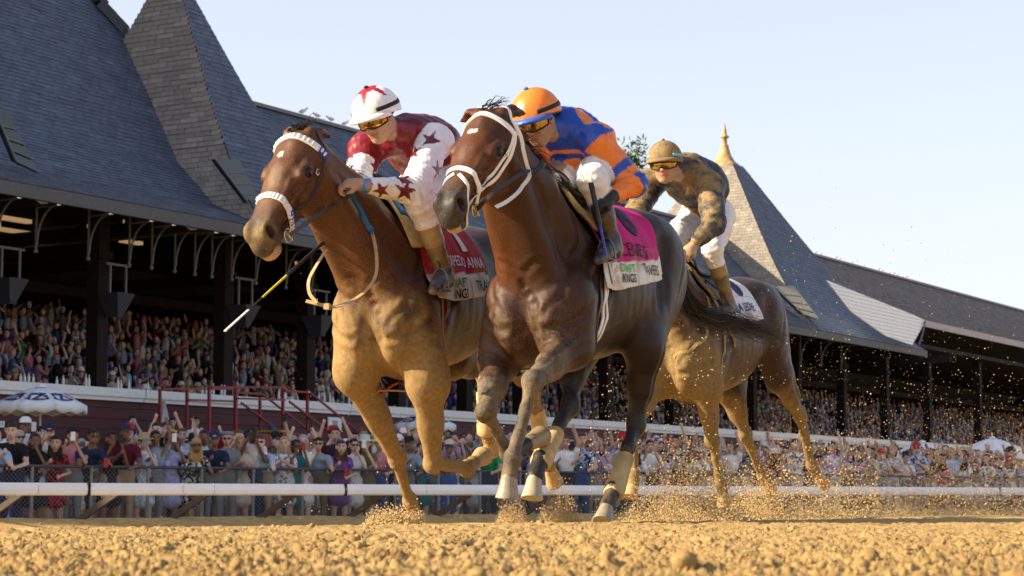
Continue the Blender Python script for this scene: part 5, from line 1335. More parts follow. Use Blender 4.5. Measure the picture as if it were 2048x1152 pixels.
# bottles along the wall cap
bm_ = simple('white_bottle', (.70, .70, .72), .4); brng = random.Random(4)
for kb, px in enumerate((46, 54, 62, 71, 118, 131, 176, 182, 240, 246, 262, 300, 408, 416, 424, 430, 446, 452, 560, 566, 571, 574, 640, 651, 662, 668, 700)):
    u = st_u(px, .1); mb = MB(); h_ = brng.uniform(.20, .34); mb.lathe([(.035, 0), (.035, h_ * .6), (.014, h_ * .78), (.014, h_)], 8); o = mb.build('bottle', bm_, label='small pale bottle on the white wall cap, %s from the left' % ORD[kb], cat='bottle', group='bottles along the wall cap'); o.matrix_world = MST @ Matrix.Translation((u, .1, WZ))
# tree beyond the stand
def tree(px, py_top, Yd, width, label, seed):
    r_ = np.random.RandomState(seed); top = P(px, py_top, Yd); H_ = top.z - GZ_A; rt = empty('tree', (top.x, top.y, GZ_A), label, 'tree')
    mb = MB(); mb.tube([(0, 0, 0), (.1, 0, H_ * .3), (0, .1, H_ * .6), (.1, 0, H_ * .95)], [.45, .36, .24, .05], 9)
    tips = []
    for k in range(26):
        z = H_ * r_.uniform(.35, .95); a = r_.uniform(0, 6.28); L = width * (1.15 - z / H_) * r_.uniform(.6, 1.3) + .5; e = Vector((math.cos(a) * L, math.sin(a) * L, z + L * .25)); mb.tube([(0, 0, z), e * .5 + Vector((0, 0, z * .5 + .1)), e], [.12, .07, .02], 5); tips += [(Vector((0, 0, z)).lerp(e, f)) for f in (.4, .6, .75, .9, 1.0)]
    mb.build('trunk', simple('bark', (.07, .05, .035), .9), rt)
    V = []; F = []; C = []
    for t in tips + [Vector((0, 0, H_ * .97)), Vector((.2, 0, H_))]:
        for j in range(70):
            c = np.array(t) + r_.normal(size=3) * (.50, .50, .34); d = nrm(r_.normal(size=3)) ; e = nrm(np.cross(d, r_.normal(size=3))); l, w_ = r_.uniform(.16, .32), r_.uniform(.05, .09); o = len(V)
            V += [c - d * l, c + e * w_, c + d * l, c - e * w_]; F.append((o, o+1, o+2, o+3)); C += [V3(.055, .095, .028) * r_.uniform(.6, 1.5)] * 4
    me = mesh_from('crown', V, F, False); set_attr(me, 'Col', np.array(C)); link('crown', me, painted('leaf', .6, .3, 0, 3, .01, .2), rt)
tree(1268, 294, 135, 3.2, 'green tree top beyond the roof between two jockeys', 3)
# the dark bay in front -------------------------------------------------------
F1 = Frame(.275, 10.13, -.02, 24)
def report(fr, J):
    for k in ('LF', 'RF', 'LH', 'RH'):
        p = [np.array(q) for q in J[k]]
        print(k, [list(np.round(q, 2)) for q in p], 'len', [round(float(np.linalg.norm(p[i+1]-p[i])), 2) for i in range(4)])
    print('poll', np.round(J['poll'], 2), 'muz', np.round(J['muzzle'], 2), 'head', round(float(np.linalg.norm(J['muzzle']-J['poll'])), 2))
J1 = dict(
    poll=F1.px(990, 246, 9.37), muzzle=F1.px(887, 428, 9.03), headlat=(-.03, 1, .0), headw=1.17, hoofmud=.35,
    hoofcol=dict(LF=(.30, .26, .19), RF=(.30,.22,.13), LH=(.33, .29, .22), RH=(.42, .36, .26)),
    earL=F1.px(1052, 227, 9.46), earR=F1.px(921, 243, 9.40),
    LF=[F1.pa(1140, 692, .32), F1.pl(1066, 764, .15), F1.pl(1024, 915, .13), F1.pl(1019, 950, .12), F1.pl(1016, 996, .11)],
    RF=[F1.pa(1000, 715, .28), F1.pl(972, 822, -.15), F1.pl(1016, 908, -.13), F1.pl(1050, 890, -.12), F1.pl(1082, 868, -.12)],
    LH=[F1.pl(1290, 690, .20), F1.pl(1272, 845, .13), F1.pl(1228, 978, .12), F1.pl(1214, 1014, .12), F1.pl(1206, 1046, .12)],
    RH=[F1.pl(1150, 690, -.18), F1.pl(1140, 808, -.12), F1.pl(1082, 918, -.12), F1.pl(1070, 952, -.12), F1.pl(1065, 998, -.12)],
)
report(F1, J1)
def mixc(a, b, t): t = np.asarray(t)[:, None]; return a * (1 - t) + b * t
def paint1(V, lab, A, H, X):
    a, b, c = V[:, 0], V[:, 1], V[:, 2]; n = len(V)
    dark = V3(.026, .0120, .0080); red = V3(.125, .042, .014); brown = V3(.055, .023, .012); black = V3(.012, .011, .011)
    col = np.tile(dark, (n, 1))
    fb = fbm(V, 9, 3)
    front = smooth01((a - .05) / .45)                        # redder in front
    col = mixc(col, brown, front * .9)
    neck = smooth01((a - .30) / .25) * smooth01((c - 1.05) / .25)
    under = smooth01((.16 - (c - (1.27 + (a - .2) * .95))) / .25)
    col = mixc(col, red * 1.15, np.clip(neck * under * (.55 + .45 * fb) * smooth01((.06 - b) / .14), 0, 1))  # rust red kept to the sunward half: sunlight put into the coat colour
    rel = V - X['poll']; hx = rel @ X['hx'] / X['S']; ht = rel @ X['ht'] / X['S']; hn = rel @ X['hn'] / X['S']
    head = (lab == 2) | (lab == 3) | (lab == 4) | (lab == 5)
    hc = mixc(np.tile(red * .80, (n, 1)), V3(.042, .036, .033), smooth01((hx - .40) / .16))
    eye = np.exp(-((hx - .217)**2 / .042**2 + (np.abs(ht) - .09)**2 / .05**2 + (hn - .014)**2 / .038**2)) * 1.25
    hc = mixc(hc, black, np.clip(eye, 0, .9)); hc = mixc(hc, red * .95, smooth01((.3 - hx) / .3) * smooth01((hn - .03) / .04) * .6)
    star = ((hx - .17) / .016)**2 + ((ht + .01 + .3 * (hx - .17)) / .028)**2 + .4 * fb; hc[(star < 1) & (hn > .03)] = (.75, .70, .65)
    lipm = smooth01(1.25 - (((hx - .585) / .06)**2 + ((hn + .112) / .03)**2)) ; hc = mixc(hc, V3(.50, .36, .24), lipm * (np.abs(ht) < .04))
    hole = np.exp(-(((hx - .556) / .026)**2 + ((np.abs(ht) - .046) / .018)**2 + ((hn - .002) / .030)**2)); hc = mixc(hc, V3(.05, .006, .005), np.clip(hole * 1.4, 0, 1))
    hw = smooth01((hx + .06) / .1) * head
    col = mixc(col, hc, hw)
    leg = smooth01((1.0 - c + .12 * fb) / .28) * (lab != 1) + (lab == 7) * .5
    leg = np.clip(leg * np.isin(lab, (6, 7)), 0, 1); col = mixc(col, black * 2.2, leg)
    mud = np.zeros(n)
    mud += .42 * smooth01((a - .32) / .2) * smooth01((1.22 - c) / .25) * (~head)
    mud += .14 * (lab == 7) + .16 * (lab == 6) * smooth01((1.0 - c) / .3)
    mud += .22 * head * smooth01((hx - .25) / .25)
    mud += .07 * smooth01((.95 - c) / .2)
    # dusty inner hind legs
    mud += .25 * (a < 0) * (a > -.5) * smooth01((.6 - c) / .2) * (c < .8)
    return col, np.clip(mud, 0, 1)
coat1 = painted('coat_dark_bay', .44, .24, .12, 260, .002, .22, (.24, .175, .105, 14, 1.7), True)
root1, K1 = horse('racehorse', F1, J1, .010, paint1, coat1, (-1.45, -.5, .0), (1.45, .5, 2.15), dict(rear=.13))
tag(root1, 'dark bay racehorse with white bridle galloping in front, pink saddle cloth', 'horse')
# tack of the dark bay --------------------------------------------------------
white_leather = simple('white_webbing', (.78, .76, .74), .5, .4, var=.06, scale=60)
black_leather = simple('black_leather', (.022, .017, .015), .42, .5, var=.3, scale=50)
brown_leather = simple('brown_leather', (.055, .030, .018), .48, .5, var=.3, scale=50)
brass = simple('brass', (.55, .40, .16), .25, .5, metal=1, var=.1, bump=0)
steel = simple('steel', (.55, .55, .56), .25, .5, metal=1, var=.1, bump=0)
pad_tan = simple('tan_foam', (.50, .36, .17), .85, .2, var=.2, scale=30)
def bridle(K, root, bv, main, look, extra=None):
    H = K['H']; S = K['S']; br = MB()
    def ring(x0, x1, nc, rt, rn, m=14): return [H(x0 + (x1 - x0) * (.5 - .5 * math.cos(2*math.pi*i/m)), rt * math.sin(2*math.pi*i/m), nc + rn * math.cos(2*math.pi*i/m)) for i in range(m)]
    w = .019
    top = [H(.085, -.10, -.005), H(.075, -.075, .055), H(.070, 0, .095), H(.075, .075, .055), H(.085, .10, -.005)]
    crown = [H(.06, -.105, -.02), H(-.015, -.07, .05), H(-.03, 0, .08), H(-.015, .07, .05), H(.06, .105, -.02)]
    bb = MB(); strap(bb, bv, top, look['brow_w'], .010); o_b = bb.build('browband', look['brow'], root)
    strap(br, bv, crown, .022)
    for s in (-1, 1):
        strap(br, bv, [H(.07, s*.105, -.005), H(.20, s*.105, -.068), H(.34, s*.085, -.074), H(.475, s*.06, -.066)], w, .004)
        if look.get('double'): strap(br, bv, [H(.085, s*.105, .005), H(.19, s*.105, -.040), H(.32, s*.085, -.046), H(.415, s*.07, -.050)], w * .85, .005)
    nb_ = MB(); strap(nb_, bv, ring(.385, .42, -.035, .085, .10), look['nose_w'], .006, closed=True); o_n = nb_.build('noseband', look['nose'], root)
    if look.get('figure8'):
        for s in (-1, 1): strap(br, bv, [H(.42, s*.012, .06), H(.455, s*.05, .02), H(.495, s*.066, -.03), H(.53, s*.06, -.09), H(.545, s*.03, -.15), H(.545, 0, -.16)], w, .005)
    if look.get('throat', True):
        th = [H(.07, .105, -.01), H(.06, .15, -.10), H(.07, .165, -.19), H(.13, .13, -.26), H(.19, .05, -.27)]
        strap(br, bv, th, .017, .006, .004)
    b = br.build('bridle', main, root)
    for s in (-1, 1):
        mb = MB(); c = Vector(H(.495, s*.066, -.074)); ax = Vector(K['hx']); az = Vector(K['hn'])
        pts = [c + ax * (.030 * S * math.cos(t)) + az * (.030 * S * math.sin(t)) for t in np.linspace(0, 2*math.pi, 15)]
        mb.tube(pts, .0042, 6, cap=False)
        mb.build('bit_ring', look['bit'], b)
        mb = MB(); mb.bar(c - az * .035 + Vector(K['ht']) * s * .006, c + az * .035 + Vector(K['ht']) * s * .006, .012, .008); mb.build('bit_cheek', look['bit'], b)
        mb = MB(); c2 = Vector(bv.find_nearest(Vector(H(.17, s*.105, -.03)))[0]) + Vector(K['ht']) * s * .008
        for q in (-1, 1): mb.bar(c2 + ax * .012 + az * q * .011, c2 - ax * .012 + az * q * .011, .004, .004); mb.bar(c2 + ax * q * .012 - az * .011, c2 + ax * q * .012 + az * .011, .004, .004)
        mb.build('buckle', steel, b)
    return b, o_b, o_n
bv1 = bvh_of(K1['V'], K1['Q'])
bridle(K1, root1, bv1, white_leather, dict(brow=white_leather, nose=white_leather, bit=brass, brow_w=.026, nose_w=.026, double=True, figure8=True, throat=False))
def mane(K, root, mat, n, spread, blow, seed, length=.16, along=(.0, .95), forelock=46, w=.004):
    rng = random.Random(seed); mb = MB(); A = K['A']; w0 = A(.05, 0, 1.60); mid = K['mid'] + K['nup'] * .165; po = K['poll'] + K['nup'] * .01
    for i in range(n):
        t = along[0] + (along[1] - along[0]) * rng.random()
        p = (1-t)**2 * w0 + 2*t*(1-t) * (2*mid - .5*w0 - .5*po) + t*t*po
        p = p + V3(0, rng.uniform(-.02, .02), -.012)
        L = length * rng.uniform(.6, 1.25); d = nrm(np.array(blow) + np.array((rng.gauss(0, spread), rng.gauss(0, spread), rng.gauss(0, spread))))
        up = K['nup'] * .5
        hair(mb, [p, p + (up * .6 + d * .7) * L * .35, p + (up * .35 + d) * L * .7, p + d * L * 1.15 + V3(0, 0, -.03)], w * rng.uniform(.7, 1.5), .0008, .006, rng=rng)
    for i in range(forelock):
        p = K['H'](.0 + rng.uniform(-.02, .03), rng.uniform(-.035, .035), .082)
        L = rng.uniform(.06, .13); d = nrm(np.array(blow) * .8 + K['nup'] * .9 + np.array((rng.gauss(0, .3), rng.gauss(0, .35), rng.gauss(0, .3))))
        hair(mb, [p, p + d * L * .4, p + d * L * .75 + V3(-.01, 0, 0), p + d * L + V3(-.03, 0, -.01)], w * .8, .0008, .003, rng=rng)
    return mb.build('mane', mat, root)
hair_black = simple('black_hair', (.012, .009, .008), .45, .5, var=.3, bump=0)
mane(K1, root1, hair_black, 1100, .20, (-.85, .46, -.10), 3, .14, w=.0026)
def tail(K, root, mat, pts, n, wid, seed, w=.0035):
    rng = random.Random(seed); mb = MB(); pts = [np.array(p) for p in pts]; m = len(pts)
    mb.tube(resample(pts[:max(3, m // 2)], .03), [max(.012, .042 - .05 * i / 8) for i in range(len(resample(pts[:max(3, m // 2)], .03)))], 8)
    for i in range(n):
        e = rng.uniform(.55, 1.05); off = np.array((rng.gauss(0, 1), rng.gauss(0, 1), rng.gauss(0, 1)))
        ln = []
        for j in range(m):
            t = j / (m - 1) * e * (m - 1); q = min(int(t), m - 2); f = t - q
            p = pts[q] * (1 - f) + pts[q + 1] * f
            ln.append(p + off * wid * (.12 + (j / (m - 1)) ** 1.2 * (.6 + .3 * math.sin(i))))
        ln = [Vector(x) for x in ln]
        hair(mb, resample(ln, .12), w * rng.uniform(.7, 1.6), .0006, .0022, rng=rng)
    return mb.build('tail', mat, root)
tail(K1, root1, hair_black, [K1['A'](-1.20, 0, 1.42), K1['A'](-1.34, .02, 1.40), F1.px(1378, 622, 11.45), F1.px(1440, 640, 11.7), F1.px(1500, 655, 11.9), F1.px(1560, 672, 12.1)], 620, .045, 5, .0026)
# white foot bandages on the hind legs
def bandage(K, key, t0, t1, r, mat, root, fr):
    st, hk, fe, co, toe = [Vector(q) for q in K['J'][key]]
    mb = MB(); pts = []; rs = []
    m = 22
    for i in range(m):
        t = t0 + (t1 - t0) * i / (m - 1)
        if t <= 1: p = hk.lerp(fe, t)
        else: p = fe.lerp(co, (t - 1) / .5)
        back = Vector(np.cross((0, 1, 0), np.array((fe - hk).normalized()))); back = back if back.x < 0 or back.z > 0 else -back
        pts.append(p + back * .010); rs.append(r * (1 + .18 * math.exp(-((t - 1) / .18)**2) + (.035 if i % 3 == 0 else 0) + (-.1 if i in (0, m-1) else 0)))
    mb.tube(pts, rs, 20); return mb.build('bandage', mat, root)
bandage_m = simple('muddy_bandage', (.46, .34, .17), .85, .2, var=.25, scale=14, bump=.3)
for k in ('LH', 'RH'): bandage(K1, k, .50, 1.14, .0470, bandage_m, root1, F1)
# the bay on the rail side and the muddy horse behind ---------------------------
F2 = Frame(-.54, 10.6, -.03, 20)
J2 = dict(
    poll=F2.px(612, 284, 9.85), muzzle=F2.px(509, 488, 9.52), headlat=(.14, .99, 0), headw=1.17, neckw=1.05, neckbow=(0, -.02, 0), hoofmud=.9,
    earL=F2.px(667, 274, 9.90), earR=F2.px(594, 276, 9.86),
    LF=[F2.pa(856, 765, .26), F2.pl(866, 926, .15), F2.pl(934, 940, .14), F2.pl(946, 926, .14), F2.pl(966, 908, .14)],
    RF=[F2.pa(712, 745, .30), F2.pl(794, 916, -.15), F2.pl(820, 1000, -.14), F2.pl(828, 1024, -.14), F2.pl(832, 1050, -.14)],
    LH=[V3(-1.0, .20, .98), V3(-1.52, .15, .80), V3(-1.78, .13, .42), V3(-1.90, .13, .33), V3(-2.00, .13, .24)],
    RH=[F2.pl(905, 710, -.18), F2.pl(965, 742, -.13), F2.pl(972, 860, -.13), F2.pl(978, 880, -.13), F2.pl(985, 905, -.13)],
)
report(F2, J2)
F3 = Frame(1.295, 13.99, .0, 28)
J3 = dict(
    poll=V3(.84, -.02, 1.88), muzzle=V3(1.22, -.05, 1.40), headw=1.1, hoofmud=1.0, earL=V3(.80, .09, 2.0), earR=V3(.80, -.09, 2.0),
    LF=[F3.pa(1412, 772, .27), F3.pl(1425, 882, .15), F3.pl(1440, 968, .14), F3.pl(1446, 986, .14), F3.pl(1450, 1008, .14)],
    RF=[V3(.32, -.17, .92), F3.pl(1268, 850, -.14), F3.pl(1268, 950, -.13), F3.pl(1266, 970, -.13), F3.pl(1262, 995, -.13)],
    LH=[V3(-1.06, .21, 1.02), F3.pl(1600, 832, .22), F3.pl(1622, 930, .21), F3.pl(1632, 945, .21), F3.pl(1650, 966, .22)],
    RH=[F3.pl(1455, 770, -.18), F3.pl(1492, 868, -.12), F3.pl(1524, 950, -.12), F3.pl(1532, 964, -.12), F3.pl(1542, 980, -.12)],
)
report(F3, J3)
def muddy_paint(base, red, black, top, rear):
    def paint(V, lab, A, H, X):
        a, b, c = V[:, 0], V[:, 1], V[:, 2]; n = len(V); fb = fbm(V, 8, 4)
        col = np.tile(base, (n, 1))
        rel = V - X['poll']; hx = rel @ X['hx'] / X['S']; ht = rel @ X['ht'] / X['S']; hn = rel @ X['hn'] / X['S']
        head = np.isin(lab, (2, 3, 4, 5))
        neck = smooth01((a - .2) / .3) * smooth01((c - 1.0) / .2); col = mixc(col, red, neck)
        hc = mixc(np.tile(red * 1.1, (n, 1)), V3(.060, .045, .036), smooth01((hx - .42) / .15))
        eye = np.exp(-((hx - .217)**2 / .040**2 + (np.abs(ht) - .09)**2 / .05**2 + (hn - .014)**2 / .036**2)) * 1.2; hc = mixc(hc, black, np.clip(eye, 0, .9))
        star = ((hx - .17) / .014)**2 + ((ht + .012) / .013)**2 + .5 * fb; hc[(star < 1) & (hn > .03)] = (.7, .62, .55)
        lipm = smooth01(1.25 - (((hx - .585) / .06)**2 + ((hn + .112) / .03)**2)); hc = mixc(hc, V3(.55, .38, .22), lipm)
        hole = np.exp(-(((hx - .556) / .026)**2 + ((np.abs(ht) - .046) / .018)**2 + ((hn - .002) / .030)**2)); hc = mixc(hc, V3(.012, .008, .007), np.clip(hole * 1.6, 0, 1))
        col = mixc(col, hc, smooth01((hx + .06) / .1) * head)
        leg = np.clip(smooth01((.95 - c) / .3) * np.isin(lab, (6, 7)), 0, 1); col = mixc(col, black * 3, leg)
        mud = np.zeros(n)
        slope = c + .10 * fb
        st_ = fbm(V * V3(1, 1, .35), 20, 14, 3); mud += (.86 * smooth01((top + .16 + .10 * st_ - slope) / .70) * smooth01((a - .02 + .12 * fb) / .30) + .20 * smooth01((a + .3) / .5)) * (~head)
        mud += .95 * np.isin(lab, (6, 7)) * (a > -.75) + .9 * (lab == 1) * (a > -.6) * smooth01((.93 - c) / .12)
        mud += rear * np.isin(lab, (6, 7)) * (a <= -.75)
        mud += rear * smooth01((1.05 - c) / .3) * (a <= .05)
        mud += .24 * head * smooth01((hx - .44) / .12) * smooth01((hn + .10) / .08) + .30 * head * smooth01((hx + .05) / .3)
        return col, np.clip(mud, 0, 1.15)
    return paint
coat2 = painted('coat_bay', .42, .28, .14, 260, .002, .22, (.315, .205, .082, 9, 1.6), True)
coat3 = painted('coat_brown', .42, .26, .16, 220, .002, .22, (.27, .18, .074, 9, 1.6), True)
root2, K2 = horse('racehorse', F2, J2, .011, muddy_paint(V3(.055, .023, .012), V3(.100, .038, .015), V3(.014, .012, .011), 1.24, .55), coat2, (-2.0, -.52, .0), (1.45, .5, 2.15), dict(rear=.10))
tag(root2, 'bay racehorse with fleece noseband and mud covered chest, left of the dark bay', 'horse')
root3, K3 = horse('racehorse', F3, J3, .013, muddy_paint(V3(.045, .020, .013), V3(.05, .021, .013), V3(.014, .012, .011), 1.40, .80), coat3, (-2.5, -.52, .0), (1.45, .5, 2.15), dict(rear=.15))
tag(root3, 'mud plastered brown racehorse galloping third, half hidden behind the dark bay', 'horse')
for o in (root1, root2, root3): o['group'] = 'galloping racehorses'
bv2 = bvh_of(K2['V'], K2['Q']); bv3 = bvh_of(K3['V'], K3['Q'])
# white fleece with blue ends
def fleece(o, n_tuft, w):
    pass
fleece_m = simple('white_fleece', (.80, .79, .78), .9, .1, var=.12, scale=120, bump=.6, bd=.004)
blue_m = simple('blue_webbing', (.02, .06, .33), .6, .3, var=.2)
b2, brow2, nose2 = bridle(K2, root2, bv2, black_leather, dict(brow=fleece_m, nose=fleece_m, bit=steel, brow_w=.036, nose_w=.036, throat=False))
for o in (brow2, nose2):
    # tufts standing up from the sheepskin band, in a row
    me = o.data; mb = MB(); mv = [v.co.copy() for v in me.vertices]
    rings = [mv[i:i+6] for i in range(0, len(mv) - 5, 6)]; acc = 0; last = None
    for r_ in rings:
        c = sum(r_, Vector()) / 6
        if last is not None and (c - last).length < .017: continue
        last = c; up = ((r_[2] + r_[3]) / 2 - (r_[0] + r_[5]) / 2).normalized(); sd = (r_[5] - r_[0]).normalized(); dd = up.cross(sd)
        Mx = Matrix((dd, sd, up)).transposed()
        mb.ball((r_[2] + r_[3]) / 2, (.0078, .017, .008), 8, 6, Mx)
    mb.build('fleece_tuft', fleece_m, o)
for s in (-1, 1):
    mb = MB(); strap(mb, bv2, [K2['H'](.392, s*.088, -.045), K2['H'](.41, s*.078, -.095)], .038, .012, .001); mb.build('noseband_end', blue_m, root2)
    mb = MB(); strap(mb, bv2, [K2['H'](.082, s*.094, .020), K2['H'](.088, s*.105, -.022)], .038, .012, .001); mb.build('browband_end', blue_m, root2)
bridle(K3, root3, bv3, black_leather, dict(brow=black_leather, nose=black_leather, bit=steel, brow_w=.02, nose_w=.02, throat=False))
mane(K2, root2, hair_black, 420, .22, (-.85, .30, .0), 13, .12)
mane(K3, root3, hair_black, 200, .22, (-.85, .30, .0), 14, .12)
tail(K2, root2, hair_black, [K2['A'](-1.20, 0, 1.42), K2['A'](-1.34, .0, 1.38), K2['A'](-1.6, .0, 1.32), K2['A'](-1.9, .0, 1.25)], 120, .05, 6)
tail(K3, root3, hair_black, [K3['A'](-1.20, 0, 1.42), K3['A'](-1.34, -.02, 1.38), K3['A'](-1.55, -.1, 1.25), K3['A'](-1.75, -.15, 1.1)], 120, .05, 7)
bandage(K2, 'RH', .35, 1.15, .050, bandage_m, root2, F2); bandage(K2, 'LH', .35, 1.15, .050, bandage_m, root2, F2)
# ------------------------------------------------------------------ jockeys
def hand_prims(F, wrist, dirv, palm_n, thumb_side, lab, curl=1.0, s=1.0):
    """a closed hand: palm, four bent fingers of unequal length, thumb from the side near the wrist"""
    d = nrm(dirv); n = nrm(np.array(palm_n) - d * (np.array(palm_n) @ d)); t = np.cross(d, n) * thumb_side
    w = np.array(wrist); F.ell(w + d * .045*s, (.050*s, .042*s, .020*s), .012, lab, (d, t, n))
    F.cone(w - d*.02*s, w + d * .03*s, .026*s, .030*s, .015, lab)
    for i, (o, L) in enumerate(((.032, .92), (.011, 1.0), (-.011, .95), (-.031, .78))):
        k0 = w + d * (.080 - .006 * abs(i - 1.2))*s + t * o*s; l1, l2, l3 = .040*L*s, .027*L*s, .020*L*s
        a1, a2, a3 = .75 * curl, 1.75 * curl, 2.7 * curl
        def dd(a): return d * math.cos(a) + n * math.sin(a)
        k1 = k0 + dd(a1) * l1; k2 = k1 + dd(a2) * l2; k3 = k2 + dd(a3) * l3
        F.cone(k0 - d*.02*s, k0, .0095*s, .0105*s, .006, lab); F.cone(k0, k1, .0102*s, .0092*s, .003, lab); F.cone(k1, k2, .0092*s, .0084*s, .003, lab); F.cone(k2, k3, .0084*s, .007*s, .003, lab)
    b = w + d * .022*s + t * .030*s; m = b + (d * .6 + t * .55 + n * .55) * .036*s; e = m + (d * .75 - t * .35 + n * .6) * .032*s
    F.cone(b, m, .015*s, .011*s, .010, lab); F.cone(m, e, .011*s, .008*s, .003, lab)
def jockey(name, J, paint, mats, h=.0071, label=''):
    W = {k: np.array(v, float) for k, v in J.items() if k not in ('opts',)}
    opt = J.get('opts', {})
    pts = np.array([W[k] for k in ('pel', 'nb', 'head', 'shL', 'shR', 'elL', 'elR', 'haL', 'haR', 'kneL', 'kneR', 'anL', 'anR', 'toeL', 'toeR')])
    base = np.array((W['pel'][0], W['pel'][1], min(W['toeL'][2], W['toeR'][2]) - .04))
    W = {k: (v if k in ('fw', 'up', 'palmL', 'palmR', 'hdL', 'hdR') else v - base) for k, v in W.items()}
    pts = pts - base; lo = pts.min(0) - .22; hi = pts.max(0) + .22
    F = Field(lo, hi, h)
    pel, nb, head = W['pel'], W['nb'], W['head']
    lat = nrm(W['shL'] - W['shR']); up = nrm(nb - pel); fr = nrm(np.cross(up, lat)); 
    if fr @ W['fw'] < 0: fr = -fr
    L = np.linalg.norm(nb - pel)
    ch = pel + up * L * .66
    bow = -fr * .05
    hipL = pel + lat * .085; hipR = pel - lat * .085
    # trunk: seat, waist, rib cage, rounded upper back
    F.ell(pel - up*.01, (.165, .125, .14), .05, 4, (lat, fr, up))
    F.cone(pel + up * .06, ch + bow * .6, .135, .145, .06, 1, (fr, .80)); F.ell(ch + bow * .5, (.195*opt.get('bulk', 1.0), .13*opt.get('bulk', 1.0), .18), .05, 1, (lat, fr, up))
    B = opt.get('bulk', 1.0)
    F.cone(ch + bow, nb + bow * .5, .14*B, .10*B, .06, 1); F.cone(nb + bow*.2, nb * .55 + head * .45, .085*B, .062, .03, 1)      # collar
    for s, k in ((1, 'L'), (-1, 'R')):
        F.cone(nb + lat * s * .05 + up*-.01, W['sh' + k], .080, .080, .05, 1)
    # seat of the breeches and legs
    for s, k, hip in ((1, 'L', hipL), (-1, 'R', hipR)):
        kn, an, to = W['kne' + k], W['an' + k], W['toe' + k]
        F.cone(hip, hip * .45 + kn * .55, .112, .096, .05, 4); F.cone(hip * .5 + kn * .5, kn, .096, .074, .04, 4)
        F.ell(kn, (.072, .072, .072), .03, 4)
        d = nrm(an - kn); b = nrm(np.cross(np.cross(kn - hip, d), d)); b = b if b @ (kn - hip) < 0 else -b
        F.cone(kn, kn + d * .10, .070, .060, .02, 4)
        F.cone(kn + d * .10, an, .058, .042, .02, 5); F.ell(kn + d * .17 + b * .018, (.056, .048, .085), .03, 5, (b, np.cross(b, d), d))
        f = nrm(to - an); hl = an + d * .055 - f * .03
        F.cone(an, hl, .043, .036, .02, 10); F.cone(hl + f*.02, to, .038, .030, .02, 10, (d, .8)); F.cone(an + d*.02, to - f * .06, .04, .032, .02, 10)
        F.cone(hl - f*.015 + d*.030, hl + f*.02 + d*.030, .026, .026, .008, 10)
    # arms
    for s, k, lb in ((1, 'L', 2), (-1, 'R', 3)):
        sh, el, ha = W['sh' + k], W['el' + k], W['ha' + k]
        B = opt.get('bulk', 1.0); F.cone(sh, el, .080*B, .066*B, .035, lb); F.cone(el, el + (ha - el) * .82, .064*B, .040*B, .02, lb); F.ell(el, (.063*B,)*3, .02, lb)
        F.ell(sh + nrm(sh - nb) * .012, (.082*B,)*3, .04, lb)
        F.cone(el + (ha - el) * .80, el + (ha - el) * .97, .037, .033, .006, 9)
        hand_prims(F, ha, W.get('hd' + k, ha - el), W['palm' + k], s * opt.get('thumb' + k, 1), 7 if s > 0 else 8, 1.0, 1.0)
    # head
    fw = nrm(W['fw']); hu = nrm(W['up'] - fw * (W['up'] @ fw)); rt = np.cross(hu, fw)      # rt points to the jockey's left
    def H(x, y, z): return head + fw * x + rt * y + hu * z
    F.cone(nb, head - hu * .06 - fw * .02, .056, .050, .03, 6)
    F.ell(head, (.092, .074, .105), .03, 6, (fw, rt, hu)); F.ell(H(.03, 0, -.060), (.062, .058, .062), .03, 6, (fw, rt, hu))
    F.ell(H(.062, 0, -.102), (.026, .028, .022), .022, 6, (fw, rt, hu))                       # chin
    F.cone(H(-.01, .054, -.070), H(.055, .022, -.104), .020, .016, .02, 6); F.cone(H(-.01, -.054, -.070), H(.055, -.022, -.104), .020, .016, .02, 6)
    F.cone(H(.086, 0, .012), H(.108, 0, -.028), .010, .014, .010, 6)                           # nose
    for s in (-1, 1):
        F.ell(H(.100, s*.011, -.033), (.011, .010, .009), .008, 6); F.ell(H(.060, s*.038, -.028), (.028, .024, .022), .02, 6, (fw, rt, hu))
        F.ell(H(.086, s*.030, .004), (.013, .020, .012), .01, 6, (fw, rt, hu), True)
        F.ell(H(-.008, s*.078, -.012), (.020, .009, .032), .008, 6, (fw, rt, hu)); F.ell(H(-.004, s*.089, -.010), (.010, .006, .018), .006, 6, (fw, rt, hu), True)
    F.cone(H(.086, -.020, -.060), H(.086, .020, -.060), .0075, .0075, .008, 11); F.ell(H(.094, 0, -.060), (.007, .012, .0065), .006, 11, (fw, rt, hu))
    F.cone(H(.084, -.018, -.073), H(.084, .018, -.073), .0075, .0075, .008, 11)
    F.cone(H(.100, -.020, -.0665), H(.100, .020, -.0665), .0035, .0035, .004, None, None, True)
    V, Q, lab = F.mesh(1)
    N = vnormals(V, Q)
    # folds in the cloth: along the limbs and across the joints
    soft = np.isin(lab, (1, 2, 3, 4)).astype(float)
    fold = .0068 * fbm(V, 26, 21, 2) + .0030 * fbm(V * V3(1, 1, .6), 60, 22, 2)
    for k in ('L', 'R'):
        el = W['el' + k]; r = np.linalg.norm(V - el, axis=1); ax = nrm(W['ha' + k] - W['sh' + k])
        fold += .0062 * np.exp(-(r / .10)**2) * np.sin((V @ ax) * 190)
        kn = W['kne' + k]; r = np.linalg.norm(V - kn, axis=1); ax = nrm(W['an' + k] - kn); fold += .003 * np.exp(-(r / .10)**2) * np.sin((V @ ax) * 150)
    r = np.linalg.norm(V - (pel + up * .12), axis=1); fold += .005 * np.exp(-(r / .16)**2) * np.sin((V @ up) * 120 + 3 * np.sin(V @ lat * 14))
    V = V + N * (fold * soft)[:, None]
    bs = (np.isin(lab, (5, 10))); V = V + N * (bs * (.0022 * fbm(V, 55, 31, 2)))[:, None]
    me = mesh_quads(name + '_body', V, Q)
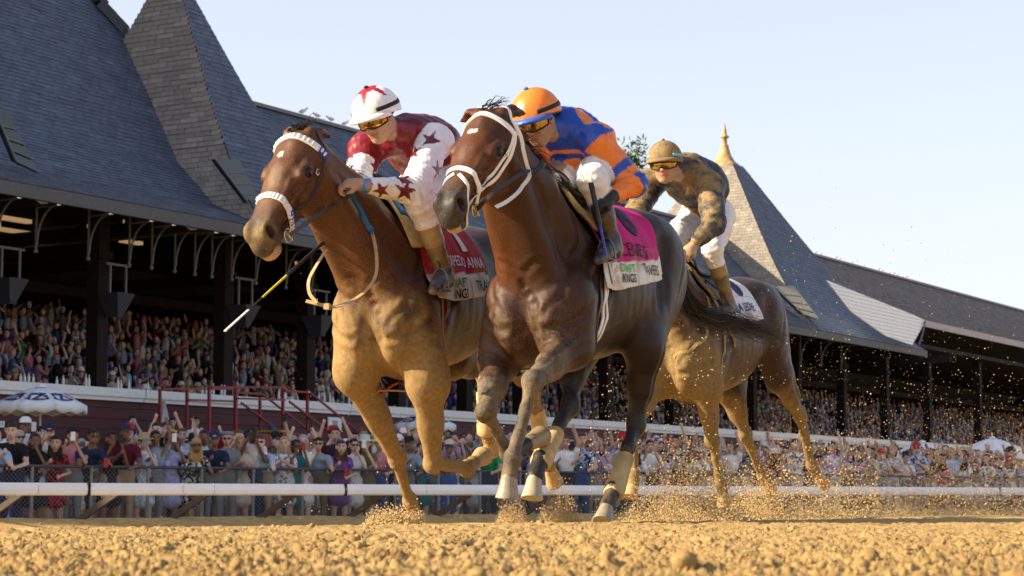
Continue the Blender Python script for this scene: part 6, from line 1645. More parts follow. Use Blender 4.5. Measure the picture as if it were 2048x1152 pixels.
    C = dict(W=W, lat=lat, up=up, fr=fr, ch=ch, H=H, head=head, fw=fw, hu=hu, rt=rt, N=N, base=base)
    col, mud, mi = paint(V, lab, C)
    set_attr(me, 'Col', col); set_attr(me, 'mud', mud)
    for m in mats: me.materials.append(m)
    fm = np.array(mi)[Q[:, 0]]; me.polygons.foreach_set('material_index', fm.astype(np.int32))
    root = empty(name, loc=tuple(base), label=label, cat='person', group='jockeys riding the racehorses')
    o = link('body', me, None, root)
    C['root'] = root; C['V'] = V; C['Q'] = Q
    return root, C
def helmet(C, colf, mats, visor_col, band=None, pitch=.0, r=(.144, .124, .142), button=(.1, .1, .1)):
    """riding cap in its silk: shell with seams, peak and button"""
    H = C['H']; n, m = 72, 30; V = []; cols = []; F = []
    c = (-.012, 0, .020)
    def pt(th, ph, k=1.0):
        st, ct = math.sin(th), math.cos(th)
        seam = 1 + .006 * (1 - min(1, abs(((ph / (math.pi / 3)) % 1) - .5) * -2 + 1) ) * 0
        return H(c[0] + r[0]*k*st*math.cos(ph), c[1] + r[1]*k*st*math.sin(ph), c[2] + r[2]*k*ct)
    TH = 1.66
    for i in range(m + 1):
        th = TH * i / m
        for k in range(n):
            ph = 2*math.pi*k/n
            q = abs(((ph / (math.pi / 3) + .5) % 1) - .5)              # gores of the silk
            kk = 1 + .004 * math.sin(ph * 9 + th * 5) * (i / m) - .010 * math.exp(-(q / .03)**2) * min(1, th * 3)
            drop = .28 * math.cos(ph) if i > m * .6 else 0
            V.append(pt(th - drop * ((i / m - .6) / .4 if i > m*.6 else 0), ph, kk)); cols.append(colf(th, ph))
    for k in range(n):
        ph = 2*math.pi*k/n; V.append(pt(TH - .28*math.cos(ph), ph, .90)); cols.append((.02, .02, .02))
    for i in range(m + 1):
        for k in range(n): F.append((i*n+k, (i+1)*n+k, (i+1)*n+(k+1) % n, i*n+(k+1) % n))
    me = mesh_from('helmet', V, F); set_attr(me, 'Col', np.array(cols)); set_attr(me, 'mud', np.full(len(V), C.get('hmud', 0.0)))
    root = C['root']; h = link('helmet', me, mats, root)
    # peak
    V = []; F = []; cols = []; nn = 28
    for a in (0, 1, 2, 3):
        for k in range(nn + 1):
            ph = -1.25 + 2.5 * k / nn; ext = (0, .5, 1, 1)[a] * .026 * max(0.0, math.cos(ph * 1.25)) ** .6; dn = (0, -.004, -.012, -.017)[a]
            th = TH - .28 * math.cos(ph) - .06
            st, ct = math.sin(th), math.cos(th)
            V.append(H(c[0] + (r[0]*1.01 + ext)*st*math.cos(ph), c[1] + (r[1]*1.01 + ext*.8)*st*math.sin(ph), c[2] + r[2]*ct + dn + (-.006 if a == 3 else 0))); cols.append(visor_col)
    for a in range(3):
        for k in range(nn): F.append((a*(nn+1)+k, a*(nn+1)+k+1, (a+1)*(nn+1)+k+1, (a+1)*(nn+1)+k))
    me = mesh_from('peak', V, F); set_attr(me, 'Col', np.array(cols)); set_attr(me, 'mud', np.full(len(V), C.get('hmud', 0.0)))
    md = link('peak', me, mats, h); sf = md.modifiers.new('s', 'SOLIDIFY'); sf.thickness = .004
    mb = MB(); mb.cur = button; mb.ball(H(c[0], 0, c[2] + r[2] + .004), (.013, .013, .009), 12, 8); b = mb.build('button', mats, h, colattr=True); set_attr(b.data, 'mud', np.full(len(b.data.vertices), C.get('hmud', 0.0)))
    if band is not None:                                                # elastic band of the goggles round the cap
        V = []; F = []; k2 = 64
        for k in range(k2 + 1):
            ph = .75 + (2*math.pi - 1.5) * k / k2; t = TH - .22 - .24*math.cos(ph) - .16 * (1 - math.cos(ph)) * .5
            for dt in (-.075, .075): V.append(pt(t + dt, ph, 1.022))
        F = [(2*k, 2*k+1, 2*k+3, 2*k+2) for k in range(k2)]
        me = mesh_from('goggle_strap', V, F); g = link('goggle_strap', me, band, h); g.modifiers.new('s', 'SOLIDIFY').thickness = .003
    return h
def goggles(C, lens, frame, split=False):
    H = C['H']; V = []; F = []; n, m = 36, 8
    for j in range(m + 1):
        v = -1 + 2 * j / m
        for i in range(n + 1):
            u = -1 + 2 * i / n; ph = u * 1.22
            hh = .027 * (1 - .25 * abs(u)**3) ; z = .002 + v * hh - (.012 * math.exp(-(u / .16)**2) * (v < 0) * (-v) * -1)
            rr = .108 + .007 * math.cos(v * 1.4)
            V.append(H(rr * math.cos(ph) * 1.0 + .004, rr * math.sin(ph) * .86, z))
    F = [(j*(n+1)+i, j*(n+1)+i+1, (j+1)*(n+1)+i+1, (j+1)*(n+1)+i) for j in range(m) for i in range(n)]
    g = link('goggles', mesh_from('goggles', V, F), lens, C['root']); g.modifiers.new('s', 'SOLIDIFY').thickness = .004
    mb = MB()
    loop = [V[i] for i in range(n + 1)] + [V[j*(n+1)+n] for j in range(1, m + 1)] + [V[m*(n+1)+i] for i in range(n - 1, -1, -1)] + [V[j*(n+1)] for j in range(m - 1, 0, -1)]
    mb.tube([Vector(p) for p in loop] + [Vector(loop[0])], .0045, 6, cap=False)
    for s in (-1, 1): mb.bar(H(.030, s*.094, .002), H(-.03, s*.112, .022), .004, .022)
    mb.build('goggle_frame', frame, g)
    return g
def star_mask(V, c, n, size, rot, depth=.05):
    n = nrm(n); u = nrm(np.cross(n, V3(.3, .2, 1))); v = np.cross(n, u); d = V - c
    x, y, z = d @ u, d @ v, d @ n
    r = np.hypot(x, y); a = np.arctan2(y, x) + rot; k = 2*math.pi/5; a = np.abs((a % k) - k/2)      # five points
    # distance of a star edge in this wedge
    ro, ri = size, size * .40
    p0 = V3(ro*math.cos(k/2), ro*math.sin(k/2), 0); 
    ax, ay = r*np.cos(a), r*np.sin(a)
    A = (ri, 0.0); B = (ro*math.cos(k/2), ro*math.sin(k/2))
    cr = (B[0]-A[0])*(ay-A[1]) - (B[1]-A[1])*(ax-A[0])
    return (cr > 0) & (r < ro) & (np.abs(z) < depth)
def along(V, p, q):
    d = q - p; return ((V - p) @ d) / (d @ d)
SKIN = V3(.46, .27, .17)
silk_mat = painted('silk', .38, .5, .25, 90, .003, .16)
silk_muddy = painted('muddy_silk', .5, .4, .4, 70, .004, .2, (.30, .20, .085, 14, 2.2))
cloth_mat = painted('breeches_cloth', .7, .25, .3, 70, .003, .12, (.42, .28, .13, 30))
skin_mat = painted('skin', .5, .4, .15, 160, .001, .15, (.42, .27, .12, 40))
boot_mat = painted('boot_leather', .35, .5, .25, 70, .003, .25, (.36, .235, .10, 24))
lens_gold = NT('mirror_lens'); lens_gold.col(lens_gold.ramp(lens_gold.noise(30, 5), [(.35, (.10, .06, .02)), (.55, (.55, .30, .06)), (.7, (.05, .04, .03))])); lens_gold.set(.08, .8, .75); lens_gold = lens_gold.m
rubber = simple('black_elastic', (.015, .015, .017), .6, .3)
MATS = [silk_mat, cloth_mat, boot_mat, skin_mat, silk_muddy]
def base_cols(V, lab, torso, sl, sr, breech, boot, foot, gl, gr, cuff, skin=SKIN, lip=(.38, .15, .11)):
    T = np.zeros((12, 3)); T[0] = torso; T[1] = torso; T[2] = sl; T[3] = sr; T[4] = breech; T[5] = boot; T[6] = skin; T[7] = gl; T[8] = gr; T[9] = cuff; T[10] = foot; T[11] = lip
    M = np.array([0, 0, 0, 0, 1, 2, 3, 3, 3, 0, 2, 3]); return T[lab], M[lab]
# --- rider in orange and blue
JA = dict(head=P(1074, 240, 9.86), nb=P(1128, 262, 10.0), pel=P(1178, 345, 10.36), shL=P(1192, 282, 9.93), shR=P(1070, 292, 10.08),
    elL=P(1266, 368, 9.92), haL=P(1222, 396, 9.78), elR=P(1056, 380, 9.90), haR=P(1060, 352, 9.68),
    kneL=P(1186, 358, 9.78), anL=P(1222, 478, 9.86), toeL=P(1196, 520, 9.70), kneR=P(1075, 380, 9.86), anR=P(1090, 500, 10.05), toeR=P(1076, 530, 9.9),
    fw=V3(-.50, -.74, -.56), up=V3(-.30, -.30, .9), palmL=V3(-.2, .35, -.6), hdL=V3(-.8, -.3, -.35), palmR=V3(.3, .3, -.8), hdR=V3(-.35, -.8, -.1))
ORANGE = V3(.80, .20, .022); BLUE = V3(.010, .060, .42); WHITE = V3(.80, .79, .80)
def paintA(V, lab, C):
    W = C['W']
    col, mi = base_cols(V, lab, BLUE, BLUE, BLUE, V3(.72, .69, .70), V3(.055, .035, .022), V3(.03, .03, .035), V3(.016, .015, .018), V3(.016, .015, .018), ORANGE, V3(.34, .19, .12))
    for k, lb in (('L', 2), ('R', 3)):
        t = along(V, W['sh' + k], W['el' + k]); u = along(V, W['el' + k], W['ha' + k]); m = lab == lb
        wv = .05 * np.sin(V @ C['lat'] * 60)
        col[m & (t > .12 + wv) & (t < .58)] = ORANGE; col[m & (t > .74) & (u < .12)] = ORANGE; col[m & (t > .90) & (u < .20)] = BLUE; col[m & (u >= .14)] = ORANGE
        col[m & (t >= .58) & (t < .74)] = BLUE
        col[(lab == 9) & (along(V, W['el' + k], W['ha' + k]) > .9) & (np.linalg.norm(V - W['ha' + k], axis=1) < .07)] = V3(.016, .015, .018)
    x = (V - C['ch']) @ C['lat']; y = (V - C['ch']) @ C['up']; z = (V - C['ch']) @ C['fr']; m = lab == 1
    col[m & (z < .02) & (y > .13) & (y < .20)] = ORANGE                          # yoke at the nape
    fr_ = m & (z > -.03)
    fr_ = m & (z > .045)
    col[fr_ & (y > .03) & (y < .12)] = ORANGE; col[fr_ & (y > .055) & (y < .085)] = BLUE
    rr = np.hypot((x - .03) / 1.25, y + .04); col[fr_ & (rr < .115)] = BLUE; col[fr_ & (rr < .085)] = ORANGE; col[fr_ & (rr < .052)] = BLUE; col[fr_ & (rr < .052) & (np.abs(x - .03) < .016)] = ORANGE
    # breeches: tan inner right leg, white left knee; boots below with tan tops
    mb_ = (lab == 4) & (np.linalg.norm(V - W['kneR'], axis=1) < np.linalg.norm(V - W['kneL'], axis=1)) & (((V - W['pel']) @ C['lat']) < .02); col[mb_] = V3(.36, .27, .20)
    tl = along(V, W['kneL'], W['anL']); col[(lab == 5) & (tl < .45)] = V3(.42, .29, .16)
    return col, .06 * np.ones(len(V)) + .20 * np.isin(lab, (5, 10)), mi
jA, CA = jockey('jockey', JA, paintA, MATS, label='jockey in orange and blue silks crouching on the dark bay horse')
helmet(CA, lambda th, ph: tuple(ORANGE * (1.0, 1.12)[int(((ph + math.pi/6) / (math.pi/3)) % 2)]) if th < 1.60 else (.02, .02, .02), [silk_mat], (.03, .10, .45), rubber, button=(.03, .12, .5))
goggles(CA, lens_gold, rubber)
# --- rider in maroon and white
JB = dict(head=P(754, 234, 10.25), nb=P(815, 275, 10.42), pel=P(905, 358, 10.85), shL=P(868, 285, 10.36), shR=P(735, 300, 10.48),
    elL=P(828, 384, 10.02), haL=P(724, 370, 9.80), elR=P(716, 358, 10.28), haR=P(668, 455, 10.12),
    kneL=P(842, 408, 10.06), anL=P(886, 540, 10.20), toeL=P(868, 580, 10.02), kneR=P(762, 420, 10.5), anR=P(790, 540, 10.7), toeR=P(775, 570, 10.5),
    opts=dict(bulk=1.1), fw=V3(-.46, -.74, -.58), up=V3(-.3, -.35, .9), palmL=V3(.15, .5, -.8), hdL=V3(-.95, -.1, .12), palmR=V3(.3, .3, -.5), hdR=V3(-.4, -.5, -.6))
MAROON = V3(.115, .006, .014); REDC = V3(.21, .008, .017)
def paintB(V, lab, C):
    W = C['W']; N = C['N']
    col, mi = base_cols(V, lab, MAROON, WHITE, WHITE, V3(.78, .74, .76), V3(.20, .125, .055), V3(.05, .05, .06), SKIN * .9, SKIN * .9, V3(.015, .20, .55))
    x = (V - C['ch']) @ C['lat']; z = (V - C['ch']) @ C['fr']; y = (V - C['ch']) @ C['up']
    col[(lab == 1) & (z > -.02)] = REDC
    for k, lb in (('L', 2), ('R', 3)):
        m = np.isin(lab, (lb, 1)) & (np.linalg.norm(V - W['sh' + k], axis=1) < .2)
        sh, el, ha = W['sh' + k], W['el' + k], W['ha' + k]; ar = lab == lb
        col[ar] = WHITE
        cam_d = -nrm(C['base'] + el); sd = 1 if k == 'L' else -1
        for (t, seg, off, sz, rot) in ((.0, 0, .01, .058, .4), (.34, 0, .055, .052, 1.0), (.46, 0, -.045, .052, .1), (.88, 0, .04, .056, .7), (.16, 1, .0, .060, .2), (.62, 1, -.01, .046, .9)):
            p, q = (sh, el) if seg == 0 else (el, ha); c = p + (q - p) * t; sidev = nrm(np.cross(q - p, cam_d)); cc = c + sidev * off
            nn = nrm(cam_d + sidev * off * 8)
            col[ar & star_mask(V, cc, nn, sz, rot, .16) & ((N @ nn) > .05)] = MAROON * 1.3
    col[(lab == 3) & (along(V, W['shR'], W['elR']) < .55)] = REDC * .9
    tl = along(V, W['kneL'], W['anL']); col[(lab == 5) & (tl < .62)] = V3(.42, .28, .14)
    mud = .10 * np.ones(len(V)) + .30 * np.isin(lab, (5, 10)) + .24 * (lab == 4) * (np.linalg.norm(V - W['kneL'], axis=1) < .12) + .15 * ((lab == 2) & (along(V, W['elL'], W['haL']) > 0))
    mi = np.array(mi); 
    return col, mud * (lab != 6), mi
jB, CB = jockey('jockey', JB, paintB, MATS, label='jockey in maroon vest and white starred sleeves gripping the mane')
def capB(th, ph):
    k = abs(((ph + .35) / (2*math.pi/5)) % 1 - .5) * 2
    return tuple(V3(.36, .012, .025)) if th < .40 + .62 * max(0, 1 - k * 2.0) else ((.84, .82, .82) if th < 1.62 else (.75, .75, .77))
helmet(CB, capB, [silk_mat], (.80, .78, .76), rubber, button=(.02, .02, .02))
goggles(CB, lens_gold, rubber)
# --- muddy rider behind
JC = dict(head=P(1330, 328, 13.55), nb=P(1376, 345, 13.75), pel=P(1418, 428, 14.25), shL=P(1418, 372, 13.66), shR=P(1300, 366, 13.90),
    elL=P(1428, 446, 13.40), haL=P(1386, 492, 13.22), elR=P(1272, 430, 13.6), haR=P(1330, 500, 13.4),
    kneL=P(1424, 498, 13.55), anL=P(1456, 602, 13.72), toeL=P(1448, 640, 13.5), kneR=P(1320, 510, 13.8), anR=P(1340, 620, 14.0), toeR=P(1330, 650, 13.8),
    opts=dict(bulk=1.22), fw=V3(-.28, -.93, -.26), up=V3(-.10, -.20, .97), palmL=V3(-.1, .6, -.5), hdL=V3(-.6, -.4, -.6), palmR=V3(.3, .5, -.5), hdR=V3(.5, -.5, -.4))
def paintC(V, lab, C):
    W = C['W']; NAVY = V3(.016, .020, .040)
    col, mi = base_cols(V, lab, NAVY, NAVY, NAVY, V3(.74, .72, .74), V3(.11, .075, .04), V3(.05, .04, .03), V3(.45, .29, .17), V3(.45, .29, .17), V3(.30, .20, .08))
    mi = np.where(np.isin(lab, (1, 2, 3, 9)), 4, mi)
    z = (V - C['ch']) @ C['fr']; front = smooth01((C['N'] @ nrm(V3(-.75, -.62, .1)) + .35) / .5)
    mud = np.where(np.isin(lab, (1, 2, 3, 9)), np.clip(.06 + .56 * front + .34 * fbm(V, 16, 77, 3), 0, 1), 0) + .55 * np.isin(lab, (5, 10)) + .12 * (lab == 4) + .22 * np.isin(lab, (6, 7, 8))
    tl = along(V, W['kneL'], W['anL']); col[(lab == 5) & (tl < .5)] = V3(.34, .24, .11)
    return col, mud, mi
jC, CC = jockey('jockey', JC, paintC, MATS, h=.009, label='mud covered jockey in dark silks and white breeches on the third horse')
CC['hmud'] = .85
helmet(CC, lambda th, ph: (.02, .03, .08) if th < 1.5 else (.10, .30, .42), [silk_muddy], (.03, .08, .16), simple('pale_blue_elastic', (.18, .40, .52), .6), button=(.2, .13, .06))
goggles(CC, lens_gold, rubber)
# ------------------------------------------------------------------ saddles, cloths, reins, whips
stirrup_m = simple('dark_alloy', (.16, .17, .19), .35, .5, metal=.6, var=.2, bump=0)
def xf(o, fr): o.matrix_world = fr.M; return o
def saddle_set(fr, bv, a_s, cloth, pad_m, lab, rows, gir, sflip=.38, footL=None, kin=(), clab='', drape=None):
    dr = drape or Drape(bv, -1.0, .62)
    # cloth
    f0, f1, s1f, band, base, bandc, side = cloth
    na, ns = 84, 76; V = []; C = []; F = []
    def offs(a, arc, t): return .012 + .006 * (math.sin(a * 26 + arc * 5) + .7 * math.sin(a * 47 - arc * 8 + 1) + .5 * math.sin(arc * 30 + a * 9)) * (.15 + t * t) + .012 * max(0, t)**6
    def over(a, arc):
        t = .8
        for _ in range(4):
            u = min(1, max(0, (a - f0(t)) / (f1(t) - f0(t)))); t = (arc + .18) / (s1f(u) + .18)
        return offs(a, arc, min(1, t)) + .0105
    for j in range(ns + 1):
        t = j / ns
        for i in range(na + 1):
            u = i / na; a = f0(t) + (f1(t) - f0(t)) * u; s1 = s1f(u); arc = -.18 + (s1 + .18) * t
            wv = .006 * (math.sin(a * 26 + arc * 5) + .7 * math.sin(a * 47 - arc * 8 + 1) + .5 * math.sin(arc * 30 + a * 9)) * (.15 + t * t) + .012 * t**6
            V.append(dr.at(a, arc, .012 + wv)); inb = arc > band(a)
            c = bandc if inb else base
            if not inb and i < 2 and side is not None: c = side
            C.append(c)
    F = [(j*(na+1)+i, j*(na+1)+i+1, (j+1)*(na+1)+i+1, (j+1)*(na+1)+i) for j in range(ns) for i in range(na)]
    me = mesh_from('saddle_cloth', V, F); set_attr(me, 'Col', np.array(C))
    Vn = np.array(V); arcs = np.array([(-.18 + (s1f(i/na) + .18) * (j/ns)) for j in range(ns+1) for i in range(na+1)])
    set_attr(me, 'mud', np.clip(.18 + .45 * (arcs > .38) + .25 * (Vn[:, 0] > .05), 0, 1) * (.6 + .4 * fbm(Vn, 14, 2)))
    clo = link('saddle_cloth', me, cloth_print, label=clab, cat='saddle cloth', group='saddle cloths on the racehorses'); xf(clo, fr)
    clo.modifiers.new('s', 'SOLIDIFY').thickness = .004
    for (txt, size, a, s, rot, col, bold, sx) in rows:
        o = print_on(dr, txt, size, a, s, 'lettering', simple('print', col, .7, .2, var=.15, bump=0), clo, rot, over, bold, sx)
    # saddle: foam pad rolled over the front, flaps, seat, girth
    root = empty('racing_saddle', mat=fr.M, label=lab, cat='saddle', group='saddles on the racehorses')
    mb = MB(); n = 34; V = []; m = 10
    for i in range(n):
        s = -.26 + (.58) * i / (n - 1); a = a_s + .045 + .03 * math.sin(i / (n-1) * math.pi) - .05 * abs(s) ; th = .016 if 0 < i < n - 1 else .010
        p = dr.at(a, s, .030); p2 = dr.at(a - .07, s, .034); up = nrm(dr.at(a, s, .1) - dr.at(a, s, 0)); d = nrm(p - p2)
        for k in range(m):
            t = 2*math.pi*k/m; V.append((p + p2) / 2 + d * math.cos(t) * .046 + up * math.sin(t) * th)
    mb.add(V, [(i*m+k, i*m+(k+1) % m, (i+1)*m+(k+1) % m, (i+1)*m+k) for i in range(n-1) for k in range(m)] + [tuple(range(m))[::-1], tuple((n-1)*m+k for k in range(m))], True)
    mb.build('foam_pad', pad_m, root)
    def sheet(a0, a1, s0, s1, lift, name, mat, rnd=.0, bulge=0):
        V = []; na, ns = 16, 22
        for j in range(ns + 1):
            t = j / ns; w_ = 1 - rnd * max(0, (t - .6) / .4) ** 2
            for i in range(na + 1):
                u = (i / na - .5) * w_ + .5; a = a0 + (a1 - a0) * u; s = s0 + (s1 - s0) * t
                V.append(dr.at(a, s, lift + bulge * math.sin(math.pi * i / na) * math.sin(math.pi * t)))
        F = [(j*(na+1)+i, j*(na+1)+i+1, (j+1)*(na+1)+i+1, (j+1)*(na+1)+i) for j in range(ns) for i in range(na)]
        o = link(name, mesh_from(name, V, F), mat, root); o.modifiers.new('s', 'SOLIDIFY').thickness = .008; return o
    sheet(a_s + .02, a_s - .26, .04, sflip, .030, 'flap', black_leather, .5); sheet(a_s + .02, a_s - .26, -.04, -.34, .030, 'flap', black_leather, .5)
    V = []; na, ns = 22, 14
    for j in range(ns + 1):
        v = -1 + 2*j/ns
        for i in range(na + 1):
            u = i / na; a = a_s + .03 - .36 * u; s = v * (.085 + .05 * u)
            V.append(dr.at(a, s, .045 + (.055 * (1 - min(1, u / .22))**2 + .035 * max(0, (u - .6) / .4)**2) * (1 - .5 * v * v)))
    o = link('seat', mesh_from('seat', V, [(j*(na+1)+i, j*(na+1)+i+1, (j+1)*(na+1)+i+1, (j+1)*(na+1)+i) for j in range(ns) for i in range(na)]), black_leather, root); o.modifiers.new('s', 'SOLIDIFY').thickness = .02
    for (da, w, mat) in gir:
        mb = MB(); pts = []
        for th in np.linspace(80, 280, 26): pts.append((min(a_s, .16) + da + .04 * math.sin(math.radians(th - 80) * .9), .34 * math.sin(math.radians(th)), 1.18 + .5 * math.cos(math.radians(th))))
        strap(mb, bv, pts, w, .007, .003); mb.build('girth', mat, root)
    if footL is not None:                                               # stirrup leather and iron
        ft, d_toe, side = footL
        ft = Vector(fr.loc(ft)); mb = MB()
        p0 = Vector(dr.at(a_s - .08, .14, .045)); top = ft + Vector((0, 0, .10))
        ribbon(mb, [p0, p0.lerp(top, .5) + Vector((0, .02, 0)), top], .018, .004, (0, 1, 0)); mb.build('stirrup_leather', black_leather, root)
        mb = MB(); sd = Vector((.25, .95, 0)).normalized(); 
        arc = [ft + sd * (.058 * math.cos(t)) + Vector((0, 0, 1)) * (-.025 + .115 * math.sin(t)) for t in np.linspace(0, math.pi, 15)]
        mb.tube(arc, .0055, 7); mb.bar(arc[0] + Vector((0, 0, -.002)), arc[-1] + Vector((0, 0, -.002)), .034, .010, Vector((0, 0, 1))); mb.build('stirrup', stirrup_m, root)
    return dr, clo, root
cloth_print = painted('cloth_print', .75, .2, .3, 120, .003, .10, (.36, .25, .13, 26))
PINK = V3(.50, .018, .17)
dr1 = saddle_set(F1, bv1, .15, (lambda t: .16 + .03*t, lambda t: -.58 - .07*t, lambda u: .60 - .06*u, lambda a: .455 + .02*a, PINK, V3(.72, .69, .66), None), pad_tan,
    'black racing saddle with tan foam pad on the dark bay horse',
    [('8', .34, -.36, .20, -.2, (.012, .02, .06), .014, .8), ('FIERCENESS', .10, -.17, .395, -.06, (.035, .012, .04), .0, .92),
     ('DRAFT', .056, -.10, .488, -.02, (.10, .42, .05), .0006, 1.0), ('KINGS', .056, -.10, .536, -.02, (.02, .02, .02), .0008, 1.0), ('|', .11, -.215, .505, -.02, (.25, .25, .25), 0, .5), ('TRAVERS', .070, -.40, .498, -.04, (.05, .05, .05), .0005, .85)],
    [(-.02, .020, white_leather), (.03, .028, black_leather), (-.07, .018, white_leather)], .40, (P(1212, 512, 9.79), None, 1), clab='magenta saddle cloth with white lettered band on the dark bay')[0]
dr2 = saddle_set(F2, bv2, .34, (lambda t: .30 + .02*t, lambda t: -.36 - .04*t, lambda u: .60 - .05*u, lambda a: .445 + .02*a, V3(.36, .007, .018), V3(.70, .66, .60), V3(.30, .006, .012)), pad_tan,
    'black racing saddle with blue and tan pad on the left horse',
    [('1', .24, -.17, .24, -.05, (.75, .72, .74), .012, .9), ('THORPEDO ANNA', .078, -.06, .385, -.03, (.72, .60, .64), .001, .78),
     ('DRAFT', .062, .02, .495, 0, (.06, .22, .07), .0008, .95), ('KINGS', .062, .02, .548, 0, (.02, .02, .02), .001, .95), ('|', .12, -.12, .52, 0, (.2, .18, .15), 0, .5), ('TRAVERS', .075, -.30, .51, 0, (.05, .05, .05), .001, .85)],
    [(-.02, .022, simple('red_webbing', (.30, .01, .01), .7)), (.03, .012, simple('tan_strap', (.33, .22, .10), .7))], .30, (P(880, 572, 10.12), None, 1), clab='red saddle cloth with a white number one on the left horse')[0]
blue_pad = simple('blue_pad', (.015, .13, .36), .6, .3, var=.2)
# blue forward part of the left horse's pad
_r = [o for o in bpy.data.objects if o.name.startswith('racing_saddle')][-1]
mb = MB(); V = []; n, m = 20, 8
for i in range(n):
    s = -.10 + .27 * i / (n - 1); p = dr2.at(.385 + .01, s, .050); p2 = dr2.at(.30, s, .05); up = nrm(dr2.at(.36, s, .1) - dr2.at(.36, s, 0)); d = nrm(p - p2)
    for k in range(m): t = 2*math.pi*k/m; V.append((p + p2) / 2 + d * math.cos(t) * .050 + up * math.sin(t) * .012)
mb.add(V, [(i*m+k, i*m+(k+1) % m, (i+1)*m+(k+1) % m, (i+1)*m+k) for i in range(n-1) for k in range(m)] + [tuple(range(m))[::-1], tuple((n-1)*m+k for k in range(m))], True)
mb.build('blue_pad', blue_pad, _r)
mud_strap = simple('muddy_strap', (.30, .20, .08), .8, .2, var=.3)
dr3 = saddle_set(F3, bv3, .20, (lambda t: .22 + .02*t, lambda t: -.46 - .05*t, lambda u: .50 - .05*u, lambda a: .9, V3(.70, .70, .74), V3(.7, .7, .7), V3(.3, .2, .09)), mud_strap,
    'mud splashed racing saddle on the third horse',
    [('SIERRA LEONE', .085, -.20, .36, -.02, (.03, .06, .20), .002, .75), ('8', .26, -.30, .17, 0, (.02, .035, .10), .02, .9)],
    [(-.02, .03, mud_strap)], .36, (P(1458, 636, 13.62), None, 1), clab='white saddle cloth with blue lettering on the muddy third horse')[0]
mb = MB(); strap(mb, bv3, [(.20, .06, 1.75), (.26, .20, 1.55), (.32, .25, 1.35), (.42, .20, 1.15), (.54, .05, 1.05)], .022, .006, .003); strap(mb, bv3, [(.26, .20, 1.55), (.05, .28, 1.35), (-.05, .3, 1.15)], .02, .006, .003)
mb.build('breastplate', mud_strap, root3)
# reins
def Y(u, v, y): return P(u, v, y)
def place_strap(name, pts, w, mat, parent, fr, nv=(0, -1, .2), th=.004):
    mb = MB(); ribbon(mb, [fr.loc(p) for p in pts], w, th, fr.I.to_3x3() @ Vector(nv)); return mb.build(name, mat, parent)
bit1 = F1.wor(K1['H'](.495, .072, -.074)); bit1r = F1.wor(K1['H'](.495, -.072, -.074))
def lay(name, bv, fr, pts, w, mat, parent, lift=.014):
    """a rein that hangs free where it is clear of the neck and lies on it where it would cut in"""
    out = []
    for p in resample([fr.loc(p) for p in pts], .05):
        q, nn, _, d = bv.find_nearest(p)
        if (p - q).dot(nn) < lift: p = q + nn * lift
        out.append(p)
    mb = MB(); ribbon(mb, out, w, .005, fr.I.to_3x3() @ Vector((0, -1, .2))); return mb.build(name, mat, parent)
lay('rein', bv1, F1, [bit1, Y(985, 386, 9.08), Y(1020, 362, 9.20), Y(1052, 340, 9.40), Y(1062, 346, 9.60)], .020, black_leather, root1)
lay('throat_strap', bv1, F1, [Y(1010, 262, 9.30), Y(1030, 300, 9.34), Y(1048, 330, 9.38), Y(1053, 352, 9.38), Y(1040, 380, 9.32), Y(1015, 402, 9.24), Y(992, 414, 9.16)], .018, white_leather, root1)
place_strap('rein', [bit1r, Y(930, 395, 9.35), Y(960, 380, 9.6), Y(1006, 388, 9.74)], .020, black_leather, root1, F1)
bit2 = F2.wor(K2['H'](.495, .072, -.074)); bit2r = F2.wor(K2['H'](.495, -.072, -.074))
grip_tan = simple('worn_rein', (.42, .30, .15), .7, .3, var=.3)
lay('rein', bv2, F2, [bit2, Y(622, 440, 9.62), Y(655, 418, 9.74), Y(684, 394, 9.90), Y(692, 374, 9.84)], .021, brown_leather, root2)
lay('rein', bv2, F2, [Y(690, 374, 9.84), Y(700, 408, 9.97), Y(708, 445, 9.98), Y(722, 472, 10.0), Y(734, 462, 10.03)], .020, blue_pad, root2)
place_strap('rein', [bit2r, Y(575, 440, 9.95), Y(640, 430, 10.1), Y(668, 450, 10.12)], .020, brown_leather, root2, F2)
place_strap('rein_loop', [Y(741, 452, 10.02), Y(752, 500, 9.93), Y(752, 548, 9.78), Y(733, 580, 9.64), Y(700, 603, 9.52), Y(664, 614, 9.46), Y(636, 608, 9.45), Y(612, 602, 9.46)], .017, grip_tan, root2, F2, (-.3, -1, .5))
place_strap('rein_loop', [Y(652, 500, 9.62), Y(632, 532, 9.52), Y(618, 560, 9.47), Y(619, 586, 9.45), Y(634, 606, 9.44)], .017, grip_tan, root2, F2, (-.5, -1, .1))
mb = MB(); c = Vector(F2.loc(Y(655, 613, 9.445))); mb.box((-.014, -.014, -.014), (.014, .014, .014), Matrix.Translation(c)); mb.build('rein_buckle', brass, root2)
place_strap('rein', [F3.wor(K3['H'](.495, .072, -.074)), Y(1330, 545, 13.1), Y(1386, 494, 13.22)], .02, mud_strap, root3, F3)
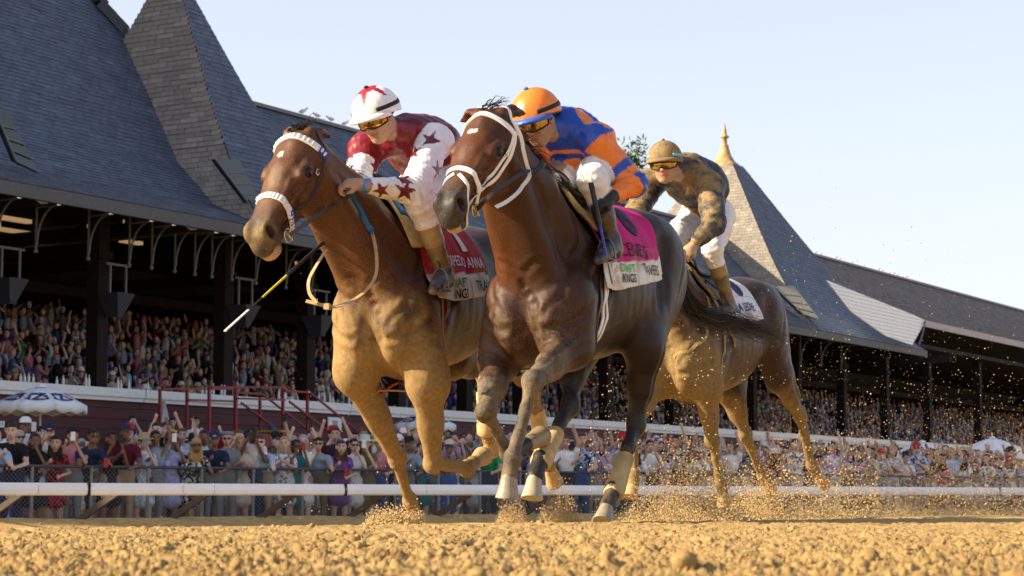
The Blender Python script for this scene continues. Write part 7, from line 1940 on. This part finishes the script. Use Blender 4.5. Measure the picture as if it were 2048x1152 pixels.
# whips, each held in a hand
def whip(name, p, q, segs, label):
    p = Vector(p); q = Vector(q); root = empty(name, loc=p, label=label, cat='whip', group='riding whips')
    for (t0, t1, r0, r1, mat, nm) in segs:
        mb = MB(); n = 14; pts = [(p.lerp(q, t0 + (t1 - t0) * i / (n-1)) - p) for i in range(n)]
        mb.tube(pts, [(r0 + (r1 - r0) * i / (n-1)) * (1 + (.10 if (i % 2 and nm == 'grip') else 0)) for i in range(n)], 8, flat=(.35 if nm == 'popper' else 1))
        mb.build(nm, mat, root)
    return root
yel = simple('yellow_shaft', (.62, .52, .03), .4); wht = simple('grey_popper', (.48, .48, .46), .6, var=.3, scale=60); blk = simple('black_shaft', (.015, .015, .016), .4); bl = simple('blue_shaft', (.03, .035, .35), .35)
whip('riding_whip', Y(672, 462, 10.06), Y(450, 662, 9.52), [(0, .05, .011, .013, blk, 'pommel'), (.05, .46, .0095, .0085, blk, 'grip'), (.46, .68, .0062, .0052, yel, 'shaft'), (.68, .80, .005, .0045, blk, 'tip'), (.80, 1.0, .011, .012, wht, 'popper')], 'long riding whip with yellow shaft held low beside the left horse')
for i in range(11):                                                     # pale winding on the grip
    pass
whip('riding_whip', Y(1182, 366, 9.66), Y(1224, 566, 9.60), [(0, .06, .014, .014, blk, 'pommel'), (.06, .42, .0125, .011, blk, 'grip'), (.42, .72, .0075, .0065, bl, 'shaft'), (.72, 1.0, .010, .013, simple('spattered_popper', (.14, .13, .14), .6, var=.9, scale=80), 'popper')], 'blue shafted riding whip held against the orange jockeys boot')
# ------------------------------------------------------------------ dirt thrown up by the hooves
drng = np.random.RandomState(17)
air_dirt = simple('thrown_dirt', (.52, .37, .185), .95, .1, var=.35, scale=30, bump=0)
def octa(P_, S, name, label, mat=air_dirt, seed=1):
    """crumbs: small broken eight-sided lumps"""
    r_ = np.random.RandomState(seed); n = len(P_); base = np.array([(1,0,0),(-1,0,0),(0,1,0),(0,-1,0),(0,0,1),(0,0,-1)], float)
    if name == 'dust': base = np.array([(1,1,1),(-1,-1,1),(-1,1,-1),(1,-1,-1)], float) * .8
    F0 = np.array([(0,1,2),(0,3,1),(0,2,3),(1,3,2)]) if name == 'dust' else np.array([(0,2,4),(2,1,4),(1,3,4),(3,0,4),(2,0,5),(1,2,5),(3,1,5),(0,3,5)])
    sc_ = S[:, None, None] * r_.uniform(.55, 1.25, (n, len(base), 1)); A = r_.normal(size=(n, 3, 3)); Qs = np.linalg.qr(A)[0]
    V = np.einsum('nij,kj->nki', Qs, base) * sc_ + np.asarray(P_)[:, None, :]
    F = (F0[None] + len(base) * np.arange(n)[:, None, None]).reshape(-1, 3)
    return link(name, mesh_quads(name, V.reshape(-1, 3), F, smooth=False), mat, label=label, kind='stuff')
def mound(u, v_top, v_bot, halfpx, Yd, n, seed, name, label, smin=.003, smax=.018, tail_=(0, 0)):
    """a splash heaped round a hoof: dense at the foot, thinning upwards, thrown towards the right and back"""
    n = int(n * 1.4); smin *= .62; smax *= .72
    r_ = np.random.RandomState(seed); c = np.array(P(u, v_bot, Yd)); top = np.array(P(u, v_top, Yd)); H_ = top[2] - c[2]; W_ = halfpx / FPX * Yd
    t = r_.uniform(0, 1, n) ** 1.7; ang = r_.uniform(0, 6.283, n); rad = W_ * np.sqrt(r_.uniform(0, 1, n)) * np.where(t < .7, 1 - .55 * t, .75)
    x = c[0] + rad * np.cos(ang) + tail_[0] * t * W_; y = c[1] + rad * np.sin(ang) * 1.1 + tail_[1] * t * W_; z = ground_z(x, y) - .02 + H_ * t * (1 - .55 * (rad / W_) ** 2) * r_.uniform(.4, 1.12, n)
    s = np.clip(r_.lognormal(math.log((smin + smax) / 3), .5, n), smin, smax) * (1.15 - .5 * t)
    return octa(np.stack([x, y, z], 1), s, name, label, seed=seed)
mound(790, 1000, 1050, 80, 10.0, 4200, 1, 'dirt_splash', 'mound of dirt bursting round the planted foreleg of the left horse', .004, .013)
mound(1024, 970, 1050, 40, 10.5, 2000, 2, 'dirt_splash', 'dirt puff under the lifted hooves of the dark bay', .0025, .008)
mound(1118, 950, 1050, 52, 11.2, 2400, 3, 'dirt_splash', 'dirt puff right of the lifted hooves of the dark bay', .0025, .009)
mound(1128, 890, 960, 26, 11.3, 700, 31, 'dirt_splash', 'clod of dirt falling from the hind hoof of the left horse', .003, .009)
mound(1310, 915, 1046, 85, 11.4, 2400, 4, 'dirt_splash', 'dirt thrown up behind the bandaged hind leg', .003, .010)
mound(1405, 890, 1046, 110, 12.2, 3400, 5, 'dirt_splash', 'dense dirt splash before the hooves of the muddy horse', .003, .011)
mound(1515, 935, 1046, 75, 13.2, 2200, 6, 'dirt_splash', 'dark dirt splash under the hind hooves of the muddy horse', .004, .014)
mound(1640, 975, 1044, 80, 13.8, 1700, 7, 'dirt_splash', 'dirt splash right of the muddy horse', .003, .010)
# the spray hanging in the air behind the field: thick low down, thin and wide higher up
def spray(n, u0, u1, v0, v1, y0, y1, smin, smax, seed, name, label, bias=1.6, ub=1.0):
    n = int(n * 1.25); smin *= 1.0
    r_ = np.random.RandomState(seed); u = u0 + (u1 - u0) * r_.uniform(0, 1, n) ** ub; f = r_.uniform(0, 1, n) ** bias; f = f * r_.uniform(.35, 1.45, n) * (.72 + .28 * np.sin(u / 37 + seed) * np.sin(u / 91 + 2 * seed)); v = v1 + (v0 - v1) * f; yd = r_.uniform(y0, y1, n)
    d = np.stack([(u - 1024) / FPX, np.ones(n) * math.cos(PITCH) - (576 - v) / FPX * math.sin(PITCH), (576 - v) / FPX * math.cos(PITCH) + math.sin(PITCH)], 1); p = d * (yd / d[:, 1])[:, None]; p[:, 2] += CAM_Z
    ok = p[:, 2] > ground_z(p[:, 0], p[:, 1]); p = p[ok]
    s = np.clip(r_.lognormal(math.log(smin * 1.5), .55, len(p)), smin * .6, smax)
    return octa(p, s, name, label, seed=seed)
spray(4200, 1180, 2080, 600, 1045, 12.5, 19, .0016, .0065, 11, 'flying_dirt', 'fine golden dirt spray hanging in the air behind the horses', 2.6, .85)
spray(2400, 1560, 2080, 640, 1000, 13, 20, .0016, .006, 12, 'flying_dirt', 'thick dirt spray before the crowd at the right', 1.4)
spray(3400, 1330, 2080, 900, 1046, 12.5, 18, .0018, .009, 13, 'flying_dirt', 'low dirt spray over the rail at the right', .9, .9)
spray(3600, 1320, 1760, 850, 1044, 12.4, 15.5, .0026, .0085, 21, 'flying_dirt', 'low golden dirt plume behind the hooves of the muddy horse', 1.3)
spray(520, 1230, 1700, 400, 760, 12.5, 16, .0020, .007, 14, 'flying_dirt', 'scattered crumbs of dirt above the muddy horse', 1.8)
spray(700, 1180, 1420, 700, 1000, 11.5, 13, .0022, .008, 15, 'flying_dirt', 'crumbs of dirt flying between the dark bay and the muddy horse', 1.0)
spray(220, 560, 1180, 560, 1040, 10.3, 12, .0018, .006, 16, 'flying_dirt', 'few crumbs of dirt round the legs of the leading horses', 1.4)
spray(60, 1500, 1900, 330, 620, 13, 18, .0025, .008, 18, 'flying_dirt', 'dark specks of dirt against the sky', 1.0)
spray(30000, 1300, 2080, 860, 1044, 12.6, 19, .0012, .0030, 19, 'dust', 'fine dust over the track at the right', 1.3)
r_ = np.random.RandomState(44); n = 20000; yy = 2.5 * (9.5 / 2.5) ** r_.uniform(0, 1, n); xx = yy * r_.uniform(-.272, .272, n); ss = np.clip(r_.lognormal(math.log(.0026), .45, n), .0012, .007)
octa(np.stack([xx, yy, ground_z(xx, yy) + rough(xx, yy) + ss * .4], 1), ss, 'dirt_crumbs', 'small sunlit crumbs on the churned track near the camera', dirt, 45)
